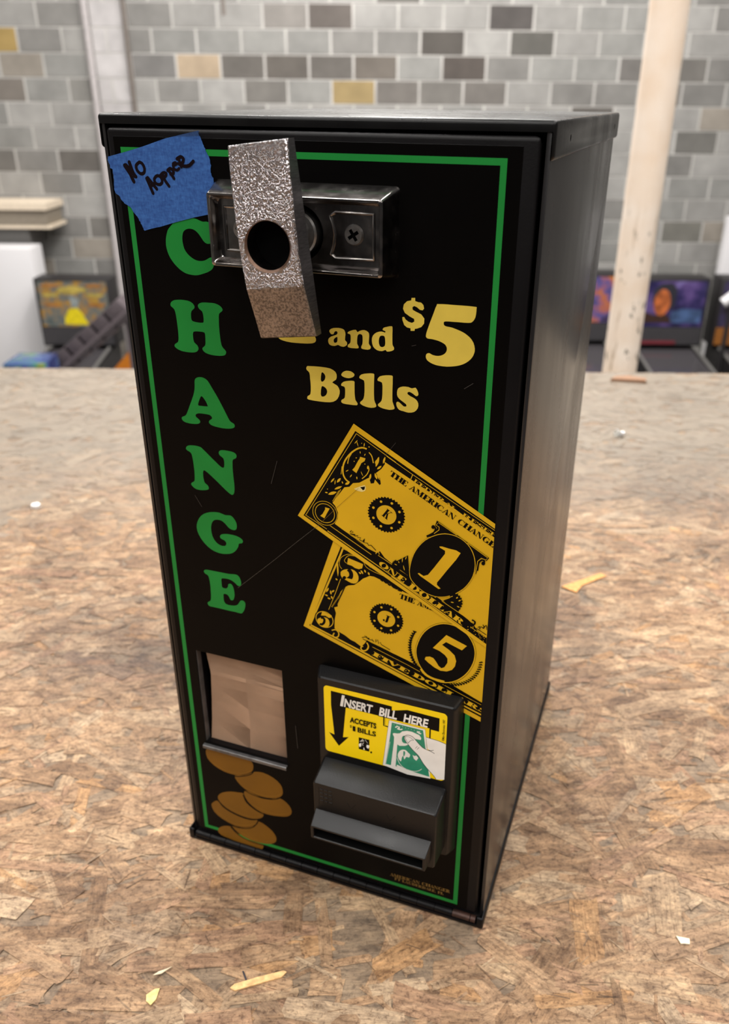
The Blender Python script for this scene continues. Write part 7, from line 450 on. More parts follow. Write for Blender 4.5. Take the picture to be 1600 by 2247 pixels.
# lock plate: flared chrome dish with well, pads and screws
bm = bmesh.new()
fl = rrect(-43.4, 41.7, 442.6, 470.2, 2.0)
lps = [(rrect(-50, 47.5, 436.5, 478.2, 2.2), -2.3), (rrect(-49.6, 47.1, 436.9, 477.8, 2.2), -3.4),
       (rrect(-46.2, 44.5, 439.1, 473.6, 1.6), -17.6), (rrect(-45.7, 44.0, 439.5, 473.2, 1.6), -18.0),
       (rrect(-44.9, 43.2, 440.4, 472.4, 1.5), -18.0), (rrect(-44.5, 42.8, 440.8, 472.0, 1.5), -17.5),
       (rrect(-44.0, 42.3, 441.8, 471.0, 1.8), -13.2), (fl, -12.0)]
R_ = loops_mesh(bm, lps, cap_last=False)
WC = (-0.8, 456.3)                                       # axis of the lock
ws = [bm.verts.new(((WC[0]+13.3*math.cos(2*PI*i/40))*MM, -.0120, (WC[1]+13.3*math.sin(2*PI*i/40))*MM)) for i in range(40)]
flv = R_[-1]
tri = tessellate_polygon([[v.co.xzy.to_3d() for v in flv], [v.co.xzy.to_3d() for v in ws]])
allv = flv+ws
for t in tri:
    try: bm.faces.new([allv[i] for i in t])
    except ValueError: pass
wb = [bm.verts.new(((WC[0]+12.4*math.cos(2*PI*i/40))*MM, -.0040, (WC[1]+12.4*math.sin(2*PI*i/40))*MM)) for i in range(40)]
for i in range(40): bm.faces.new((ws[i], ws[(i+1)%40], wb[(i+1)%40], wb[i]))
wf = bm.faces.new(wb); wf.material_index = 1
for f in bm.faces:
    if all(v in ws or v in wb for v in f.verts): f.material_index = 1
plate = from_bm('lock_plate', bm, [M['chrome'], M['void']], root, smooth=True, flats=3e-5)
# pressed beads framing the screw pads
for sgn in (1, -1):
    bm = bmesh.new()
    X = lambda u: WC[0]+sgn*u
    prof = [(39.0, 446.2), (39.0, 466.6), (20.0, 466.8), (17.2, 465.0), (18.6, 461.5), (19.4, 456.5), (18.6, 451.5), (17.2, 447.6), (19.5, 445.8)]
    path = []
    for i in range(len(prof)):
        a, c_ = prof[i], prof[(i+1) % len(prof)]
        for t in (0, .33, .66): path.append((X(a[0]+(c_[0]-a[0])*t)*MM, -.0121, (a[1]+(c_[1]-a[1])*t)*MM))
    tube_pts(bm, path, .00075, 8, closed=True)
    from_bm('pressed_bead', bm, M['chrome'], plate, smooth=True)
def screw(cx, cz, rot):
    bm = bmesh.new()
    A, B = add_cyl(bm, (cx*MM, -.0122, cz*MM), (cx*MM, -.0136, cz*MM), .0049, .0042, 28)
    s = from_bm('plate_screw', bm, [M['screw'], M['void']], plate, smooth=True)
    for a in (rot, rot+PI/2):
        bm = bmesh.new(); vs = add_box(bm, -.0029, .0029, -.0150, -.0124, -.0008, .0008, mi=1)
        bmesh.ops.rotate(bm, verts=bm.verts, cent=(0,0,0), matrix=Matrix.Rotation(a, 3, 'Y'))
        bmesh.ops.translate(bm, verts=bm.verts, vec=(cx*MM, 0, cz*MM))
        boolean(s, from_bm('cut', bm, [M['screw'], M['void']]))
    return s
screw(WC[0]+29.2, 457.0, 1.0); screw(WC[0]-30.0, 456.4, 0.3)
# lock core in the well and stem out to the handle
bm = bmesh.new()
cx, cz = WC[0]*MM, WC[1]*MM
prof = [(.0104, -.0045), (.0104, -.0132), (.0096, -.0142), (.0076, -.0145), (.0072, -.0138), (.0060, -.0138), (.0060, -.0330)]
rings = [[bm.verts.new((cx+r*math.cos(2*PI*i/32), y, cz+r*math.sin(2*PI*i/32))) for i in range(32)] for r, y in prof]
for A, B in zip(rings, rings[1:]):
    for i in range(32): bm.faces.new((A[i], A[(i+1)%32], B[(i+1)%32], B[i]))
bm.faces.new(rings[-1]); bm.faces.new(rings[0][::-1])
from_bm('lock_core', bm, M['screw'], root, smooth=True)

# handle: bulged bar with a bored hole
bm = bmesh.new()
HC = (-0.4, 455.0); ang = math.radians(7.0); hw = 14.75
S_ = [(42.6, 6.4), (42.2, 7.1), (36, 8.2), (30, 9.1), (24, 9.9), (18, 10.6), (12, 11.3), (6, 11.8), (0, 12.1), (-6, 12.2), (-12, 12.2), (-18.5, 12.0), (-19.5, 11.8), (-26, 10.2), (-32, 8.8), (-38, 7.5), (-42.2, 6.6), (-42.7, 5.9)]
W_ = [(-hw, .9), (-hw+.4, .2), (-hw+1.0, 0), (-6, 0), (6, 0), (hw-1.0, 0), (hw-.4, .2), (hw, .9)]
def hp(u, s, d):                                        # tilt: the foot swings to the right
    return ((HC[0]+u*math.cos(ang)-s*math.sin(ang))*MM, (-33-d)*MM, (HC[1]+u*math.sin(ang)+s*math.cos(ang))*MM)
F_ = [[bm.verts.new(hp(u, s, d-dd)) for u, dd in W_] for s, d in S_]
Bk = [(bm.verts.new(hp(-hw, s, 0)), bm.verts.new(hp(hw, s, 0))) for s, d in S_]
for k in range(len(S_)-1):
    mid = (S_[k][0]+S_[k+1][0])/2
    for j in range(len(W_)-1):
        f = bm.faces.new((F_[k][j], F_[k][j+1], F_[k+1][j+1], F_[k+1][j])); f.material_index = 0 if mid > -19 else 1
    f = bm.faces.new((Bk[k][0], F_[k][0], F_[k+1][0], Bk[k+1][0])); f.material_index = 2
    f = bm.faces.new((F_[k][-1], Bk[k][1], Bk[k+1][1], F_[k+1][-1])); f.material_index = 2
    f = bm.faces.new((Bk[k][1], Bk[k][0], Bk[k+1][0], Bk[k+1][1])); f.material_index = 2
for k, mi_ in ((0, 0), (-1, 1)):
    f = bm.faces.new(F_[k]+[Bk[k][1], Bk[k][0]]); f.material_index = mi_
handle = from_bm('lock_handle', bm, [M['hammer'], M['pitted'], M['brushed'], M['chrome'], M['copper'], M['void']], root, smooth=True)
def borer(r0, r1, y0, y1, mi_side, mi_cap):
    bm = bmesh.new(); A, B = add_cyl(bm, (HC[0]*MM, y0, HC[1]*MM), (HC[0]*MM, y1, HC[1]*MM), r0, r1, 56)
    for f in bm.faces: f.material_index = mi_side if len(f.verts) == 4 else mi_cap
    return from_bm('cut', bm, [M['hammer'], M['pitted'], M['brushed'], M['chrome'], M['copper'], M['void']])
boolean(handle, borer(.0107, .0107, -.0342, -.060, 3, 5))
boolean(handle, borer(.0107, .0150, -.0441, -.0484, 4, 4))
for p in handle.data.polygons: p.use_smooth = True
handle.data.set_sharp_from_angle(angle=math.radians(28))
handle['label'] = 'hammered metal lock handle with a bored hole'

# bill acceptor
bm = bmesh.new()
loops_mesh(bm, [(rrect(-2.6, 92.9, 66.0, 193.7, 2.5), -2.3), (rrect(-2.3, 92.6, 66.3, 193.4, 2.5), -4.0),
                (rrect(.4, 90.3, 68.2, 191.9, 2.4), -11.2), (rrect(1.3, 89.4, 69.0, 191.0, 2.2), -12.0)])
acc = from_bm('bill_acceptor', bm, M['plastic'], root, smooth=True, flats=1e-4)
acc['label'] = 'black plastic bill acceptor'
bm = bmesh.new()
R2 = loops_mesh(bm, [(rrect(2.9, 87.4, 74.0, 127.2, 2.5), -11.9), (rrect(4.3, 86.8, 77.6, 124.2, 2.0), -31.2), (rrect(5.0, 86.1, 78.3, 123.5, 1.8), -32.0)])
mouth = from_bm('acceptor_mouth', bm, M['plastic'], acc, smooth=True, flats=1e-4)
bm = bmesh.new()
loops_mesh(bm, [(rrect(5.4, 84.2, 83.6, 101.2, .9), -31.8), (rrect(6.2, 83.5, 85.1, 96.4, .8), -41.6), (rrect(6.6, 83.1, 85.5, 96.0, .7), -42.0),
                (rrect(8.0, 81.8, 86.6, 94.9, .4), -42.0), (rrect(8.4, 81.4, 87.0, 94.5, .4), -41.4), (rrect(8.6, 81.2, 87.2, 94.3, .3), -33.0)],
           mi=[0, 0, 0, 0, 1, 1])
from_bm('bill_slot_lip', bm, [M['plastic'], M['void']], acc, smooth=True, flats=4e-5)
# moulded chevrons and a small moulded block beside the slot
bm = bmesh.new()
for x, z in ((30.5, 111.0), (57.0, 110.5)):
    for a, c_ in (((x-3, z+3), (x, z-2)), ((x+3, z+3), (x, z-2))):
        tube_pts(bm, [(a[0]*MM, -.0320, a[1]*MM), (c_[0]*MM, -.0320, c_[1]*MM)], .00025, 6)
for i in range(4):
    for j in range(3):
        add_box(bm, (9.2+3.0*j)*MM, (11.4+3.0*j)*MM, -.0323, -.0319, (118-3.2*i)*MM, (119.6-3.2*i)*MM, .0001, 1)
tube_pts(bm, [(8.2*MM, -.0320, .1205), (8.2*MM, -.0320, .1055)], .0002, 6)
from_bm('moulded_marks', bm, M['plastic'], acc, smooth=True)
# instruction sticker
bm = bmesh.new(); loops_mesh(bm, [(rrect(4.9, 85.3, 133.0, 186.3, 2.6), -12.0), (rrect(4.9, 85.3, 133.0, 186.3, 2.6), -12.12)])
stk = from_bm('instruction_sticker', bm, M['y2'], acc); stk['label'] = 'yellow insert bill here sticker'
P_ = layer('sticker_print', 'sticker', -12.14); P_.parent = root
ME = [P_]
T1 = sans([('I', 16.1, 173.6, 18.0, 8.7, .16, .030, None), ('NSERT', 18.7, 173.6, 37.4, 6.5, .12, .034, None), ('BILL', 42.0, 173.5, 53.6, 6.5, .12, .034, None),
      ('HERE', 57.9, 173.2, 73.3, 6.3, .12, .034, None)], -12.60, 'sticker_heading', M['sw'], root)
T2 = sans([('ACCEPTS', 22.5, 162.2, 40.3, 4.2, 0, .038, None), ('BILLS', 27.7, 155.7, 40.1, 3.9, 0, .028, None), ('1', 24.4, 155.7, 26.2, 3.9, 0, .028, None), ('$', 22.5, 158.0, 23.7, 1.9, 0, .02, None),
      ('\u00a9Mars Electronics 1997', 0, 0, 16.4, 1.5, 0, .012, (84.2, 165.8))], -12.60, 'sticker_caption', M['sk'], root)
# fold the sticker's print into one mesh
bm = bmesh.new(); mats = list(P_.data.materials)
for o in (P_, T1, T2):
    off = mats.index(o.data.materials[0]) if o is not P_ and o.data.materials[0] in mats else 0
    n0 = len(bm.faces); bm.from_mesh(o.data); bm.faces.ensure_lookup_table()
    if o is not P_:
        for f in list(bm.faces)[n0:]: f.material_index = off
me = bpy.data.meshes.new('sticker_print'); bm.to_mesh(me); bm.free()
for m_ in mats: me.materials.append(m_)
for o in (P_, T1, T2): bpy.data.objects.remove(o)
sp = bpy.data.objects.new('sticker_print', me); C.objects.link(sp); sp.parent = acc

# coin cup behind the opening, with a folded steel lip
bm = bmesh.new()
x0, x1, z0, z1, yb = -.0938, -.0287, .1005, .1816, .040
for q in (((x0-.001, 0, z0), (x0-.001, yb, z0-.004), (x0-.001, yb, z1), (x0-.001, 0, z1)), ((x1+.001, 0, z0), (x1+.001, yb, z0), (x1+.001, yb, z1), (x1+.001, 0, z1)),
          ((x0, .014, z1+.001), (x1, .014, z1+.001), (x1, yb, z1+.001), (x0, yb, z1+.001)), ((x0, 0, z0), (x1, 0, z0), (x1, yb, z0-.006), (x0, yb, z0-.006)),
          ((x0, yb, z0-.006), (x1, yb, z0-.006), (x1, yb, z1), (x0, yb, z1))):
    bm.faces.new([bm.verts.new(p) for p in q])
g = bmesh.ops.solidify(bm, geom=bm.faces[:], thickness=-.0008)
cup = from_bm('coin_cup', bm, M['void'], root)
bm = bmesh.new()
prof = [(10, 100.4), (-3.6, 99.6), (-4.4, 99.7), (-4.9, 99.2), (-4.9, 97.0), (-4.4, 96.5), (-3.9, 97.0), (-4.0, 98.5), (-3.4, 98.6), (10, 99.2)]
A = [bm.verts.new((-.0948, y*MM, z*MM)) for y, z in prof]; B = [bm.verts.new((-.0290, y*MM, z*MM)) for y, z in prof]
for i in range(len(prof)): bm.faces.new((A[i], A[(i+1)%len(prof)], B[(i+1)%len(prof)], B[i]))
bm.faces.new(A[::-1]); bm.faces.new(B)
from_bm('cup_lip', bm, M['steel'], cup)
box('cup_cheek', -.0936, -.0930, -.0015, .0030, .101, .181, M['steel'], cup)

# ------------------------------------------------------------------ things on the machine
card = empty('cardboard_piece', (0, 0, 0), RZ, 'plain brown cardboard wedged inside the coin opening of the changer', 'cardboard')
bm = bmesh.new()
prof = [(183, 5.8, -91.4), (176, 5.2, -90.6), (168, 4.4, -89.0), (161.5, 3.6, -87.6), (158.5, 3.3, -87.2), (150, 3.6, -88.0), (135, 4.0, -89.2), (118, 3.6, -90.4), (100.6, 2.2, -91.6)]
rows = []
for z, y, xl in prof:
    rows.append([bm.verts.new((x*MM, (y+dy)*MM, z*MM)) for x, dy in ((xl-1.6, 7.0), (xl-.5, 1.4), (xl, .2), (-60, 0), (-29.6, .2))])
for A, B in zip(rows, rows[1:]):
    for i in range(4): bm.faces.new((A[i], A[i+1], B[i+1], B[i]))
bmesh.ops.solidify(bm, geom=bm.faces[:], thickness=.0022)
from_bm('sheet', bm, M['card'], card)

TAPE = [(-111.28, 486.69), (-100.98, 489.07), (-89.28, 492.05), (-76.05, 495.92), (-65.78, 498.0), (-55.77, 499.9), (-56.39, 498.42), (-55.46, 495.69), (-54.31, 493.11), (-53.36, 490.52), (-51.82, 487.6), (-51.13, 484.32), (-51.67, 480.97), (-51.0, 478.9), (-50.4, 478.6), (-50.4, 471.4), (-50.3, 460.9), (-55.74, 460.96), (-64.0, 459.18), (-75.1, 456.32), (-84.19, 453.7), (-94.32, 451.17), (-95.01, 452.59), (-95.48, 454.03), (-97.07, 456.86), (-97.79, 458.09), (-100.08, 460.69), (-101.55, 462.78), (-104.88, 464.43), (-106.24, 465.81), (-107.08, 467.56), (-109.67, 469.59), (-110.03, 471.0), (-109.47, 474.91), (-109.33, 478.42), (-109.4, 480.69), (-110.66, 481.17), (-110.98, 483.24), (-111.71, 484.95)]
bm = bmesh.new()
rt = random.Random(5); pts = []
for i in range(len(TAPE)):
    a, c_ = TAPE[i], TAPE[(i+1) % len(TAPE)]
    torn = i >= 20 or 5 <= i <= 13
    pts.append(a)
    for t in ((.25, .5, .75) if torn else (.5,)):
        j = .22 if torn else 0
        pts.append((a[0]+(c_[0]-a[0])*t+rt.uniform(-j, j), a[1]+(c_[1]-a[1])*t+rt.uniform(-j, j)))
def ty(x, z): return -2.56 - (1.4*max(0, (z-497.3)/2.6) if x < -50 and z > 497.3 else 0)
V0 = [bm.verts.new((x*MM, (ty(x, z)-.15)*MM, z*MM)) for x, z in pts]
V1 = [bm.verts.new((x*MM, ty(x, z)*MM, z*MM)) for x, z in pts]
for t in tessellate_polygon([[Vector((x, z, 0)) for x, z in pts]]):
    bm.faces.new([V0[i] for i in t]); bm.faces.new([V1[i] for i in t][::-1])
for i in range(len(pts)): bm.faces.new((V0[i], V0[(i+1)%len(pts)], V1[(i+1)%len(pts)], V1[i]))
tape = from_bm('painters_tape', bm, M['tape']); tape.rotation_euler = (0, 0, RZ)
tag(tape, 'torn piece of blue masking tape with NO HOPPER handwritten, stuck to the changer door', 'tape')
ink = layer('handwriting', 'ink', -2.75); ink.parent = tape; ink['label'] = 'black marker handwriting'

# ------------------------------------------------------------------ chipboard deck
DX0, DX1, DY0, DY1 = -1.45, 1.55, -0.80, 1.262
m, nt, b = new_mat('chipboard_flakes')
at = nt.nodes.new('ShaderNodeVertexColor'); at.layer_name = 'tone'
uv = nt.nodes.new('ShaderNodeUVMap'); uv.uv_map = 'UVMap'
mp = nt.nodes.new('ShaderNodeMapping'); mp.inputs['Scale'].default_value = (1, 9, 1); nt.links.new(uv.outputs['UV'], mp.inputs['Vector'])
fib = noise(nt, mp.outputs['Vector'], 60, 6, 0.72)
ob = mapped(nt)
def wnoise(scale, stretch, detail, rough, dist):
    n = nt.nodes.new('ShaderNodeTexNoise'); n.inputs['Scale'].default_value = scale; n.inputs['Detail'].default_value = detail
    n.inputs['Roughness'].default_value = rough; n.inputs['Distortion'].default_value = dist
    nt.links.new(mapped(nt, stretch, rot=(0, 0, .12)), n.inputs['Vector']); return n.outputs['Fac']
wood = ramp(nt, wnoise(11, (1, 3.4, 1), 9, 0.72, 1.1), [(0.30, srgb(92, 68, 50)), (0.42, srgb(138, 106, 80)), (0.52, srgb(172, 138, 108)), (0.62, srgb(196, 164, 132)), (0.74, srgb(224, 198, 168))])
c = mix(nt, 0.42, at.outputs['Color'], wood)
c = mix(nt, 0.9, c, ramp(nt, fib, [(0.28, (0.42, 0.36, 0.32)), (0.47, (.95, .95, .95)), (0.70, (1.42, 1.40, 1.36))]), 'MULTIPLY')
c = mix(nt, 0.9, c, ramp(nt, wnoise(60, (1, 2.2, 1), 7, 0.75, .6), [(0.34, (0.42, 0.37, 0.35)), (0.5, (1, 1, 1)), (0.66, (1.35, 1.33, 1.3))]), 'MULTIPLY')
c = mix(nt, 0.8, c, ramp(nt, noise(nt, ob, 5, 7, 0.7), [(0.38, (0.45, 0.41, 0.41)), (0.50, (0.98, 0.98, 0.98)), (0.7, (1.08, 1.07, 1.05))]), 'MULTIPLY')
c = mix(nt, 0.8, c, ramp(nt, noise(nt, ob, 300, 4, 0.75), [(0.36, (0.40, 0.35, 0.33)), (0.48, (1, 1, 1)), (.66, (1.12, 1.12, 1.1))]), 'MULTIPLY')
dust_glare = mix(nt, 1.0, (.255, .22, .188, 1), ramp(nt, noise(nt, ob, 14, 5, .6), [(.3, (.86, .85, .84)), (.7, (1.1, 1.1, 1.1))]), 'MULTIPLY')
c = mix(nt, at.outputs['Alpha'], c, dust_glare)
c = mix(nt, 1.0, c, (.86, .86, .805, 1), 'MULTIPLY')
nt.links.new(c, b.inputs['Base Color']); setp(b, rough=0.52, spec=0.38)
h = mix(nt, 0.5, fib, wnoise(90, (1, 2.5, 1), 7, 0.75, .8))
bump(nt, b, h, 0.8, 0.0016)
M['osb'] = m
M['osb_edge'] = simple('chipboard_core', srgb(150, 122, 98), 0.8, 0, 0.2, 0.2, 60)
rf = random.Random(11)
tones = [((198, 162, 132), 5), ((216, 186, 156), 4), ((176, 140, 112), 5), ((150, 116, 92), 3), ((178, 158, 138), 3), ((212, 160, 110), 1.3), ((126, 96, 78), 1.6), ((190, 148, 124), 3), ((228, 204, 178), 1.2)]
lin = [(srgb(*t_)[:3], w) for t_, w in tones]
MEAN = srgb(160, 130, 100)[:3]
def pick():
    r = rf.uniform(0, sum(w for _, w in lin))
    for c_, w in lin:
        r -= w
        if r <= 0: return c_
    return lin[0][0]
def sstep(a, b_, x):
    t = min(1, max(0, (x-a)/(b_-a))); return t*t*(3-2*t)
def tone(x, y):
    c_ = pick(); k = rf.uniform(.88, 1.10); c_ = [(v_*.72+m_*.28)*k*.93 for v_, m_ in zip(c_, MEAN)]
    g = 0
    for sx, sy, rx, ry, a in ((-.20, .25, .16, .07, .75), (-.30, .33, .12, .04, .5), (-.12, .14, .07, .07, .6), (.36, .68, .16, .06, .6), (.57, .82, .10, .07, .55), (-.02, -.12, .12, .02, .4), (.26, -.05, .05, .03, .4), (-.42, .20, .06, .03, .5), (-.13, -.12, .03, .015, .8)):
        g = max(g, a*math.exp(-(((x-sx)/rx)**2+((y-sy)/ry)**2)))
    g *= rf.uniform(.3, 1.1)
    st = (.125, .115, .12)
    c_ = [v_*(1-g)+s_*g for v_, s_ in zip(c_, st)]
    d = sstep(.42, .88, y+rf.uniform(-.05, .05))*.85                    # far sheet greyed: dusty, with grazing glare put into the colour
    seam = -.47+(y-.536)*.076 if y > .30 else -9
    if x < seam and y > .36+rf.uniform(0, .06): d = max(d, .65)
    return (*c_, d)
verts, faces, cols, uvs, mats_i = [], [], [], [], []
def quadbox():
    zt = -.00095
    P8 = [(DX0, DY0), (DX1, DY0), (DX1, DY1), (DX0, DY1)]
    b0 = len(verts)
    for x, y in P8: verts.append((x, y, zt))
    for x, y in P8: verts.append((x, y, -.024))
    for f in ((0,1,2,3), (7,6,5,4), (0,4,5,1), (1,5,6,2), (2,6,7,3), (3,7,4,0)):
        faces.append([b0+i for i in f]); cols.append((.27, .20, .145, .2)); uvs.append([(P8[i % 4][0], P8[i % 4][1]) for i in f]); mats_i.append(0 if f[0] == 0 and f[1] == 1 and f[2] == 2 else 1)
quadbox()
def flake(x, y, L, Wd, a, z, tilt, col, mi_=0, torn=.18):
    ca, sa = math.cos(a), math.sin(a); b0 = len(verts)
    out = []
    n = 4 if L > .03 else 2
    for i in range(n+1):
        t = i/n*2-1; out.append((t*L/2, Wd/2*(1+rf.uniform(-.12, .12))))
    out.append((L/2*(1+rf.uniform(-.05, .05)), rf.uniform(-.3, .3)*Wd))
    for i in range(n+1):
        t = 1-i/n*2; out.append((t*L/2, -Wd/2*(1+rf.uniform(-.12, .12))))
    out.append((-L/2*(1+rf.uniform(-.06, .06)), rf.uniform(-.3, .3)*Wd))
    N = len(out); out = [(u+(rf.uniform(-1, 1)*torn*Wd if abs(u) > L*.45 else 0), v_) for u, v_ in out]
    u0, v0 = rf.uniform(0, 9), rf.uniform(0, 9)
    for u, v_ in out:
        X = x+u*ca-v_*sa; Yy = y+u*sa+v_*ca
        X = min(max(X, DX0), DX1); Yy = min(max(Yy, DY0), DY1)
        verts.append((X, Yy, z+tilt*u/L+rf.uniform(0, .00005)))
    faces.append([b0+i for i in range(N)]); cols.append(col); uvs.append([(u0+u, v0+v_) for u, v_ in out]); mats_i.append(mi_)
NF = 36000
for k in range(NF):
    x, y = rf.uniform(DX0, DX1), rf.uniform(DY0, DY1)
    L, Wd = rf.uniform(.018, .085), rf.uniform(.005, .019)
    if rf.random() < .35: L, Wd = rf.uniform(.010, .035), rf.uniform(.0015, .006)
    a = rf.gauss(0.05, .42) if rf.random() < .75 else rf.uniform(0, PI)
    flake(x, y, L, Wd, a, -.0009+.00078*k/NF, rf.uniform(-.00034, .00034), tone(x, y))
for k in range(4200):                                                    # loose fibres pressed in the surface
    x, y = rf.uniform(-.75, .8), rf.uniform(-.25, .9)
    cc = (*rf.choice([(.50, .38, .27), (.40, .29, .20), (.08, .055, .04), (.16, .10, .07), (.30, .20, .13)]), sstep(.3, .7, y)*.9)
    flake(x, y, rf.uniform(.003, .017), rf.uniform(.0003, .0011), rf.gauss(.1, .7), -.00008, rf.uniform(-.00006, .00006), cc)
me = bpy.data.meshes.new('chipboard_deck'); me.from_pydata(verts, [], faces); me.update()
ca_ = me.color_attributes.new('tone', 'FLOAT_COLOR', 'CORNER'); ul = me.uv_layers.new(name='UVMap')
ci = 0
cbuf, ubuf = [], []
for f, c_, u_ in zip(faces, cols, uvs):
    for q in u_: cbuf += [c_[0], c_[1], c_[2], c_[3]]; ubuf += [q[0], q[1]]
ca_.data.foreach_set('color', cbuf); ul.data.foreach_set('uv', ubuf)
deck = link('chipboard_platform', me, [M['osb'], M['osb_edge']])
me.polygons.foreach_set('material_index', mats_i)
tag(deck, 'large weathered chipboard platform top under the black changer', 'platform')

# ------------------------------------------------------------------ small debris
def chip(name, label, cat, pts, z0, th, col, group=None):
    bm = bmesh.new()
    A = [bm.verts.new((x, y, z0)) for x, y in pts]; B = [bm.verts.new((x*1.0, y, z0+th)) for x, y in pts]
    bm.faces.new(A[::-1]); bm.faces.new(B)
    for i in range(len(pts)): bm.faces.new((A[i], A[(i+1)%len(pts)], B[(i+1)%len(pts)], B[i]))
    o = from_bm(name, bm, simple(name+'_wood', srgb(*col), .7, 0, .2, .12, 300, .2, 600))
    return tag(o, label, cat, group)
chip('wood_sliver', 'long pale wood sliver lying in front of the changer', 'wood sliver',
     [(-.0592, -.0876), (-.0560, -.0893), (-.0270, -.0800), (-.0240, -.0765), (-.0262, -.0755), (-.0420, -.0800), (-.0570, -.0850)], .0001, .0011, (232, 188, 132))
chip('dark_sliver', 'thin dark splinter beside the pale wood sliver', 'splinter', [(-.0534, -.0758), (-.0523, -.0757), (-.0490, -.0822), (-.0500, -.0825)], .0001, .0006, (62, 60, 66))
chip('wood_chip', 'pale yellow shield-shaped chip on the chipboard, front left', 'wood chip', [(-.1120, -.0925), (-.1075, -.0885), (-.1045, -.0880), (-.1050, -.0950), (-.1075, -.0990), (-.1110, -.0965)], .0001, .0008, (238, 206, 140))
chip('wood_chip', 'small cream splinter above the yellow chip at front left', 'wood chip', [(-.1110, -.0790), (-.1080, -.0765), (-.1000, -.0730), (-.1060, -.0780)], .0001, .0006, (236, 214, 182))
chip('wood_chip', 'tiny cream square chip on the chipboard at front right', 'wood chip', [(.2405, -.0480), (.2490, -.0500), (.2480, -.0540), (.2420, -.0535)], .0001, .0008, (244, 226, 198))
chip('white_crumb', 'small white crumb on the chipboard left of the changer', 'crumb', [(-.4540, .6000), (-.4450, .5990), (-.4430, .6060), (-.4490, .6110), (-.4550, .6070)], .0001, .0045, (244, 238, 234))
chip('wood_chip', 'orange chip lying flat on the chipboard right of the changer', 'wood chip', [(.247, .405), (.300, .436), (.306, .430), (.272, .408), (.262, .392)], .0001, .0008, (220, 160, 100))
chip('brown_strip', 'brown strip of wood near the far edge by the steel column', 'wood strip', [(.497, 1.200), (.566, 1.190), (.570, 1.204), (.540, 1.222), (.512, 1.218)], .0001, .006, (150, 116, 92))
# clear plastic spacer: two stacked lobes
m, nt, b = new_mat('clear_plastic'); setp(b, color=(.92, .95, .95, 1), rough=.12, trans=.75, ior=1.45); M['clear'] = m
m, nt, b = new_mat('bright_cap'); setp(b, color=(.9, .9, .92, 1), rough=.18, metal=.6); M['cap'] = m
sp_ = empty('plastic_bushing', (.4370, .893, 0), .5, 'tiny shiny clear bushing lying on the chipboard right of the changer', 'bushing')
for nm, x, y, z, r, L in (('flange', -.0035, .002, .0062, .0060, .0030), ('stem', .0045, -.002, .0050, .0040, .0075)):
    bm = bmesh.new()
    prof = [(r*.45, -L/2), (r, -L/2), (r, L/2), (r*.45, L/2)]
    rg = [[bm.verts.new((x+u, y+rr*math.cos(2*PI*i/24), z+rr*math.sin(2*PI*i/24))) for i in range(24)] for rr, u in prof]
    for k in range(4):
        A, B = rg[k], rg[(k+1) % 4]
        for i in range(24): bm.faces.new((A[i], A[(i+1)%24], B[(i+1)%24], B[i]))
    from_bm(nm, bm, M['cap'] if nm == 'stem' else M['clear'], sp_, smooth=True)

# ------------------------------------------------------------------ the hall behind
FZ = -2.85; WY = 8.275
M['mortar'] = simple('pale_mortar', srgb(186, 183, 179), .9, 0, .2, .08, 3)
m, nt, b = new_mat('concrete_block')
at = nt.nodes.new('ShaderNodeVertexColor'); at.layer_name = 'tone'
ob = mapped(nt)
c = mix(nt, 1.0, at.outputs['Color'], ramp(nt, noise(nt, ob, 5, 5, .6), [(.3, (.84, .84, .84)), (.7, (1.14, 1.14, 1.14))]), 'MULTIPLY')
nt.links.new(c, b.inputs['Base Color']); setp(b, rough=.85, spec=.3); bump(nt, b, noise(nt, ob, 60, 3), .3, .003)
M['block'] = m
rw = random.Random(21)
verts, faces, cols, mids = [], [], [], []
def quad(pts, col, mi_):
    b0 = len(verts); verts.extend(pts); faces.append([b0+i for i in range(len(pts))]); cols.append(col); mids.append(mi_)
WX0, WX1, WZ1 = -9.0, 9.5, 4.2
quad([(WX0, WY+.004, FZ), (WX1, WY+.004, FZ), (WX1, WY+.004, WZ1), (WX0, WY+.004, WZ1)], (.45, .44, .43), 0)
quad([(WX0, WY+.2, FZ), (WX0, WY+.2, WZ1), (WX1, WY+.2, WZ1), (WX1, WY+.2, FZ)], (.45, .44, .43), 0)
for xa in (WX0, WX1): quad([(xa, WY+.004, FZ), (xa, WY+.004, WZ1), (xa, WY+.2, WZ1), (xa, WY+.2, FZ)], (.45, .44, .43), 0)
quad([(WX0, WY+.004, WZ1), (WX1, WY+.004, WZ1), (WX1, WY+.2, WZ1), (WX0, WY+.2, WZ1)], (.45, .44, .43), 0)
special = [((1.14, 1.19), (84, 80, 78)), ((-.39, 1.18), (96, 90, 86)), ((.57, .98), (84, 80, 76)), ((1.37, .98), (92, 90, 86)), ((.75, .77), (80, 74, 70)),
           ((-.50, .77), (98, 94, 90)), ((-.93, .77), (98, 93, 88)), ((-1.73, .77), (168, 150, 128)), ((-3.50, .97), (158, 134, 84)), ((-.316, .571), (142, 124, 88)),
           ((-3.4, .571), (116, 110, 104)), ((-2.95, .571), (126, 124, 120)), ((3.05, .25), (112, 110, 106)), ((2.99, -.72), (112, 110, 104)), ((1.8, .571), (120, 118, 115)),
           ((-2.15, .77), (116, 114, 112)), ((-1.0, 1.18), (128, 124, 120)), ((.12, .77), (100, 94, 88)), ((.3, .57), (104, 100, 96)), ((1.0, .57), (108, 104, 100)), ((2.2, .77), (108, 105, 102))]
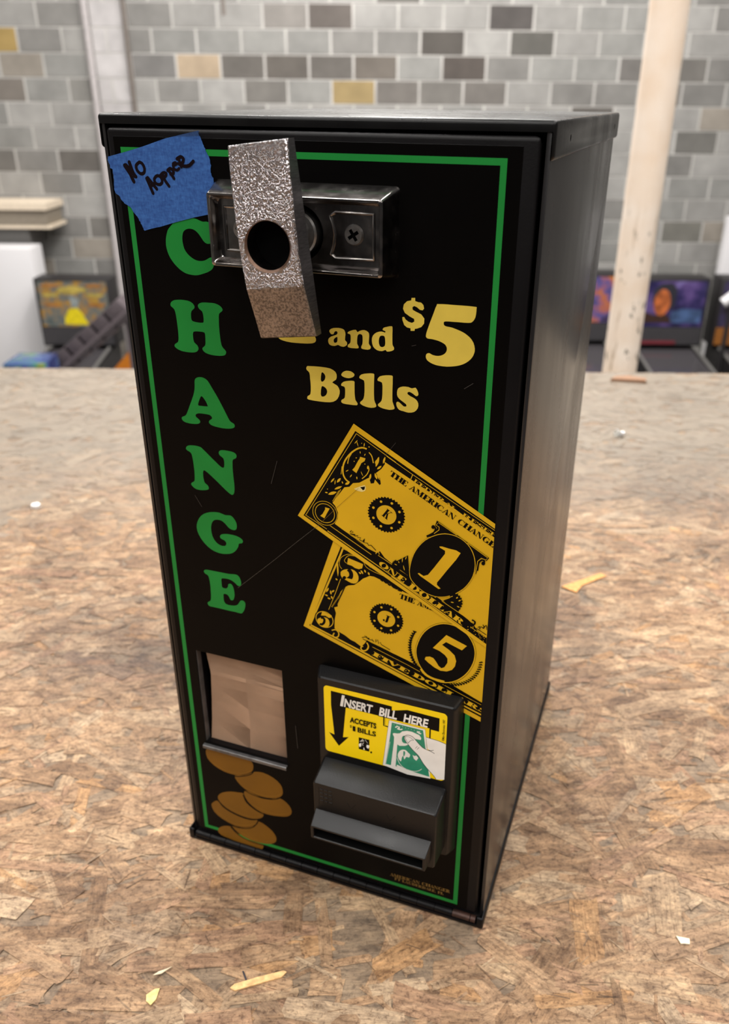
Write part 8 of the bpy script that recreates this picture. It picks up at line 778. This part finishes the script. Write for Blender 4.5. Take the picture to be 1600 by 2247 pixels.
base_t = [((144, 142, 139), 6), ((134, 133, 130), 6), ((152, 150, 147), 5), ((124, 122, 119), 3), ((110, 107, 103), 1.2), ((142, 135, 126), 1.2), ((98, 94, 90), .4)]
PITCH, RH, GAP = .412, .2055, .014
r0 = -19; r1 = 15
for r in range(r0, r1):
    zc = 1.178-.001-RH*(-r); zc = 1.178+RH*r
    if zc-RH/2 < FZ or zc+RH/2 > WZ1: continue
    off = -1.525 if r % 2 == 0 else -1.732
    k0 = int((WX0-off)/PITCH)+1
    x = off+k0*PITCH
    while x+PITCH < WX1:
        xc = x+PITCH/2
        t = rw.uniform(0, sum(w for _, w in base_t)); col = base_t[0][0]
        for c_, w in base_t:
            t -= w
            if t <= 0: col = c_; break
        for (sx, sz), c_ in special:
            if abs(sx-xc) < PITCH/2 and abs(sz-zc) < RH/2: col = c_
        k = rw.uniform(.93, 1.07); base = [v_*k for v_ in srgb(*col)[:3]]
        xa, xb = x+GAP/2+.003, x+PITCH-GAP/2-.003; za, zb = zc-RH/2+GAP/2, zc+RH/2-GAP/2
        cutsx = [xa]+[q for q in (-2.685, -2.375) if xa < q < xb]+[xb]
        for p, q in zip(cutsx, cutsx[1:]):
            cc = base
            if -2.69 < (p+q)/2 < -2.37: cc = [v_*.35+.36*s_ for v_, s_ in zip(base, (1.02, .97, .98))]     # painted strip between the pipes
            quad([(p, WY, za), (q, WY, za), (q, WY, zb), (p, WY, zb)], cc, 1)
        x += PITCH
me = bpy.data.meshes.new('wall_back'); me.from_pydata(verts, [], faces); me.update()
ca_ = me.color_attributes.new('tone', 'FLOAT_COLOR', 'CORNER'); cbuf = []
for f, c_ in zip(faces, cols): cbuf += [c_[0], c_[1], c_[2], 1.0]*len(f)
ca_.data.foreach_set('color', cbuf)
wall = link('wall_back', me, [M['mortar'], M['block']]); me.polygons.foreach_set('material_index', mids)
wall['kind'] = 'structure'
M['concrete'] = simple('worn_concrete', (.30, .29, .28), .6, 0, .4, .12, 1.5)
fl_ = box('floor', -9.0, 9.5, -4.0, WY+.2, FZ-.1, FZ, M['concrete']); fl_['kind'] = 'structure'

for nm, xa in (('wall_left', WX0-.2), ('wall_right', WX1)):
    sw_ = box(nm, xa, xa+.2, -9.0, WY+.2, FZ, 4.2, simple(nm+'_blockwork', (.30, .295, .285), .85, 0, .3, .12, 2)); sw_['kind'] = 'structure'
# pipes on the wall
M['pipe_pale'] = simple('pale_pipe', srgb(176, 170, 170), .5, 0, .4)
M['pipe_grey'] = simple('grey_pipe', srgb(112, 104, 98), .5, 0, .4)
tag(cyl('conduit', (-2.72, WY-.030, FZ), (-2.72, WY-.030, WZ1), .030, M['pipe_pale'], n=16), 'pale vertical conduit on the block wall, left of the changer', 'pipe')
tag(cyl('conduit', (-2.365, WY-.022, FZ), (-2.365, WY-.022, WZ1), .022, M['pipe_grey'], n=16), 'grey vertical pipe on the block wall, right of the pale conduit', 'pipe')
tag(cyl('hanging_rod', (-1.343, 7.575, 1.125), (-1.343, 7.575, WZ1), .016, M['pipe_grey'], n=12), 'short grey rod hanging from above at the top of the view', 'rod')

# steel column just past the platform
m, nt, b = new_mat('chipped_cream_paint')
ob = mapped(nt)
st = noise(nt, mapped(nt, (1, 1, .11)), 24, 4, .6); sp1 = noise(nt, mapped(nt, (1, 1, .5)), 42, 3, .6)
sep = nt.nodes.new('ShaderNodeSeparateXYZ'); nt.links.new(ob, sep.inputs[0])
zone = ramp(nt, sep.outputs['Z'], [(0.0, (1,)*3), (0.42, (1,)*3), (0.62, (0,)*3)])
mr = nt.nodes.new('ShaderNodeMapRange'); mr.inputs[1].default_value = -.75; mr.inputs[2].default_value = .85
nt.links.new(sep.outputs['Z'], mr.inputs[0]); nt.links.new(mr.outputs[0], zone.node.inputs['Fac'])
marks = mix(nt, 1.0, ramp(nt, st, [(.555, (0,)*3), (.62, (1,)*3)]), zone, 'MULTIPLY')
dots = mix(nt, 1.0, ramp(nt, sp1, [(.61, (0,)*3), (.65, (1,)*3)]), zone, 'MULTIPLY')
pc = ramp(nt, noise(nt, ob, 9, 4), [(.3, srgb(246, 222, 198)), (.7, srgb(254, 238, 222))])
pc = mix(nt, marks, pc, srgb(178, 152, 124)); pc = mix(nt, dots, pc, srgb(120, 108, 92))
nt.links.new(pc, b.inputs['Base Color']); setp(b, rough=.55, spec=.4); bump(nt, b, noise(nt, ob, 70, 3), .15, .003)
M['cream'] = m
cl = cyl('steel_column', (.883, 2.475, FZ), (.883, 2.475, 4.2), .0590, M['cream'], n=48)
tag(cl, 'round cream painted steel column with chipped paint behind the platform', 'column')

# white cabinet and shelf at far left
M['white'] = simple('white_enamel', srgb(214, 212, 214), .5, 0, .4, .01, 2)
tag(box('white_cabinet', -4.6, -3.267, 7.45, 7.74, FZ, -.753, M['white'], bev=.01), 'plain white cabinet side at the far left', 'cabinet')
wb_ = empty('workbench', (-3.9, 7.9, FZ), 0, 'cream-topped wooden bench against the block wall, above the white cabinet', 'bench')
def lb(name, x0, x1, y0, y1, z0, z1, mat, parent):                       # box in the parent's frame
    px, py, pz = parent.location
    return box(name, x0-px, x1-px, y0-py, y1-py, z0-pz, z1-pz, mat, parent)
M['creamwood'] = simple('cream_board', srgb(222, 206, 184), .6); M['khaki'] = simple('khaki_board', srgb(132, 122, 108), .7); M['dkgrey'] = simple('dark_grey_board', srgb(92, 90, 88), .7)
lb('bench_top', -4.7, -3.18, 7.775, 8.23, -.455, -.395, M['creamwood'], wb_)
lb('apron', -4.7, -3.20, 7.800, 8.20, -.595, -.455, M['khaki'], wb_)
lb('rail', -4.7, -3.17, 7.795, 8.22, -.625, -.597, M['creamwood'], wb_)
lb('lower_box', -4.7, -3.40, 7.82, 8.20, -.80, -.625, M['dkgrey'], wb_)
for x in (-4.6, -3.45): lb('leg', x, x+.08, 7.9, 7.98, FZ, -.80, M['khaki'], wb_)

# pinball tables
M['pblack'] = simple('cabinet_black', (.016, .014, .015), .5)
M['pgrey'] = simple('dark_panel', (.045, .042, .046), .45)
m, nt, b = new_mat('playfield_glass'); setp(b, color=(.05, .046, .05, 1), rough=.12, spec=.6); M['pglass'] = m
def art(name, stops, scale, warp):
    m, nt, b = new_mat(name); v = mapped(nt)
    nt.links.new(ramp(nt, noise(nt, v, scale, 4, .6), stops), b.inputs['Base Color']); setp(b, rough=.25, spec=.5)
    return m
A_purple = art('purple_art', [(.30, (.006, .006, .03)), (.45, (.03, .022, .10)), (.58, (.10, .06, .20)), (.72, (.22, .18, .42))], 4.5, 0)
A_orange = art('orange_art', [(.30, (.03, .015, .04)), (.45, (.10, .08, .25)), (.56, (.42, .12, .05)), (.70, (.75, .30, .03))], 6, 0)
A_yellow = art('yellow_art', [(.30, (.07, .09, .09)), (.46, (.14, .15, .14)), (.60, (.36, .19, .04)), (.72, (.45, .30, .04))], 11, 0)
A_far = art('dark_orange_art', [(.35, (.02, .015, .02)), (.55, (.05, .04, .10)), (.72, (.30, .12, .02))], 5, 0)
A_blue = art('blue_art', [(.35, (.02, .025, .10)), (.5, (.06, .10, .25)), (.62, (.05, .20, .06)), (.75, (.40, .16, .03))], 8, 0)
M['dull_red'] = simple('dull_red_strip', (.17, .02, .03), .5); M['burnt_orange'] = simple('burnt_orange_board', (.30, .11, .02), .5)  # panel strip and apron in their own flat colours
M['figure'] = simple('orange_figure_ink', (.42, .11, .03), .5, 0, .4, .25, 14); M['hair'] = simple('dark_hair_ink', (.02, .02, .03), .5); M['bluearc'] = simple('blue_wave_ink', (.05, .09, .20), .5, 0, .4, .3, 10)
M['ybright'] = simple('bright_yellow_ink', (.70, .56, .01), .5, 0, .4, .12, 30); M['ymust'] = simple('mustard_ink', (.42, .32, .07), .5, 0, .4, .2, 30); M['rust_or'] = simple('rust_orange_ink', (.36, .15, .03), .5, 0, .4, .2, 30); M['palegrey'] = simple('pale_grey_ink', (.24, .27, .27), .5, 0, .4, .2, 30)
def disc(parent, name, cx, cz, rx, rz, y, mat, n=28, poly=None):
    pts = poly or [(cx+rx*math.cos(2*PI*i/n), cz+rz*math.sin(2*PI*i/n)) for i in range(n)]
    me = bpy.data.meshes.new(name); me.from_pydata([(x, y, z) for x, z in pts], [], [list(range(len(pts)))]); me.update()
    return link(name, me, mat, parent)
def pinball(x, y, topz, artm, label, hw=.345, sp=M['pgrey'], stripe=None, extras=None):
    """backbox, speaker panel, sloping cabinet with glass and legs; origin on the floor under the backbox front"""
    t = empty('pinball_machine', (x, y, FZ), 0, label, 'pinball machine')
    H = topz-FZ
    bb = box('backbox', -hw, hw, 0, .24, H-.62, H, M['pblack'], t, bev=.008)
    box('backglass', -hw+.03, hw-.03, -.008, -.001, H-.435, H-.025, artm, bb)
    s = box('speaker_panel', -hw+.02, hw-.02, -.020, -.001, H-.60, H-.445, sp, bb)
    if stripe: box('red_strip', -hw+.08, hw-.25, -.024, -.0205, H-.595, H-.565, stripe, bb)
    bm = bmesh.new()
    z1, z0 = H-.63, H-.63-.12
    P = [(-hw+.05, .24, z1), (hw-.05, .24, z1), (hw-.05, -1.05, z0), (-hw+.05, -1.05, z0)]
    Q = [(-hw+.05, .24, z1-.56), (hw-.05, .24, z1-.56), (hw-.05, -1.05, z0-.36), (-hw+.05, -1.05, z0-.36)]
    A = [bm.verts.new(p) for p in P]; B = [bm.verts.new(p) for p in Q]
    bm.faces.new(A); bm.faces.new(B[::-1])
    for i in range(4): bm.faces.new((A[i], A[(i+1)%4], B[(i+1)%4], B[i]))
    cab = from_bm('cabinet', bm, M['pblack'], t)
    bm = bmesh.new(); e = .004
    G_ = [(-hw+.085, -.02, z1-.12*.2+e), (hw-.085, -.02, z1-.12*.2+e), (hw-.085, -1.0, z0+.12*.04+e), (-hw+.085, -1.0, z0+.12*.04+e)]
    A = [bm.verts.new(p) for p in G_]; B = [bm.verts.new((p[0], p[1], p[2]+.004)) for p in G_]
    bm.faces.new(A[::-1]); bm.faces.new(B)
    for i in range(4): bm.faces.new((A[i], A[(i+1)%4], B[(i+1)%4], B[i]))
    from_bm('playfield_glass', bm, M['pglass'], cab)
    for sx in (-1, 1):
        bm = bmesh.new(); xx = sx*(hw-.065)
        tube_pts(bm, [(xx, -.05, z1+.006), (xx, -1.03, z0+.008)], .016, 8)
        from_bm('side_rail', bm, M['dkgrey'], cab, smooth=True)
        for yy, zz in ((.18, z1-.56), (-.98, z0-.34)):
            box('leg', xx-.025, xx+.025, yy-.025, yy+.025, 0, zz+.06, M['pblack'], t)
    return t, bb, H
t, bb, H = pinball(2.632, 7.175, -.925, A_purple, 'pinball machine with purple and orange backglass, right of the cream column', stripe=M['dull_red'])
disc(bb, 'backglass_figure', -.075, H-.215, .075, .120, -.0095, M['figure'])
disc(bb, 'backglass_hair', 0, 0, 0, 0, -.0090, M['hair'], poly=[(-.17, H-.20), (-.16, H-.10), (-.10, H-.045), (0, H-.04), (.05, H-.10), (.04, H-.26), (-.02, H-.30), (-.12, H-.30)])
disc(bb, 'backglass_wave', 0, 0, 0, 0, -.0090, M['bluearc'], poly=[(.02, H-.30), (.12, H-.27), (.30, H-.28), (.30, H-.40), (.02, H-.40)])
disc(bb, 'backglass_coat', 0, 0, 0, 0, -.0092, M['rust'], poly=[(-.24, H-.40), (-.22, H-.30), (-.14, H-.33), (-.02, H-.32), (.04, H-.40)])
pinball(1.80, 7.175, -.890, A_orange, 'pinball machine with orange and violet art, between the changer and the cream column')
t, bb, H = pinball(3.42, 7.175, -.925, A_far, 'dark pinball machine with burnt orange apron at the right edge', sp=M['burnt_orange'])
t, bb, H = pinball(-2.83, 7.175, -.970, A_yellow, 'pinball machine with yellow figure backglass left of the changer')
disc(bb, 'yellow_mound', 0, 0, 0, 0, -.0090, M['ybright'], poly=[(-.11, H-.41), (-.10, H-.34), (-.05, H-.27), (.02, H-.26), (.06, H-.31), (.09, H-.37), (.11, H-.42)])
disc(bb, 'mustard_banner', 0, 0, 0, 0, -.0090, M['ymust'], poly=[(-.15, H-.11), (-.12, H-.08), (0, H-.06), (.12, H-.08), (.15, H-.11), (.08, H-.12), (0, H-.14), (-.10, H-.13)])
disc(bb, 'pale_crest', 0, 0, 0, 0, -.0090, M['palegrey'], poly=[(-.04, H-.15), (.02, H-.15), (.05, H-.20), (.03, H-.26), (-.03, H-.26), (-.03, H-.20)])
for i, zz in enumerate((.06, .145, .235)):
    for sx in (-1, 1): disc(bb, 'art_stripe', sx*.20, H-zz, .085, .016, -.0092, M['rust_or'] if (i+sx) % 2 else M['ymust'])
tag(box('blue_crate', -2.70, -2.41, 5.28, 5.58, FZ, -1.20, A_blue, bev=.01), 'crate with blue and green art left of the dark stepped rack', 'crate')
# leaning dark staged rack and the orange-striped board under it
rk = empty('stair_rack', (-2.25, 5.80, FZ), 0, 'dark stepped rack sloping up behind the lower left of the changer', 'rack')
M['rackm'] = simple('dark_plum_metal', (.085, .068, .075), .45)
for i in range(6):
    x0 = -2.50+.108*i; z1 = -1.335+.087*i
    bm = bmesh.new(); add_box(bm, -.085, .085, -.14, .14, -.085, .075, .006, 2)
    bmesh.ops.rotate(bm, verts=bm.verts, cent=(0, 0, 0), matrix=Matrix.Rotation(math.radians(-40), 3, 'Y'))
    bmesh.ops.translate(bm, verts=bm.verts, vec=(x0+2.25, .0, z1-.03-FZ))
    from_bm('step', bm, M['rackm'], rk, smooth=True)
for sy in (-1, 1):
    bm = bmesh.new(); tube_pts(bm, [(-.45, .15*sy, FZ*-1-1.57), (.40, .15*sy, FZ*-1-.89)], .022, 8)
    from_bm('stringer', bm, M['rackm'], rk, smooth=True)
for x in (-.38, .34): box('post', x-.03, x+.03, -.03, .03, 0, -FZ-1.56+(x+.38)*.8, M['rackm'], rk)
bd = empty('striped_board', (-2.10, 6.45, FZ), 0, 'dark green board with an orange diagonal stripe under the stepped rack', 'board')
M['dgreen'] = simple('dark_green_paint', (.008, .05, .03), .5); M['orange'] = simple('orange_paint', (.62, .19, .01), .5)
bm = bmesh.new()
PP = [(-.42, 0), (.50, 0), (.50, -FZ-1.14), (.36, -FZ-1.14), (-.26, -FZ-1.68), (-.42, -FZ-1.68)]
A = [bm.verts.new((x, -.02, z)) for x, z in PP]; B = [bm.verts.new((x, .02, z)) for x, z in PP]
bm.faces.new(A); bm.faces.new(B[::-1])
for i in range(6): bm.faces.new((A[i], A[(i+1)%6], B[(i+1)%6], B[i]))
from_bm('panel', bm, M['dgreen'], bd)
bm = bmesh.new()
P4 = [(-.36, -.022, -FZ-1.75), (-.10, -.022, -FZ-1.75), (.34, -.022, -FZ-1.25), (.34, -.022, -FZ-1.13), (.24, -.022, -FZ-1.13)]
A = [bm.verts.new(p) for p in P4]; B = [bm.verts.new((p[0], -.027, p[2])) for p in P4]
bm.faces.new(A); bm.faces.new(B[::-1])
for i in range(5): bm.faces.new((A[i], A[(i+1)%5], B[(i+1)%5], B[i]))
from_bm('orange_stripe', bm, M['orange'], bd)
# white things at the right edge
tag(box('white_board', 3.37, 3.75, 8.02, 8.14, FZ, -.50, M['white'], bev=.01), 'narrow white panel leaning by the block wall at the right edge', 'panel')
tag(cyl('glare_bar', (3.025, 6.95, -1.095), (3.30, 6.95, -.86), .045, M['white'], n=20), 'white bar standing in for glare on the glass of the far right pinball machine', 'glare')  # glare shaped as a solid white bar
bm = bmesh.new(); add_cyl(bm, (3.10, 6.95, FZ), (3.10, 6.95, -1.03), .02, n=12)
from_bm('glare_bar_stand', bm, M['pblack'], bpy.data.objects['glare_bar'], smooth=True)

# ------------------------------------------------------------------ light
def area(name, loc, sx, sy, power, col=(1, .97, .93), target=None):
    l = bpy.data.lights.new(name, 'AREA'); l.shape = 'RECTANGLE'; l.size = sx; l.size_y = sy; l.energy = power; l.color = col
    o = bpy.data.objects.new(name, l); C.objects.link(o); o.location = loc
    if target:
        d = Vector(target)-Vector(loc); o.rotation_euler = d.to_track_quat('-Z', 'Y').to_euler()
    return o
ceil_ = box('ceiling', -9.0, 9.5, -9.0, WY+.2, 4.2, 4.3, simple('painted_ceiling', (.30, .29, .28), .8), None); ceil_['kind'] = 'structure'
for lx in (-3.4, -1.15, 1.15, 3.4):
    for ly, pw in ((-6.5, 60), (-4.0, 60), (-1.6, 75), (0.6, 75), (3.0, 75), (5.6, 140)):
        area('ceiling_lamp_or_fill', (lx, ly, 4.0), 1.3, .16, pw)
for ly in (4.3, 6.5): area('ceiling_lamp_or_fill', (.05, ly, 4.05), .7, 1.6, 210)  # added unseen fill panels, brighten the acceptor's upward faces
w = bpy.data.worlds.new('hall'); bpy.context.scene.world = w; w.use_nodes = True
bg = w.node_tree.nodes['Background']; bg.inputs['Color'].default_value = (.50, .49, .48, 1); bg.inputs['Strength'].default_value = .12

# ------------------------------------------------------------------ camera
cam = bpy.data.cameras.new('camera'); co = bpy.data.objects.new('camera', cam); C.objects.link(co)
co.location = (0.03817079, -0.42457675, 0.51462739)
pitch, roll = -0.46241248, 0.00792455
fwd = Vector((0, math.cos(pitch), math.sin(pitch))); r = Vector((1, 0, 0)); u = r.cross(fwd)
r2 = r*math.cos(roll)+u*math.sin(roll); u2 = -r*math.sin(roll)+u*math.cos(roll)
co.rotation_euler = Matrix((r2, u2, -fwd)).transposed().to_euler()
cam.sensor_fit = 'HORIZONTAL'; cam.sensor_width = 36; cam.lens = 1808.0668/1600*36
cam.shift_x = -(845.149-800)/1600; cam.shift_y = (1116.569-1123.5)/1600
cam.clip_start = .02; cam.clip_end = 60
cam.dof.use_dof = True; cam.dof.focus_distance = .425; cam.dof.aperture_fstop = 13.5
sc = bpy.context.scene; sc.camera = co
vs = sc.view_settings; vs.view_transform = 'Standard'; vs.look = 'None'; vs.gamma = 1; vs.exposure = -0.5; vs.use_curve_mapping = False
